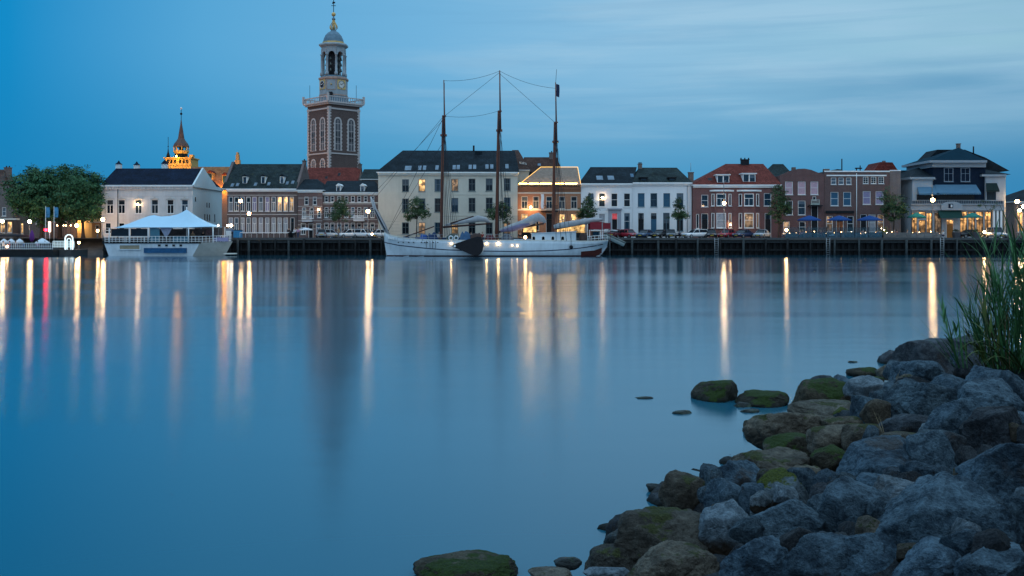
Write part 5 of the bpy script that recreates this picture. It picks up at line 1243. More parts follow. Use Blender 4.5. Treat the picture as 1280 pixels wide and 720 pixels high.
for px, py, r, mm in ((268, 281.6, .12, bulb_w), (284.6, 281.7, .22, bulb_w)):
    q = MB(); q.ball((X(px), 2, Z(py)), r, 10); q.tube([(X(px), 2.2, Z(302)), (X(px), 2.2, Z(py) + .3), (X(px), 2, Z(py) + .3)], .04, 5, 1); q.build('deck_lamp', [mm, steel], t)
b = MB(); b.box(X(262), X(281), 1.6, 2.2, Z(301.8), Z(297)); b.build('party_counter', mat('lilac_panel', (.32, .29, .45), .5, .3, 3), t)
b = MB(); b.box(X(277), X(291), 1.0, 2.4, Z(318), Z(316.6)); b.build('boarding_float', offwhite, t)

# ================================================================== FLOATING TERRACE, lower left
FY = 154.0; X0 = PX(30, FY); X = lambda px: PX(px, FY) - X0; Z = lambda py: PZ(py, FY)
t = empty('floating_terrace', 'dark floating pontoon terrace with white railing at the foot of the embankment', 'pontoon', (X0, FY, 0))
zd = Z(312.2); b = MB(); b.box(X(-70), X(66), 0, 8, -.4, zd); b.build('pontoon', darkwood, t)
b = MB(); b.box(X(66.5), X(82), 2, 8, -.4, zd - .05); b.build('pontoon', mat('pontoon_steel', (.05, .05, .05), .7), t)
railing('railing', [(X(-60), .15, zd), (X(65), .15, zd)], 1.0, 46, white, t, .03)
railing('ramp_railing', [(X(55), 3, zd + .3), (X(82), 3, zd + .3)], 1.0, 14, glow('glowing_rail', (.75, .95, 1.0), .4), t, .06)  # the rail mesh itself emits this pale glow
b = MB(); b.ring([(X(77.2) + x * 1.0, zd + z) for x, z in arch(1.3, 2.4, 9)], [(X(77.2) + x, zd + z) for x, z in arch(1.06, 2.27, 9)], 2.4, 2.6); b.ring([(X(77.2) + x, zd + z) for x, z in arch(.7, 1.8, 9)], [(X(77.2) + x, zd + z) for x, z in arch(.52, 1.68, 9)], 2.45, 2.55); b.build('lit_arch', glow('white_neon', (.8, .96, 1.0), 1.5), t)
def parasol(px, Y, ytop, yedge, half_px, m, zb, name, label, group, closed=False, ribs=8):
    s = Y / F; x = PX(px, Y); zt, ze, r = PZ(ytop, Y), PZ(yedge, Y), half_px * s
    r_ = empty('parasol', label, 'parasol', (x, Y, zb), R(11), group)
    b = MB(); b.tube([(0, 0, 0), (0, 0, zt - zb)], .045, 6); b.build('pole', steel, r_)
    b = MB(); b.lathe([(.3, 0), (.28, .08), (.05, .1)], 10); b.build('base', dark, r_)
    if closed:
        b = MB(); b.lathe([(.14, 1.2), (r, ze - zb), (r * .9, (zt + ze) / 2 - zb), (.05, zt - zb)], 9); b.build('folded_canopy', m, r_); return r_
    b = MB(); n = 32; rows = []
    for f in (0.02, .2, .45, .72, 1.):
        rows.append([((r * f) * math.cos(2 * PI * k / n) * (1 - .045 * abs(math.sin(ribs * PI * k / n)) * f), (r * f) * math.sin(2 * PI * k / n) * (1 - .045 * abs(math.sin(ribs * PI * k / n)) * f), zt - zb - (zt - ze) * f ** 1.15 - .0) for k in range(n)])
    rows.append([(p[0] * 1.0, p[1] * 1.0, p[2] - .16) for p in rows[-1]])
    b.grid(rows, 0, True, True); b.build('canopy', m, r_)
    b = MB()
    for k in range(ribs): a = 2 * PI * k / ribs; b.tube([(.04, 0, zt - zb - .5), (r * .55 * math.cos(a), r * .55 * math.sin(a), zt - zb - (zt - ze) * .5 - .05)], .015, 4)
    b.build('ribs', steel, r_); return r_
wc = mat('white_parasol_cloth', (.58, .62, .66), .8, .08)
dk_c = mat('black_parasol_cloth', (.012, .015, .02), .8)
for px, Yf, lab in ((-14, 157, 'white parasol cut by the frame edge on the floating terrace'), (5, 157, 'second white parasol from the far end of the floating terrace'), (14, 158.5, 'white parasol near the warm table lamp on the floating terrace'), (24.5, 157, 'white parasol left of the purple closed parasol'), (53, 156.5, 'larger white parasol between purple parasol and lit railing')):
    parasol(px, Yf, 298.2 if px < 50 else 297.6, 302.2 if px < 50 else 303, 5.2 if px < 50 else 8.8, wc, zd, '', lab, 'white parasols on the floating terrace')
parasol(40, 157.5, 287.5, 299, 3.0, mat('purple_cloth', (.10, .025, .15), .8), zd, '', 'closed purple parasol standing among the white ones', None, True)
for px, yt, w_, lab in ((-6, 289.8, 22, 'wide black parasol cut by the frame edge above the white ones'), (20, 291.2, 15, 'black parasol above the white parasols, nearest the purple one')):
    parasol(px, 164.5, yt, 294.5, w_, dk_c, G - 1.2, '', lab, 'black parasols above the floating terrace', ribs=6)
for px, py in ((9, 307.5), (-8, 307)):
    o = MB(); o.ball((0, 0, .5), .2, 8); o.lathe([(.1, 0), (.06, .35)], 6, (0, 0, 0), 1); q = o.build('lantern', [bulb_s, dark], None, (PX(px, FY + .8), FY + .8, zd)); tag(q, 'glowing lantern on the floating terrace under white parasols' + ('' if px > 0 else ', at the frame edge'), 'lantern')
for px, lab in ((57, 'blue and white flag on the mast left of its twin, before the tree crown'), (67.5, 'blue and white flag on the right hand mast, before the tree crown')):
    Y = 165.0; r_ = empty('flagpole', lab, 'flag', (PX(px, Y), Y, G - 1), 0, 'flags before the tree crowns')
    H_ = PZ(258, Y) - G + 1; b = MB(); b.tube([(0, 0, 0), (0, 0, H_)], [.06, .035], 6); b.build('pole', white, r_)
    b = MB(); b.grid([[(.05 + .16 * i + .03 * math.sin(j * 1.1), .06 * math.sin(i * 1.4 + j), H_ - .15 - j * .42) for i in range(5)] for j in range(5)]); b.build('flag', mat('blue_flag', (.06, .22, .38), .8, .5, 1.5), r_)
# ================================================================== CARS
tyre = mat('tyre_rubber', (.012, .012, .012), .85); rimm = mat('alloy_rim', (.35, .36, .37), .35, .1, metal=.7)
carglass = glass('car_glass', (.012, .016, .022), .05)
def make_car(kind, paint):
    L, Wd = {'hatch': (3.9, 1.72), 'sedan': (4.5, 1.78), 'estate': (4.6, 1.8), 'suv': (4.5, 1.9)}[kind]
    zr = {'hatch': 1.48, 'sedan': 1.43, 'estate': 1.5, 'suv': 1.82}[kind]; zb = 1.0 if kind == 'suv' else .9
    root = empty('parked_car', 'x', 'car')
    h, w_ = L / 2, Wd / 2
    st = [(h, .42, .62, .80), (h - .06, .28, .70, .9), (h - .35, .24, .78, .97), (h * .42, .24, zb - .02, 1), (0, .24, zb, 1), (-h * .5, .24, zb + .02, 1), (-h + .3, .26, zb + .03, .97), (-h + .05, .3, zb, .9), (-h, .42, zb - .12, .84)]
    rows = []
    for x, z0, z1, q in st:
        a = w_ * q; half = [(0, z0), (a * .86, z0), (a * .98, z0 + .16), (a, (z0 + z1) / 2), (a * .965, z1 - .08), (a * .86, z1), (0, z1 + .025)]
        rows.append([(x, -y, z) for y, z in half] + [(x, y, z) for y, z in half[::-1][1:-1]])
    b = MB(); b.grid(rows, 0, True, True); n = len(rows[0]); b.add(rows[0], [tuple(range(n))]); b.add(rows[-1], [tuple(range(n))])
    b.build('body', paint, root)
    xr = {'hatch': -h + .12, 'sedan': -h + .75, 'estate': -h + .12, 'suv': -h + .1}[kind]; rr = {'hatch': -h + .5, 'sedan': -h + 1.5, 'estate': -h + .45, 'suv': -h + .3}[kind]
    cab = [(h * .48, zb - .03, .86, .0), (h * .16, zr - .06, .86, 1), (-.1 * h, zr, .87, 1), (rr, zr - .04, .85, 1), (xr, zb + .02, .84, 0)]
    rows = []
    for x, z, q, up in cab:
        a = w_ * q; t_ = a * (.80 if up else .98); zz = z
        rows.append([(x, -a, zb - .04), (x, -t_, zz - .04), (x, -t_ * .8, zz), (x, t_ * .8, zz), (x, t_, zz - .04), (x, a, zb - .04)])
    b = MB(); b.grid(rows, 0, False); b.build('windows', carglass, root)
    b = MB(); top = [r for r, c in zip(rows, cab) if c[3]]
    b.grid([[(p[0] + (.12 if k == 0 else -.08 if k == len(top) - 1 else 0), p[1] * 1.03, p[2] + (.012 if 1 < i < 4 else .0)) for i, p in enumerate(r) if 0 < i < 5] for k, r in enumerate(top)])
    for s in (1, 4):                                              # pillars
        for k in (0, 1, 2, 3):
            p, q = Vector(rows[k][s]), Vector(rows[k + 1][s]); b.tube([p, q], .035, 5)
        e = 0 if s == 1 else 5
        for k in (2, 3): b.tube([Vector(rows[k][e]), Vector(rows[k][s])], .05, 5)
    b.build('roof', paint, root)
    for sx in (1, -1):
        for sy in (1, -1):
            r = .32 if kind != 'suv' else .37; M = Matrix.Translation((sx * h * .63, sy * (w_ - .1), r)) @ Matrix.Rotation(R(90), 4, 'X')
            b = MB(); b.lathe([(r * .8, -.12), (r, -.09), (r, .09), (r * .8, .12)], 14, (0, 0, 0), 0, True, 0, M); wh = b.build('wheel', tyre, root)
            b = MB(); b.lathe([(r * .62, -.125), (r * .62, .125)], 10, (0, 0, 0), 0, False, 0, M); b.build('rim', rimm, wh)
    for sy in (1, -1):
        b = MB(); b.box(h - .16, h - .01, sy * w_ * .62 - .17, sy * w_ * .62 + .17, .6, .72); b.build('headlight', mat('headlight_glass', (.5, .52, .55), .15), root)
        b = MB(); b.box(-h + .0, -h + .1, sy * w_ * .7 - .14, sy * w_ * .7 + .14, .72, .9); b.build('tail_light', mat('tail_light_red', (.18, .01, .01), .3), root)
    b = MB(); b.box(h - .1, h + .012, -w_ * .5, w_ * .5, .36, .54); b.box(-h - .012, -h + .1, -w_ * .6, w_ * .6, .3, .42); b.build('bumper_grille', dark, root)
    b = MB(); b.box(h + .005, h + .022, -.26, .26, .42, .52); b.box(-h - .022, -h - .005, -.26, .26, .55, .66); b.build('number_plate', mat('yellow_plate', (.5, .36, .04)), root)
    return root
paints = {k: mat('car_paint_' + k, c, .25, .05, spec=.6) for k, c in dict(white=(.62, .64, .66), black=(.012, .013, .016), red=(.30, .02, .035), navy=(.015, .025, .07), silver=(.30, .33, .36), grey=(.10, .11, .12), wine=(.10, .015, .02), blue=(.03, .06, .12)).items()}
protos = {}
GZ = G + .03
for px, kind, col, yaw, Yc, lab in (
    (436, 'estate', 'white', 217, 165.5, 'white estate car behind the quay, left of the car with glowing lights'),
    (456.5, 'estate', 'white', 320, 164.6, 'white car with one glowing headlight at the foot of the street lamp'),
    (472, 'hatch', 'white', 215, 166.5, 'white car half hidden by the bowsprit of the ship'),
    (412, 'hatch', 'white', 35, 168.5, 'small white car near the striped hotel entrance, beside a grey one'),
    (402, 'hatch', 'silver', 100, 167, 'silver car with blue windscreen seen head on by the hotel'),
    (770, 'hatch', 'wine', 60, 165, 'dark red car behind the hanging tender boat'),
    (786, 'hatch', 'red', 300, 164.5, 'small red car just right of the hanging tender boat'),
    (807, 'sedan', 'blue', 238, 164, 'dark blue car between small red car and black car before white house'),
    (826, 'sedan', 'black', 235, 164.2, 'black car before the blue doors of the white house'),
    (838.5, 'hatch', 'grey', 262, 164.6, 'dark grey car half behind the black one near the quay tree'),
    (869.5, 'estate', 'white', 205, 164, 'white estate car between white house and red brick house'),
    (889, 'hatch', 'black', 262, 164.3, 'black hatchback between the white estate car and the red car'),
    (908.5, 'hatch', 'red', 232, 164, 'bright red hatchback under the street lamp'),
    (929, 'sedan', 'navy', 226, 163.6, 'navy saloon car between red hatchback and silver car'),
    (952.5, 'sedan', 'silver', 238, 163.8, 'silver saloon car beside the tree at the end of the row'),
    (1214, 'sedan', 'black', 5, 166.5, 'low black car before the lit restaurant windows'),
    (1245.5, 'suv', 'silver', 268, 163.5, 'pale high off road car facing the river beside the reeds')):
    k = (kind, col)
    if k not in protos: protos[k] = make_car(kind, paints[col]); o = protos[k]
    else: o = copy_tree(protos[k])
    o.location = (PX(px, Yc), Yc, GZ); o.rotation_euler = (0, 0, R(yaw)); o['label'] = lab; o['group'] = 'cars parked along the quay'
    if 'glowing headlight' in lab:
        q = MB(); q.ball((2.32, -.55, .66), .13, 8); q.build('headlight', bulb, o)
# motorbike left of the white car
t = empty('motorbike', 'dark parked motorbike left of the white estate car', 'motorbike', (PX(848.5, 164), 164, GZ), R(40))
for x in (-.7, .7):
    b = MB(); M = Matrix.Translation((x, 0, .31)) @ Matrix.Rotation(R(90), 4, 'X'); b.grid([[M @ Vector(((.25 + .06 * math.cos(v)) * math.cos(u), (.25 + .06 * math.cos(v)) * math.sin(u), .06 * math.sin(v))) for v in [k * PI / 3 for k in range(7)]] for u in [k * PI / 7 for k in range(15)]]); b.build('wheel', tyre, t)
b = MB(); b.tube([(-.7, 0, .31), (-.3, 0, .5), (.35, 0, .6), (.7, 0, .31)], .07, 6); b.box(-.3, .3, -.16, .16, .3, .6); b.tube([(.7, 0, .31), (.45, 0, .95)], .04, 5); b.tube([(.45, -.35, 1.0), (.45, .35, 1.0)], .025, 5); b.build('frame', blackm, t)
b = MB(); b.ball((.12, 0, .75), .24, 8, 0, .7); b.build('tank', paints['navy'], t); b = MB(); b.box(-.75, -.05, -.13, .13, .68, .78); b.build('seat', dark, t)

# ================================================================== PEOPLE
skin = mat('skin', (.42, .25, .18), .6, .1)
def skinned(name, joints, edges, m, sub=1):
    me = bpy.data.meshes.new(name + '_frame'); bm = bmesh.new(); lay = bm.verts.layers.skin.verify(); vs = []
    for i, (p, r) in enumerate(joints):
        v = bm.verts.new(p); v[lay].radius = (r, r) if not isinstance(r, tuple) else r; v[lay].use_root = i == 0; vs.append(v)
    for a, c in edges: bm.edges.new((vs[a], vs[c]))
    bm.to_mesh(me); bm.free()
    o = bpy.data.objects.new('tmp', me); COL.objects.link(o)
    o.modifiers.new('s', 'SKIN').use_smooth_shade = True; sd = o.modifiers.new('d', 'SUBSURF'); sd.levels = sub; sd.render_levels = sub
    dg = bpy.context.evaluated_depsgraph_get(); r = bpy.data.meshes.new_from_object(o.evaluated_get(dg)); bpy.data.objects.remove(o)
    r.materials.clear(); r.materials.append(m); r.name = name
    return r
def person_meshes(pose):
    s = pose == 'seated'; hz = .50 if s else .92
    kn = lambda q: (q * .11, -.42, .52) if s else (q * .10, -.03, .50)
    an = lambda q: (q * .12, -.44, .09) if s else (q * .11, .02, .09)
    toe = lambda q: (q * .13, -.58, .05) if s else (q * .13, -.14, .05)
    sh = hz + .50; el = lambda q: (q * .27, -.04, sh - .27); ha = lambda q: (q * .18, -.34, sh - .30) if s else (q * .27, -.16, sh - .50)
    J = [((0, 0, hz), .13), ((0, -.01, hz + .25), .12), ((0, 0, sh - .04), .13), ((0, -.01, sh + .08), .055), ((0, -.03, sh + .20), .085), ((0, -.025, sh + .29), .08)]
    E = [(0, 1), (1, 2), (2, 3), (3, 4), (4, 5)]
    for q in (-1, 1):
        k = len(J); J += [((q * .19, 0, sh - .03), .06), (el(q), .045), (ha(q), .035), (tuple(Vector(ha(q)) + Vector((0, -.09, -.03))), .03)]; E += [(2, k), (k, k + 1), (k + 1, k + 2), (k + 2, k + 3)]
        k = len(J); J += [((q * .10, 0, hz - .06), .085), (kn(q), .06), (an(q), .042), (toe(q), .035)]; E += [(0, k), (k, k + 1), (k + 1, k + 2), (k + 2, k + 3)]
    body = skinned('body', J, E, skin)
    grow = lambda idx, g: [(J[i][0], J[i][1] + g) for i in idx]
    top = skinned('jacket', [((0, 0, hz - .02), .155), ((0, -.01, hz + .25), .145), ((0, 0, sh - .04), .15), ((-.19, 0, sh - .03), .08), (el(-1), .062), ((.19, 0, sh - .03), .08), (el(1), .062), (tuple(Vector(el(-1)).lerp(Vector(ha(-1)), .8)), .05), (tuple(Vector(el(1)).lerp(Vector(ha(1)), .8)), .05)], [(0, 1), (1, 2), (2, 3), (3, 4), (2, 5), (5, 6), (4, 7), (6, 8)], skin)
    leg = skinned('trousers', [((0, 0, hz), .15), ((-.10, 0, hz - .07), .10), (kn(-1), .075), (an(-1), .06), ((.10, 0, hz - .07), .10), (kn(1), .075), (an(1), .06)], [(0, 1), (1, 2), (2, 3), (0, 4), (4, 5), (5, 6)], skin)
    hb = MB(); c = (0, .0, sh + .28); hb.lathe([(.098 * math.sin(a), .11 * -math.cos(a)) for a in [PI * (.42 + .58 * i / 6) for i in range(7)]], 10, c); hb.ball((0, .045, sh + .24), .085, 8)
    hair = hb.mesh('hair', skin)
    return body, top, leg, hair
PM = {p: person_meshes(p) for p in ('standing', 'seated')}
cloth = {k: mat('cloth_' + k, c, .85, .2, 3) for k, c in dict(white=(.6, .6, .6), black=(.015, .015, .018), red=(.35, .03, .03), blue=(.05, .12, .3), pink=(.5, .28, .4), grey=(.15, .15, .16), jeans=(.04, .06, .11), green=(.08, .14, .06), tan=(.3, .22, .13)).items()}
hairs = [mat('dark_hair', (.02, .013, .01), .6), mat('fair_hair', (.25, .16, .07), .6), mat('grey_hair', (.25, .25, .25), .6)]
def person(px, Y, z, pose, top, leg, rz, label, hair=0):
    t = empty('person', label, 'person', (PX(px, Y), Y, z), R(rz), 'people along the far quay')
    for me, m in zip(PM[pose], (skin, cloth[top], cloth[leg], hairs[hair])):
        o = link(me.name.split('.')[0], me, t)
        if m is not skin: o.material_slots[0].link = 'OBJECT'; o.material_slots[0].material = m
    return t
for a in ((372.5, 161.5, GZ, 'standing', 'pink', 'jeans', 150, 'person in pink top and jeans standing on the quay before the long brick house', 1),
          (369, 161.8, GZ, 'standing', 'white', 'black', 200, 'person in white top standing next to the person in pink', 0),
          (361, 162, GZ, 'standing', 'black', 'black', 30, 'person in black standing by the dark litter bin, left of the couple', 0),
          (423, 161.8, GZ, 'standing', 'tan', 'grey', 60, 'person in tan top walking under the tree before the hotel', 2),
          (290, 162.5, GZ, 'standing', 'blue', 'black', 300, 'person in blue standing beside the white lamp near the tent boat', 0),
          (650, 152, PZ(301.5, 152) - .35, 'standing', 'black', 'black', 0, 'person in black standing on deck before the ship deckhouse', 0),
          (603, 152.6, PZ(301.5, 152) - .35, 'standing', 'red', 'jeans', 20, 'person in red on deck right of the black leeboard', 1),
          (589, 152.6, PZ(301.5, 152) - .35, 'standing', 'grey', 'black', 340, 'person in grey on deck above the black leeboard', 0),
          (549, 152.2, PZ(301.5, 152) - .35, 'standing', 'white', 'grey', 20, 'person in white on deck at the foot of the front mast', 2),
          (254, 156.6, PZ(303.2, 153), 'standing', 'black', 'jeans', 350, 'person in black at the bar under the boat tent', 0),
          (241, 156, PZ(303.2, 153), 'standing', 'tan', 'black', 20, 'person in tan top under the right end of the boat tent', 1)): person(*a)

zf = PZ(312.2, 154)
for px, Yp, top_, rz, lab in ((4, 155.5, 'white', 80, 'person in white top seated at the frame edge of the floating terrace'), (12, 156.2, 'red', -70, 'person in red top seated on the floating terrace near the lantern'), (19.5, 155.6, 'grey', 60, 'person in grey top seated between the white parasols'), (30, 156, 'blue', -60, 'person in blue top seated left of the purple parasol'), (47, 155.6, 'pink', 70, 'person in pink top seated right of the purple parasol'), (56, 156, 'black', -80, 'person in black top seated under the larger white parasol')):
    person(px, Yp, zf, 'seated', top_, 'jeans', rz, lab, 0)

# ================================================================== TERRACES ON THE QUAY
blue_c = mat('royal_blue_cloth', (.008, .05, .19), .8, .12)
green_c = mat('teal_green_cloth', (.02, .16, .13), .8, .12)
for px, w_, lab in ((1011.5, 15, 'blue parasol before the gable house with pink curtains'), (1049, 15.5, 'blue parasol in the middle of the three over the glass terrace'), (1087, 16, 'blue parasol before the right half of the flat topped house')):
    parasol(px, 166.5, 269.3, 274.6, w_, blue_c, GZ, '', lab, 'blue parasols over the glass terrace', ribs=6)
for px, lab in ((1146, 'green parasol left of the restaurant door'), (1215.5, 'green parasol right of the restaurant door before the lit windows')):
    parasol(px, 166.5, 265.5, 271, 11.5, green_c, GZ, '', lab, 'green parasols at the restaurant', ribs=8)
t = empty('glass_screen', 'long low teal glass wind screen of framed panels round the parasol terrace', 'wind screen', (PX(1042, 161), 161, GZ))
gm, k, bs = new_mat('tinted_screen_glass'); bs.inputs['Base Color'].default_value = (.02, .10, .15, 1); bs.inputs['Roughness'].default_value = .12; bs.inputs['Alpha'].default_value = .55
gm2, k, bs = new_mat('clear_screen_glass'); bs.inputs['Base Color'].default_value = (.03, .09, .12, 1); bs.inputs['Roughness'].default_value = .08; bs.inputs['Alpha'].default_value = .22
x0, x1 = PX(981, 161) - PX(1042, 161), PX(1103, 161) - PX(1042, 161); n = 7
for i in range(n):
    a, c = x0 + (x1 - x0) * i / n + .04, x0 + (x1 - x0) * (i + 1) / n - .04
    b = MB(); b.box(a, c, -.02, .02, .06, .95); p_ = b.build('panel', gm, t)
    b = MB(); b.box(a, c, -.015, .015, .99, 1.75); b.build('upper_pane', gm2, p_)
b = MB()
for i in range(n + 1): xx = x0 + (x1 - x0) * i / n; b.box(xx - .035, xx + .035, -.04, .04, 0, 1.8)
b.box(x0, x1, -.035, .035, .955, .985); b.build('frame', dark, t)
b = MB()                                                         # a worn word on one panel, unreadable in the photo: a few pale strokes
for i in range(7): xx = PX(1036.5 + i * .95, 161) - PX(1042, 161); b.box(xx - .035, xx + .035, -.035, -.022, .42, .52 + .22 * (i in (4, 6)) + .05 * (i % 2))
b.build('faded_lettering', mat('pale_lettering', (.22, .34, .42)), t)
t = empty('terrace_fence', 'low pale slatted fence before the villa restaurant terrace', 'fence', (PX(1140, 161.2), 161.2, GZ))
x0, x1 = PX(1105, 161.2) - PX(1140, 161.2), PX(1177, 161.2) - PX(1140, 161.2)
b = MB(); n = 64
for i in range(n): xx = x0 + (x1 - x0) * (i + .5) / n; b.box(xx - .05, xx + .05, -.02, .01, .08, .92)
b.box(x0, x1, .012, .05, .2, .28); b.box(x0, x1, .012, .05, .72, .8); b.build('slats', mat('greyed_fence_wood', (.17, .16, .15), .8, .3, 2), t)
b = MB()
for i in range(8): xx = x0 + (x1 - x0) * i / 7; b.box(xx - .05, xx + .05, .055, .14, 0, 1.0)
b.build('fence_posts', MATS['greyed_fence_wood'], t)
def table(px, Y, label):
    o = empty('cafe_table', label, 'table', (PX(px, Y), Y, GZ), 0, 'tables on the quay terraces')
    b = MB(); b.lathe([(.42, .71), (.42, .74)], 14); b.build('table_top', greywood, o)
    b = MB(); b.lathe([(.25, 0), (.25, .03), (.03, .05), (.03, .7)], 8); b.build('pedestal', blackm, o)
    return o
def candle(px, Y, label, m=None, z=.745, r=.085):
    b = MB(); b.ball((0, 0, r), r, 8); b.lathe([(r * .7, 0), (r * .6, r * .3)], 8, (0, 0, 0), 1)
    return tag(b.build('table_light', [m or bulb_s, dark], None, (PX(px, Y), Y, GZ + z)), label, 'table light', 'small lights on the terrace tables')
wheres = ['before the gable house', 'under the first blue parasol', 'under the middle blue parasol', 'under the right blue parasol', 'behind the slatted fence', 'by the restaurant lamp']
rng = random.Random(12)
tops = ['white', 'pink', 'blue', 'black', 'red', 'grey', 'white', 'tan']
spots = [(986, 'beside the bright orange lamp'), (996, 'left of the first blue parasol pole'), (1009, 'at the first blue parasol pole'), (1019, 'right of the first blue parasol pole'), (1031, 'between the first two blue parasols'), (1041, 'behind the lettered screen panel'), (1052, 'under the middle blue parasol'), (1062, 'right of the middle parasol'), (1074, 'left of the right blue parasol'), (1082, 'at the right blue parasol pole'), (1092, 'under the right edge of the right blue parasol'), (1113, 'at the left end of the slatted fence'), (1126, 'behind the slatted fence under the tree'), (1139, 'left of the green parasol'), (1152, 'under the left green parasol'), (1166, 'beside the restaurant street lamp'), (1174, 'at the right end of the slatted fence')]
for i, (px, wl) in enumerate(spots):
    Y = rng.uniform(162.2, 165.6)
    table(px, Y, 'small round cafe table ' + wl)
    candle(px + rng.uniform(-3, 3), Y - rng.uniform(.0, .3), 'small glowing table light ' + wl, bulb_s, .745 + (i % 4) * .09, .045 if i % 3 else .07)
    c = tops[i % 8]
    person(px + rng.choice((-5, 5)), Y + .2, GZ, 'seated', c, 'jeans', rng.choice((80, -80, 150)), 'person in %s top seated %s' % (c, wl), i % 3)
q = MB(); q.ball((0, 0, 1.35), .24, 10); q.lathe([(.16, 0), (.05, .06), (.04, 1.15)], 8, (0, 0, 0), 1); tag(q.build('standing_lamp', [bulb_y, dark], None, (PX(983, 162.6), 162.6, GZ)), 'bright orange lamp at the left end of the glass screened terrace', 'lamp')
q = MB(); q.ball((0, 0, 1.0), .2, 10); q.lathe([(.16, 0), (.05, .06), (.04, .85)], 8, (0, 0, 0), 1); tag(q.build('standing_lamp', [bulb_y, dark], None, (PX(1230.5, 165), 165, GZ)), 'glowing floor lamp left of the pale off road car', 'lamp')
for i, (px, py) in enumerate(((1100.5, 282), (1103.5, 283.5), (1107, 286.5))):
    pass
b = MB(); rr = random.Random(3)
t = empty('potted_shrub', 'yellow green shrub in a tub with fairy lights at the end of the glass screen', 'plant', (PX(1104.5, 162), 162, GZ))
q = MB(); q.lathe([(.28, 0), (.36, .5)], 12); q.build('tub', dark, t)
for _ in range(260):
    c = Vector((rr.gauss(0, .35), rr.gauss(0, .3), .95 + rr.gauss(0, .35))); d = Vector((rr.uniform(-1, 1), rr.uniform(-1, 1), rr.uniform(-1, 1))).normalized() * .13; e = d.cross(Vector((0, 0, 1))).normalized() * .06
    b.add([c - d, c + e, c + d, c - e], [(0, 1, 2, 3)])
b.build('foliage', mat('lime_leaf', (.12, .17, .03), .6, .3), t)
q = MB(); [q.ball((x, y, z), .06, 6) for x, y, z in ((-.5, -.4, 1.6), (-.1, -.5, 1.3), (.35, -.45, .9))]; q.build('fairy_lights', bulb_w, t)
for px, lab in ((1195.5, 'tall dark planter left of the low black car'), (1219.5, 'tall dark planter right of the low black car')):
    b = MB(); b.prism([(-.42, 0), (.42, 0), (.55, 1.0), (-.55, 1.0)], -.45, .45); o = b.build('planter', mat('grey_planter', (.05, .055, .065), .7), None, (PX(px, 164.8), 164.8, GZ)); tag(o, lab, 'planter')
    q = MB(); rr = random.Random(px)
    for _ in range(120):
        c = Vector((rr.gauss(0, .3), rr.gauss(0, .25), 1.1 + abs(rr.gauss(0, .2)))); d = Vector((rr.uniform(-1, 1), rr.uniform(-1, 1), rr.uniform(-.2, 1))).normalized() * .14; e = d.cross(Vector((1, 0, .3))).normalized() * .05
        q.add([c - d, c + e, c + d, c - e], [(0, 1, 2, 3)])
    q.build('foliage', mat('planter_leaf', (.03, .05, .03), .6, .4), o)
b = MB(); b.lathe([(.3, 0), (.3, .85), (.34, .87), (.2, 1.0)], 12); tag(b.build('litter_bin', dark, None, (PX(363.5, 161.6), 161.6, GZ)), 'dark round litter bin on the quay before the long brick house', 'bin')
b = MB(); b.box(-.6, .6, -.5, .5, .0, 1.25); b.box(-.63, .63, -.53, .53, 1.25, 1.35, 1); tag(b.build('rubbish_container', [mat('container_blue', (.04, .22, .42), .6), dark], None, (PX(297.5, 162.3), 162.3, GZ)), 'bright blue container on the quay right of the tent boat', 'container')
b = MB(); b.box(-.7, .7, -.5, .5, .0, 1.5); b.box(-.5, .5, -.52, -.501, .5, 1.2, 1); tag(b.build('utility_cabinet', [mat('cabinet_grey', (.22, .25, .3), .6), white], None, (PX(287.5, 163), 163, GZ)), 'pale utility cabinet under the white lamp near the tent boat', 'cabinet')
b = MB(); 
for i in range(30): xx = PX(300 + i * 2.35, 161.5) - PX(334, 161.5); b.tube([(xx, 0, 0), (xx, 0, .9)], .025, 4) if i % 3 == 0 else None
b.tube([(PX(300, 161.5) - PX(334, 161.5), 0, .92), (PX(368, 161.5) - PX(334, 161.5), 0, .92)], .045, 5); tag(b.build('quay_railing', white, None, (PX(334, 161.5), 161.5, GZ)), 'thin pale railing along the quay before the long brick house', 'railing')
# canopy and parasol before the hotel, added lit stalls behind the ship
o = parasol(382.5, 166, 284.5, 286.6, 8, wc, GZ, '', 'flat white parasol before the narrow striped house', None)
o = parasol(449.5, 168.2, 285.3, 289.3, 13, mat('dark_blue_awning', (.012, .03, .07), .8), GZ, '', 'wide dark blue parasol behind the white cars', None)
t = empty('added_stall', 'added stall glowing in place of lit shop windows, behind the ship deck under the furled sails', 'stall', (PX(714, 168), 168, GZ))
b = MB(); b.box(-2.6, 2.6, -1.2, 1.2, 2.3, 2.45); b.build('roof', dark, t)
b = MB(); b.box(-2.4, 2.4, .9, 1.0, .3, 2.25); b.build('lit_back_panel', glow('shop_window_glow', (1, .58, .2), 1.7, .9, 1.7), t)  # added glow standing for the lit shop windows behind the ship
b = MB(); [b.tube([(x, y, 0), (x, y, 2.3)], .05, 5) for x in (-2.5, 2.5) for y in (-1.1, 1.1)]; b.box(-2.5, 2.5, -1.1, -.5, 0, .9); b.build('frame', darkwood, t)
t = empty('added_stall', 'small added kiosk glowing in place of a lit shop window, left of the main mast foot', 'stall', (PX(662, 168), 168, GZ))
b = MB(); b.box(-1.3, 1.3, -1, 1, 0, 2.4); b.build('cabin', darkwood, t); b = MB(); b.box(-1.1, 1.1, -1.03, -1.001, 1.0, 2.1); b.build('window', MATS['shop_window_glow'], t)  # added kiosk whose pane carries the same shop window glow

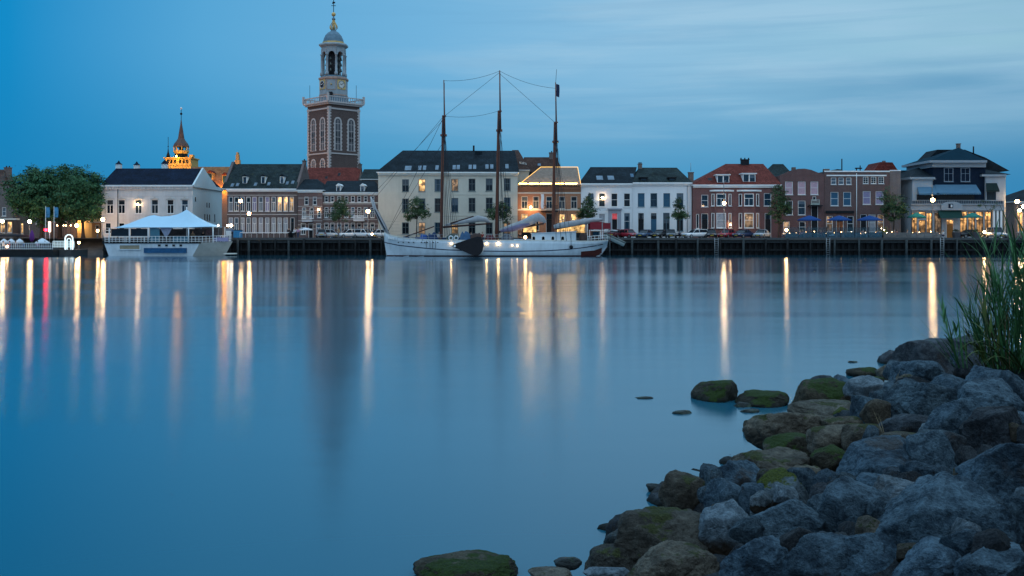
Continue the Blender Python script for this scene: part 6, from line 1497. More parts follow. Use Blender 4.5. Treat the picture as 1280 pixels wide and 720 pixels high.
# ================================================================== STREET LAMPS
def street_lamp(px, py, Y, m, label, r=.22, z0=None, high=0, lamp_y=0):
    z0 = GZ if z0 is None else z0; zl = PZ(py, Y) - z0
    t = empty('street_lamp', label, 'street lamp', (PX(px, Y), Y, z0), 0, 'lit lamps along the far bank')
    b = MB(); b.lathe([(.14, 0), (.12, .5), (.07, .6), (.055, zl - r - .1)], 8); b.build('pole', mat('lamp_post_grey', (.16, .16, .16), .5), t)
    b = MB(); b.lathe([(.06, zl - r - .12), (.16, zl - r - .04), (.16, zl - r + .02)], 8); b.lathe([(.2, zl + r * .85), (.05, zl + r + .15)], 8); b.build('lantern_fitting', dark, t)
    b = MB(); b.ball((0, 0, zl), r, 12); b.build('lamp_globe', m, t)
    if high:
        b = MB(); b.tube([(.0, .25, 0), (0, .25, zl + high), (0, -.3, zl + high + .4)], .05, 6); b.box(-.15, .15, -.9, -.25, zl + high + .33, zl + high + .43); b.build('tall_mast', steel, t)
    return t
for a in ((3, 276.5, 170, bulb, 'warm street lamp at the frame edge before the gabled house', .28),
          (37, 277, 168, bulb_y, 'amber street lamp left of the red lamp under the big trees', .3),
          (128.5, 274.5, 170, bulb_y, 'bright lamp between the tree and the pale corner house', .3),
          (122, 288.5, 166, bulb_y, 'low amber lamp left of the pale corner house, below the brighter one', .2),
          (284.8, 282, 164, bulb_w, 'white lamp low on the quay between tent boat and long brick house', .2),
          (300.7, 251.3, 163, bulb_y, 'higher of two amber lamps before the long brick house', .27),
          (311.3, 267, 163.5, bulb_y, 'lower of two amber lamps before the long brick house', .27),
          (460, 264, 163, bulb_y, 'amber street lamp behind the white cars, left of the bowsprit', .3),
          (905.2, 254, 162.5, bulb, 'street lamp with tall mast before the red roofed house', .27, None, 3.2),
          (1166, 250, 162.5, bulb_y, 'tall street lamp before the villa restaurant awnings', .32, None, 3.0),
          (1271.5, 251.8, 172, bulb_y, 'large upper lamp in the lane right of the restaurant', .34),
          (1274.5, 263, 170, bulb_w, 'lower whitish lamp in the lane right of the restaurant', .26),
          (1279.5, 258, 176, bulb_y, 'lamp at the frame edge in the lane right of the restaurant', .32)): street_lamp(*a)
street_lamp(98.5, 303.2, 161.5, bulb, 'low warm lamp on the sloped stone embankment, right of the lit arch', .17, 1.0)
street_lamp(91, 303.5, 161.8, bulb_s, 'tiny lamp on the embankment beside a brighter low lamp', .1, 1.0)
street_lamp(57.3, 287.3, 166, bulb_r, 'red glowing lamp under the big trees', .26, G - 1)
t = empty('light_column', 'tall white illuminated column sign beside the red lamp', 'sign', (PX(62, 166), 166, G - 1))
b = MB(); b.box(-.18, .18, -.1, .1, PZ(290, 166) - G + 1, PZ(277, 166) - G + 1); b.build('lit_panel', glow('column_light', (1, .75, .62), 2.6), t); b = MB(); b.tube([(0, 0, 0), (0, 0, PZ(290, 166) - G + 1)], .06, 6); b.build('pole', white, t)
for i, px in enumerate((71.5, 79.5, 82.5, 88.5)):
    q = MB(); q.ball((0, 0, 2.2), .09, 8); q.tube([(0, 0, 0), (0, 0, 2.15)], .025, 5, 1); tag(q.build('garden_light', [bulb_s, dark], None, (PX(px, 172), 172, G)), ['small garden light right of the white column', 'small garden light left of the paired one, under the trees', 'small garden light in the pair under the trees', 'small garden light left of the glowing ochre wall'][i], 'light', 'small garden lights under the big trees')

# ================================================================== TREES
def leafmat(name, c):
    m, k, bs = new_mat(name)
    rnd = k.n('ShaderNodeNewGeometry').outputs['Random Per Island']
    k.l(k.ramp(rnd, [(0, tuple(x * .55 for x in c) + (1,)), (.6, tuple(c) + (1,)), (1, tuple(min(1, x * 1.5) for x in c) + (1,))]), bs.inputs['Base Color'])
    bs.inputs['Roughness'].default_value = .6; bs.inputs['Specular IOR Level'].default_value = .2
    return m
leaf_big = leafmat('plane_leaf', (.042, .115, .048)); leaf_small = leafmat('quay_tree_leaf', (.045, .085, .034)); bark = mat('bark', (.055, .042, .034), .9, .4, 4, .6, 20)
def tree(label, px, Y, blobs, trunk_r, n, leaf, lm, seed, zfork=None, base=None, group=None):
    """blobs: (px, py, rx px, rz px) ellipsoids of the crown"""
    rr = random.Random(seed); base = G if base is None else base; x0 = PX(px, Y)
    t = empty('tree', label, 'tree', (x0, Y, base), 0, group); s = Y / F
    el = [(Vector((PX(bx, Y) - x0, rr.uniform(-.25, .25) * rx * s, PZ(by, Y) - base)), rx * s, rz * s) for bx, by, rx, rz in blobs]
    low = min(c.z - rz for c, rx, rz in el); zf = zfork if zfork else low + .3
    b = MB(); k0 = Vector((rr.uniform(-.1, .1), 0, zf))
    b.tube([(0, 0, -.1), (0, 0, .4), (k0.x * .5, 0, zf * .5), k0], [trunk_r * 1.5, trunk_r * 1.05, trunk_r * .9, trunk_r * .8], 9)
    for c, rx, rz in el:
        mid = k0.lerp(c, .5) + Vector((rr.uniform(-.3, .3), rr.uniform(-.3, .3), -.1 * rz)); b.tube([k0, mid, c, c + Vector((rr.uniform(-.4, .4) * rx, 0, rz * .6))], [trunk_r * .6, trunk_r * .42, trunk_r * .25, trunk_r * .08], 6)
        for _ in range(4):
            d = Vector((rr.uniform(-1, 1), rr.uniform(-1, 1), rr.uniform(-.3, 1))); b.tube([mid.lerp(c, rr.random()), c + Vector((d.x * rx * .8, d.y * rx * .8, d.z * rz * .8))], [trunk_r * .2, trunk_r * .05], 5)
    b.build('trunk', bark, t)
    b = MB(); vol = sum(rx * rx * rz for _, rx, rz in el)
    for bi, (c, rx, rz) in enumerate(el):
        ncl = max(6, int(n * rx * rx * rz / vol / 26))
        for _ in range(ncl):
            d = Vector((rr.gauss(0, 1), rr.gauss(0, 1), rr.gauss(0, 1))).normalized(); q = rr.uniform(.4, 1) ** .5 * (1 + .34 * noise.noise(d * 2.6 + Vector((seed, bi * 3., 0)))) * rr.choice((.9, 1, 1, 1.12))
            cc = c + Vector((d.x * rx * q, d.y * rx * q * .9, d.z * rz * q)); cr = leaf * rr.uniform(1.0, 2.3)
            for _ in range(26):
                p = cc + Vector((rr.gauss(0, 1) * cr, rr.gauss(0, 1) * cr, rr.gauss(0, .6) * cr)); nrm = (d + Vector((rr.uniform(-1, 1), rr.uniform(-1, 1), rr.uniform(-.3, 1.2)))).normalized()
                a = nrm.cross(Vector((rr.uniform(-1, 1), rr.uniform(-1, 1), rr.uniform(-1, 1)))).normalized(); e = nrm.cross(a); L = leaf * rr.uniform(.6, 1.2)
                b.add([p - a * L, p + e * L * .5, p + a * L, p - e * L * .5], [(0, 1, 2, 3)])
    b.build('crown', lm, t)
    return t
TG = 'big trees on the left bank'
tree('big spreading leafy tree nearest the gabled house', 52, 176, [(32, 238, 23, 22), (47, 228, 23, 20), (28, 253, 17, 16), (58, 248, 24, 24), (20, 246, 11, 15), (46, 262, 22, 17), (42, 219, 12, 11)], .34, 17000, .22, leaf_big, 1, 3.2, G, TG)
tree('big leafy tree in the middle with the tallest crown on the left bank', 75, 178, [(72, 226, 23, 20), (84, 236, 24, 24), (66, 252, 20, 20), (90, 254, 20, 20), (78, 265, 20, 15), (83, 217, 14, 11)], .36, 16000, .22, leaf_big, 2, 3.2, G, TG)
tree('big leafy tree with forked trunk before the ochre wall', 104, 174, [(100, 230, 22, 20), (112, 240, 19, 26), (96, 252, 22, 20), (117, 254, 14, 20), (122, 236, 11, 20), (106, 264, 18, 13)], .28, 15000, .22, leaf_big, 3, 2.6, G, TG)
tree('small round quay tree before the striped hotel', 424.5, 166, [(425, 258, 10, 10), (421, 270, 9, 8), (428, 268, 9, 9), (426, 251, 6, 5)], .10, 2600, .15, leaf_small, 4, None, GZ)
tree('quay tree with low side branches before the cream building', 520.5, 166, [(521, 256, 9, 9), (514, 267, 10, 7), (528, 266, 10, 7), (521, 250, 6, 4), (509, 272, 5, 4)], .10, 2800, .15, leaf_small, 5, None, GZ)
tree('quay tree behind the middle mast, at the warm lit corner', 622, 167, [(618, 266, 10, 9), (629, 262, 9, 10), (625, 256, 6, 5), (632, 272, 5, 7)], .10, 2600, .15, leaf_small, 6, None, GZ)
tree('narrow pointed quay tree between orange house and white house', 735.5, 167, [(735, 265, 11, 9), (735, 255, 7, 9), (736, 247, 3.5, 5), (727, 270, 5, 5)], .10, 2600, .15, leaf_small, 7, None, GZ)
tree('thin quay tree before the right end of the white row', 849, 167, [(848, 262, 7, 10), (844, 270, 7, 5), (854, 270, 8, 4), (848, 252, 5, 5)], .09, 2000, .14, leaf_small, 8, None, GZ)
tree('tall dark quay tree between red roofed house and gable house', 973, 167, [(974, 245, 9, 12), (970, 262, 9, 11), (981, 258, 8, 12), (985, 262, 5, 6), (972, 236, 6, 6), (974, 274, 6, 6)], .13, 3400, .15, leaf_small, 9, None, GZ)
tree('dense broad quay tree left of the villa restaurant', 1117, 167, [(1108, 252, 9, 14), (1122, 256, 11, 14), (1114, 264, 12, 12), (1128, 262, 7, 10), (1110, 240, 6, 7)], .14, 3800, .15, leaf_small, 10, None, GZ)
tree('bare twiggy rambling shrub over the restaurant balcony rail', 1234, 166.5, [(1230, 255, 10, 5), (1240, 258, 9, 5)], .05, 240, .10, leaf_small, 11, 4.6, GZ)
# ================================================================== NEAR BANK: bank, boulders, reeds
SL = .28
def bank_t(x, y): return .84 * (x + .65) - .54 * (y - 9)
def bank_z(x, y):
    z = SL * bank_t(x, y); z2 = .30 * (25.5 + .22 * (x - 8) - y)
    z = min(z, z2) if y > 15 else z
    z = max(-1.6, min(z, 1.95))
    return max(z, min(9.0, .8 * (-y - 1.6) + 1.6)) if y < -1.6 else z   # unseen dike added behind the camera to keep low light off the boulders
b = MB(); rows = []
xs = [-30 + i * .5 for i in range(150)]; ys = [-16 + j * .5 for j in range(96)]
for y in ys: rows.append([(x, y, bank_z(x, y) - .30 + .05 * noise.noise(Vector((x, y, 0)) * 1.7)) for x in xs])
b.grid(rows); bk = b.build('river_bank', mat('dark_gravel', (.022, .022, .02), .9, .5, 3, .8, 25)); bk['kind'] = 'structure'  # dark gravel, deepened so the gaps between boulders read as shade

def rockmat(name, c, c2, moss=0., mc=(.035, .05, .008), low=None, rough=.8):
    m, k, bs = new_mat(name)
    tcn = k.n('ShaderNodeTexCoord').outputs['Object']; oi = k.n('ShaderNodeObjectInfo').outputs['Random']
    off = k.n('ShaderNodeCombineXYZ'); k.l(k.m('MULTIPLY', oi, 37.), off.inputs[0])
    va = k.n('ShaderNodeVectorMath', operation='ADD'); k.l(tcn, va.inputs[0]); k.l(off.outputs[0], va.inputs[1]); co = va.outputs[0]
    n1 = k.noise(co, 2.2, 8, .68, .6); n2 = k.noise(co, 11, 6, .7); n3 = k.noise(co, 45, 4, .7)
    f = k.m('ADD', k.m('ADD', k.m('MULTIPLY', n1, .45), k.m('MULTIPLY', n2, .33)), k.m('MULTIPLY', n3, .22))
    tone = k.ramp(oi, [(0, (.55, .58, .62, 1)), (.3, (1.25, 1.2, 1.15, 1)), (.5, (.8, .86, .9, 1)), (.75, (1.05, .98, .9, 1)), (1, (1.3, 1.32, 1.35, 1))])
    col = k.ramp(f, [(.36, tuple(x * .4 for x in c) + (1,)), (.46, tuple(c) + (1,)), (.54, tuple(c2) + (1,)), (.64, tuple(min(1, x * 1.8) for x in c2) + (1,))])
    col = k.mix(1., col, tone, 'MULTIPLY')
    if c[2] > c[0]:                                                # iron staining in patches
        col = k.mix(k.m('MULTIPLY', k.range(k.noise(co, 1.3, 5, .7), .56, .68), .55), col, (.05, .034, .022, 1))
    pz = k.n('ShaderNodeSeparateXYZ'); k.l(k.n('ShaderNodeNewGeometry').outputs['Position'], pz.inputs[0])   # dark algae band along the waterline
    col = k.mix(k.range(k.m('ADD', pz.outputs[2], k.m('MULTIPLY', n1, .12)), .17, .06), col, (.008, .011, .009, 1))
    if low is not None:                                            # brown tide-stained lower part with its own edge
        s = k.n('ShaderNodeSeparateXYZ'); k.l(tcn, s.inputs[0])
        e = k.m('ADD', s.outputs[2], k.m('MULTIPLY', k.m('SUBTRACT', k.noise(co, 5, 4), .5), .35))
        col = k.mix(k.range(e, .0, -.1), col, tuple(low) + (1,))
    if moss:
        nz = k.n('ShaderNodeSeparateXYZ'); k.l(k.n('ShaderNodeNewGeometry').outputs['Normal'], nz.inputs[0])
        mm = k.m('ADD', k.m('MULTIPLY', k.noise(co, 2.6, 5, .65), 1.0), k.m('MULTIPLY', nz.outputs[2], .22))
        mcol = k.ramp(n3, [(.3, tuple(x * .4 for x in mc) + (1,)), (.7, tuple(x * 1.5 for x in mc) + (1,))])
        col = k.mix(k.range(mm, .82 - moss * .42, .88 - moss * .42), col, mcol)
    k.l(col, bs.inputs['Base Color'])
    bs.inputs['Roughness'].default_value = rough; bs.inputs['Specular IOR Level'].default_value = .18 if rough > .5 else .25
    bp = k.n('ShaderNodeBump'); bp.inputs['Strength'].default_value = 1.0; bp.inputs['Distance'].default_value = .055
    vor = k.n('ShaderNodeTexVoronoi', feature='DISTANCE_TO_EDGE'); k.l(co, vor.inputs['Vector']); vor.inputs['Scale'].default_value = 4.5
    k.l(k.m('ADD', k.m('ADD', n2, k.m('MULTIPLY', n3, .55)), k.m('MULTIPLY', k.range(vor.outputs['Distance'], 0, .04), .07)), bp.inputs['Height']); k.l(bp.outputs[0], bs.inputs['Normal'])
    return m
RM = {'g': rockmat('blue_grey_basalt', (.020, .038, .056), (.064, .104, .136)),
      'p': rockmat('pale_grey_basalt', (.06, .085, .105), (.14, .185, .22), 0., low=(.022, .014, .008)),
      'd': rockmat('dark_basalt', (.02, .025, .032), (.05, .06, .07)),
      'b': rockmat('brown_lichened_rock', (.05, .043, .034), (.10, .09, .072), .22, (.036, .042, .012)),
      'm': rockmat('mossy_rock', (.024, .021, .014), (.05, .044, .032), .46, (.022, .040, .006)),
      's': rockmat('half_mossy_rock', (.036, .052, .066), (.08, .108, .126), .5, (.045, .06, .008)),
      'w': rockmat('wet_black_rock', (.008, .011, .012), (.016, .02, .02), .3, (.015, .03, .015), None, .35)}
_ico = {}
def ico(n):
    if n not in _ico:
        bm = bmesh.new(); bmesh.ops.create_icosphere(bm, subdivisions=n, radius=1); bm.verts.ensure_lookup_table()
        _ico[n] = (np.array([v.co[:] for v in bm.verts]), [tuple(v.index for v in f.verts) for f in bm.faces]); bm.free()
    return _ico[n]
def rock_mesh(seed, size, sub, angular=1.0):
    rg = np.random.default_rng(seed); D, Fc = ico(sub)
    if angular > .6:                                               # broken quarry stone: a skewed block with chipped corners
        N = np.array([[1, 0, 0], [-1, 0, 0], [0, 1, 0], [0, -1, 0], [0, 0, 1], [0, 0, -1]], float) + rg.normal(size=(6, 3)) * [.34, .34, .24]
        npl = int(rg.integers(6, 11)); C = rg.normal(size=(npl, 3)); C[:, 2] = abs(C[:, 2]) * .9; C /= np.linalg.norm(C, axis=1)[:, None]
        N /= np.linalg.norm(N, axis=1)[:, None]; off = np.concatenate([rg.uniform(.66, .9, 4), [rg.uniform(.62, .82)], [.7], rg.uniform(.70, .95, npl)]); N = np.vstack([N, C])
    else:
        npl = int(rg.integers(9, 15)); N = rg.normal(size=(npl, 3)); N[:, 2] *= .8; N /= np.linalg.norm(N, axis=1)[:, None]
        N = np.vstack([N, [[.12 * rg.normal(), .12 * rg.normal(), 1]], [[0, 0, -1]]]); off = np.concatenate([rg.uniform(.72, .98, npl), [rg.uniform(.75, .92)], [.7]])
    dots = D @ N.T; r = np.where(dots > .05, off / np.maximum(dots, .05), 9.)
    p = 20. if angular < .6 else 170.; r = (np.sum(r ** -p, axis=1) + 1.12 ** -p) ** (-1 / p)               # soft minimum: worn edges
    o = Vector((seed * 1.37 % 50, seed * 2.11 % 50, 0)); out = []
    for d, q in zip(D, r):
        v = Vector(d); n1 = noise.fractal(v * 1.6 + o, .9, 2.1, 3); n2 = noise.fractal(v * 5.5 + o, .75, 2.2, 4); rd = 1 - abs(noise.noise(v * 3.1 + o * 2))
        big = .085 if angular < .6 else .026; stp = 0 if angular < .6 else .03 * (round(noise.noise(v * 2.3 + o * 3) * 3.2) / 3.2)
        k = q * (1 + big * n1 + (.034 if angular < .6 else .022) * n2 + stp) - .06 * max(0, rd - .82) * 3
        out.append((d[0] * k * size[0], d[1] * k * size[1], d[2] * k * size[2]))
    me = bpy.data.meshes.new('boulder'); me.from_pydata(out, [], Fc); me.polygons.foreach_set('use_smooth', [True] * len(Fc))
    return me
def at_bank(px, py, lift=0.):
    a, q = (px - 640) / F, (py - HOR) / F
    y = (CAM_H - lift - SL * (.84 * .65 + .54 * 9)) / (q + SL * (.84 * a - .54)); yw = (CAM_H - lift) / q
    y = min(y, yw) if y > 0 else yw                               # whichever is met first: bank or water
    return a * y, y, CAM_H - q * y
ROCKS = [
 (896.5, 492, 54, 29, 'm', 'domed mossy rock standing alone in the water, farthest out'),
 (956, 500, 62, 19, 'm', 'long flat mossy rock between the domed rock and the bank'),
 (928, 506, 26, 9, 'w', 'flat wet black rock just under the long mossy rock'), (938, 513, 24, 6, 'w', 'thin wet rock barely above the water below the flat black one'),
 (852.5, 515, 25, 6, 'w', 'small dark rock peeping out of the open water'), (806, 496.5, 24, 4, 'w', 'farthest tiny rock tip in the open water'), (818, 607, 22, 8, 'w', 'small dark rock tip left of the brown shore rock'),
 (942, 534, 28, 18, 'm', 'small dark mossy rock at the left end of the brown slabs'),
 (1026, 497, 80, 36, 'm', 'large rounded rock thick with green moss behind the brown slabs'),
 (1026, 480, 32, 18, 'd', 'dark pointed rock behind the large mossy rock'), (1052, 481, 32, 18, 'g', 'bluish rock right of the dark pointed one behind the moss'),
 (1030, 517, 96, 26, 'b', 'long brown slab below the large mossy rock'), (985, 540, 92, 42, 'b', 'wide brown rock sloping to the water left of the slabs'),
 (984, 557, 60, 26, 'm', 'dark mossy rock at the water under the wide brown rock'), (1046, 549, 72, 32, 'b', 'rounded brown rock right of the wide brown one'),
 (1056, 518, 28, 15, 's', 'small bright mossy knob on the brown slabs'), (1052, 533, 54, 20, 'b', 'narrow brown rock between the knob and the rounded brown rock'),
 (1080, 466.5, 38, 14, 'm', 'isolated mossy rock off the dark point, at the far shoreline'), (1066, 452, 12, 4, 'w', 'tiny rock tip off the far shoreline'),
 (970, 584, 100, 40, 'b', 'broad brown rock with yellow moss at the water edge, mid bank'), (1011, 599, 42, 30, 'b', 'small brown rock right of the broad yellow mossed rock'),
 (1040, 573, 46, 28, 'm', 'green mossy rock above the small brown rock'), (925, 604, 74, 38, 'g', 'grey rock behind the front half mossed one at the water'),
 (975, 619, 80, 58, 's', 'grey rock whose right flank is bright green with moss'), (912, 624, 68, 42, 'g', 'grey angular rock left of the moss flanked rock'),
 (908, 662, 74, 62, 'p', 'pale topped block with dark brown lower face, front left'), (985, 660, 102, 58, 'g', 'blue grey wedge right of the pale topped block'),
 (1105, 585, 156, 62, 'g', 'long blue grey boulder running up the middle of the bank'), (1030, 641, 46, 40, 'g', 'small grey rock between the wedge and the tall block'),
 (1070, 640, 84, 72, 'g', 'tall leaning grey block left of the largest boulder'), (955, 706, 100, 56, 'g', 'grey boulder cut by the frame below the wedge'),
 (1052, 702, 124, 64, 'g', 'broad grey boulder cut by the frame right of its twin'), (828, 676, 112, 66, 'b', 'dark brown boulder at the water left of the pale topped block'),
 (857, 614, 60, 40, 'b', 'brown shore rock standing in the water mid bank'), (840, 707, 100, 44, 'b', 'brown boulder at the frame bottom, left of the pale topped block'),
 (768, 699, 78, 32, 'b', 'low brown rock at the frame bottom beside the dark stone in water'), (782, 669, 50, 26, 'w', 'dark wet stone at the water left of the brown boulder'),
 (708, 700, 36, 10, 'w', 'drowned dark rock between the mossy mound and the bank'), (583, 712, 112, 32, 'm', 'green mossy mound cut by the frame bottom, out in the water'),
 (690, 718, 56, 12, 'b', 'flat brown rock at the frame bottom right of the mossy mound'), (762, 718, 74, 14, 'p', 'pale grey rock at the frame bottom before the low brown rock'),
 (1115, 449, 40, 19, 'd', 'dark block at the far shoreline left of the dark hump'), (1113, 464, 38, 15, 'b', 'red brown rock below the dark far block'),
 (1090, 478, 30, 15, 'm', 'small mossy rock right of the isolated far one'), (1164, 445, 80, 42, 'd', 'large dark hump by the short reed tuft'), (1140, 444, 20, 14, 'd', 'small dark rock left of the dark hump'),
 (1150, 471, 94, 32, 'g', 'low grey rock below the dark hump'), (1086, 488, 60, 26, 'p', 'pale grey slab near the far shoreline'), (1130, 487, 64, 20, 'g', 'flat grey rock beside the pale slab'),
 (1090, 516, 66, 40, 'g', 'grey rock between the brown slabs and the grey heap'), (1165, 502, 108, 44, 'g', 'wide rough grey rock in the middle of the heap'), (1196, 488, 64, 28, 'g', 'grey rock above the wide rough one'),
 (1222, 452, 56, 38, 'd', 'dark rock under the reed clump'), (1260, 460, 64, 34, 'd', 'dark rock under the arching reed blades at the frame edge'), (1213, 431, 42, 24, 'd', 'dark rock behind the short reed tuft, on the skyline'),
 (1245, 480, 86, 36, 'g', 'long grey rock below the reed roots'), (1238, 507, 116, 48, 'g', 'large grey rock sloping to the right below the reeds'), (1268, 492, 50, 42, 'g', 'pale ridged rock at the frame edge below the reeds'),
 (1135, 534, 76, 28, 'd', 'dark flat rock above the long blue grey boulder'), (1082, 546, 54, 32, 'b', 'brown rock by the dry straw'), (1126, 549, 54, 18, 'b', 'thin red brown rock beside the dry straw'), (1166, 541, 38, 18, 'p', 'small pale rock in the heap above the long boulder'),
 (1196, 531, 76, 48, 'g', 'grey block right of the small pale rock'), (1245, 541, 86, 62, 'd', 'dark faceted boulder at the right of the heap'), (1272, 527, 34, 24, 'g', 'small bluish rock at the frame edge above the dark faceted boulder'),
 (1172, 557, 76, 30, 'g', 'grey rock behind the crest of the long boulder'), (1165, 575, 76, 56, 'g', 'bulky grey rock right of the long blue grey boulder'), (1250, 597, 118, 72, 'g', 'big shadowed boulder with flat top at the frame edge'),
 (1104, 612, 74, 40, 'g', 'grey rock tucked under the long blue grey boulder'), (1132, 622, 96, 40, 'p', 'pale ribbed rock above the largest boulder'), (1192, 660, 200, 92, 'g', 'the largest boulder, flat topped with a dark front face'),
 (1088, 702, 96, 54, 'g', 'grey boulder at the frame bottom left of the largest one'), (1180, 708, 128, 50, 'g', 'ribbed boulder at the frame bottom under the largest one'), (1246, 712, 100, 44, 'g', 'boulder in the bottom corner of the frame'),
 (1276, 646, 52, 52, 'g', 'boulder at the frame edge right of the largest one'), (1208, 612, 40, 36, 'g', 'small rock above the largest boulder')]
for i, (px, py, pw, ph, kd, lab) in enumerate(ROCKS):
    x, y, z = at_bank(px, py + ph * .22); s = y / F
    loc = (x, y, max(z + ph * s * .10, .0) if kd != 'w' else max(z - ph * s * .2, -.02))
    wet = kd == 'w'
    me = rock_mesh(i + 11, (pw * s * (.51 if kd in 'gpd' else .53), pw * s * (.48 if kd in 'bms' or pw < 60 else .36) if not wet else pw * s * .4, ph * s * (.84 if kd in 'gpd' else .8)), 6 if pw > 84 else 5 if pw > 40 else 4, .35 if kd in 'bmw' else 1.)
    me.materials.append(RM[kd])
    tag(link('boulder', me, None, loc, (i * 1.7) % .9 - .45), lab, 'rock', 'boulders on the near bank')
# middling broken stones that lie wedged among the large ones
rr = random.Random(21); cnt = 0; mid = [rock_mesh(300 + i, (1.0, .8, .78), 5) for i in range(14)]
for i, me in enumerate(mid): me.materials.append(RM['gdgpbgd'[i % 7]])
for j in range(900):
    px, py = rr.uniform(880, 1285), rr.uniform(455, 722); x, y, z = at_bank(px, py)
    if bank_t(x, y) < .9 or y < 4 or (px < 1085 and py < 605): continue        # the brown slabs by the water lie bare
    pw = rr.uniform(22, 44) * (1 + (py - 455) / 400); r = pw * .5 * y / F
    o = link('broken_stone', mid[cnt % 14], None, (x, y, bank_z(x, y) + r * .35 + .07), rr.uniform(0, 6)); o.scale = (r, r * rr.uniform(.75, 1), r * rr.uniform(.8, 1.1))
    tag(o, 'broken angular stone wedged among the large boulders of the near bank', 'stone', 'broken stones wedged among the boulders'); cnt += 1
    if cnt >= 75: break
# small stones that show in the gaps, all of one kind and look
rr = random.Random(4); base_meshes = [rock_mesh(200 + i, (1, .85, .7), 3) for i in range(6)]
for me in base_meshes: me.materials.append(RM['d'])
cnt = 0
for j in range(2000):
    px, py = rr.uniform(760, 1290), rr.uniform(440, 735); x, y, z = at_bank(px, py)
    if bank_t(x, y) < .1 or y < 3.5 or z < .03: continue
    r = rr.uniform(.13, .30) * (1 + y * .012)
    o = link('gap_stone', rr.choice(base_meshes), None, (x, y, bank_z(x, y) - .16), rr.uniform(0, 6)); o.scale = (r, r, r)
    tag(o, 'small dark stone filling a gap between the big boulders', 'stone', 'small stones between the boulders'); cnt += 1
    if cnt > 150: break
# boulders just outside the frame, so that the bank goes on
for j in range(16):
    y = rr.uniform(3.5, 14); x = y * .53 + rr.uniform(.4, 2.0); r = rr.uniform(.4, .7)
    me = rock_mesh(400 + j, (r * 1.2, r, r * .8), 4); me.materials.append(RM['g'])
    tag(link('boulder', me, None, (x, y, bank_z(x, y) + .1), rr.uniform(0, 6)), 'boulder beyond the right frame edge', 'rock', 'boulders beyond the frame')

# ---------------------------------------------------------------- reeds
reed = leafmat('reed_leaf', (.05, .14, .05)); straw = mat('dry_straw', (.32, .25, .14), .7, .2); reed_y = leafmat('yellow_reed_leaf', (.06, .085, .02))
def blade(b, p, d, L, w_, droop, n=9):
    """a tapering, folded, arching leaf"""
    d = Vector(d).normalized(); side = Vector((-d.y, d.x, 0)); side = side.normalized() if side.length > .05 else Vector((1, 0, 0)); pts = []
    pos = Vector(p); cur = d.copy()
    for i in range(n + 1):
        f = i / n; ww = w_ * (.45 + .55 * min(1, f * 5)) * (1 - f ** 2.2) + .0006
        up = side.cross(cur).normalized()
        pts.append((pos - side * ww, pos - up * ww * .35, pos + side * ww)); pos = pos + cur * (L / n); cur = (cur + Vector((d.x * .12, d.y * .12, -1)) * droop * f / n * 3).normalized()
    b.grid([list(q) for q in pts])
def reed_clump(label, px, py, dist_lift, n, H, spread, seed, m=reed, lean=(0, 0), droop=(.1, .6), wd=.0135, Y=None):
    rr = random.Random(seed); x, y, z = at_bank(px, py) if Y is None else (PX(px, Y), Y, PZ(py, Y))
    t = empty('reed_clump', label, 'reeds', (x, y, z - .1), 0, 'reeds on the near bank'); b = MB(); sb = MB()
    for i in range(n):
        bx, by = rr.gauss(0, spread), rr.gauss(0, spread); h = H * rr.uniform(.55, 1.08)
        d = Vector((rr.gauss(lean[0], .16), rr.gauss(lean[1], .14), 1))
        if i % 3 == 0:                                            # a cane with leaves up its length
            top = Vector((bx, by, 0)) + d.normalized() * h; sb.tube([(bx, by, 0), Vector((bx, by, 0)).lerp(top, .5) + Vector((d.x * .03, 0, 0)), top], [.006, .005, .002], 5)
            for k in range(5):
                f = rr.uniform(.25, .95); a = rr.uniform(0, 2 * PI); blade(b, Vector((bx, by, 0)).lerp(top, f), (math.cos(a) * .55 + d.x, math.sin(a) * .45, 1), h * rr.uniform(.25, .42), wd * rr.uniform(.8, 1.3), rr.uniform(.3, 1.1))
        else: blade(b, (bx, by, 0), (d.x * 1.3, d.y * 1.3, 1), h, wd * rr.uniform(.7, 1.3), rr.uniform(*droop))
    b.build('leaves', m, t); sb.build('stems', m, t) if sb.v else None
    return t
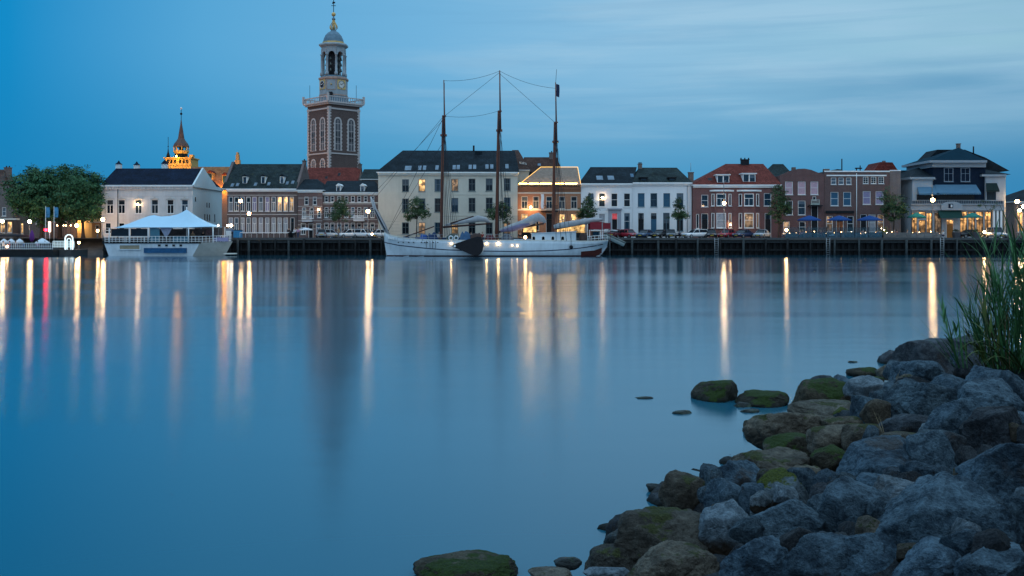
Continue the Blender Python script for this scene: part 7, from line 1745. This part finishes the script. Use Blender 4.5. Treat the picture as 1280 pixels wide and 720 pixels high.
reed_clump('tall dense reed clump at the frame edge, reaching above the far quay', 1278, 452, 0, 80, 2.1, .22, 1, lean=(-.05, 0), Y=15.5)
reed_clump('reed clump just left of the tallest one, before the water', 1250, 452, 0, 44, 1.75, .13, 2, lean=(-.07, 0), Y=15.5)
reed_clump('thinner reed clump leaning out over the water', 1238, 452, 0, 22, 1.5, .07, 3, lean=(-.26, 0), Y=15.6)
reed_clump('short reed tuft among the dark rocks', 1200, 452, 0, 12, 1.05, .04, 4, lean=(-.36, 0), droop=(.05, .3), Y=15.0, wd=.014)
reed_clump('broad pale green reed leaves arching over the dark rocks', 1262, 456, 0, 9, 1.1, .10, 5, m=reed_y, lean=(-.75, -.2), droop=(1.2, 2.0), wd=.022, Y=14.8)
reed_clump('low yellowing reed leaves lying over the rocks by the short tuft', 1222, 452, 0, 14, .55, .12, 6, m=reed_y, lean=(-.5, -.2), droop=(.9, 1.8), Y=15.6)
reed_clump('few dead brown reed stems standing in the dense clump', 1266, 452, 0, 12, 1.7, .2, 8, m=mat('dead_reed', (.14, .10, .055), .8, .3), lean=(-.08, 0), droop=(.3, 1.2), Y=15.3, wd=.008)
reed_clump('reeds beyond the frame edge', 1310, 455, 0, 90, 2.1, .35, 7, Y=15.4)
b = MB(); x, y, z = at_bank(1103, 552); blade(b, (0, 0, 0), (-.35, .1, 1), .33, .012, .2); blade(b, (.02, 0, 0), (-.25, .1, 1), .24, .01, .2); tag(b.build('dry_straw', straw, None, (x, y, z + .1)), 'dry straw blade sticking up among the brown rocks', 'straw')
for px, py, L, s, lab in ((1262, 470, .22, 9, 'bent dry stalk below the reed roots'), (1118, 492, .28, 8, 'small tuft of dry grass on the pale slab')):
    b = MB(); x, y, z = at_bank(px, py); r2 = random.Random(s); [blade(b, (r2.gauss(0, .04), 0, 0), (r2.gauss(0, .5), 0, 1), L * r2.uniform(.6, 1.1), .006, r2.uniform(.4, 1.6)) for _ in range(3 if L < .25 else 9)]
    tag(b.build('dry_grass', straw, None, (x, y, z + .12)), lab, 'grass')
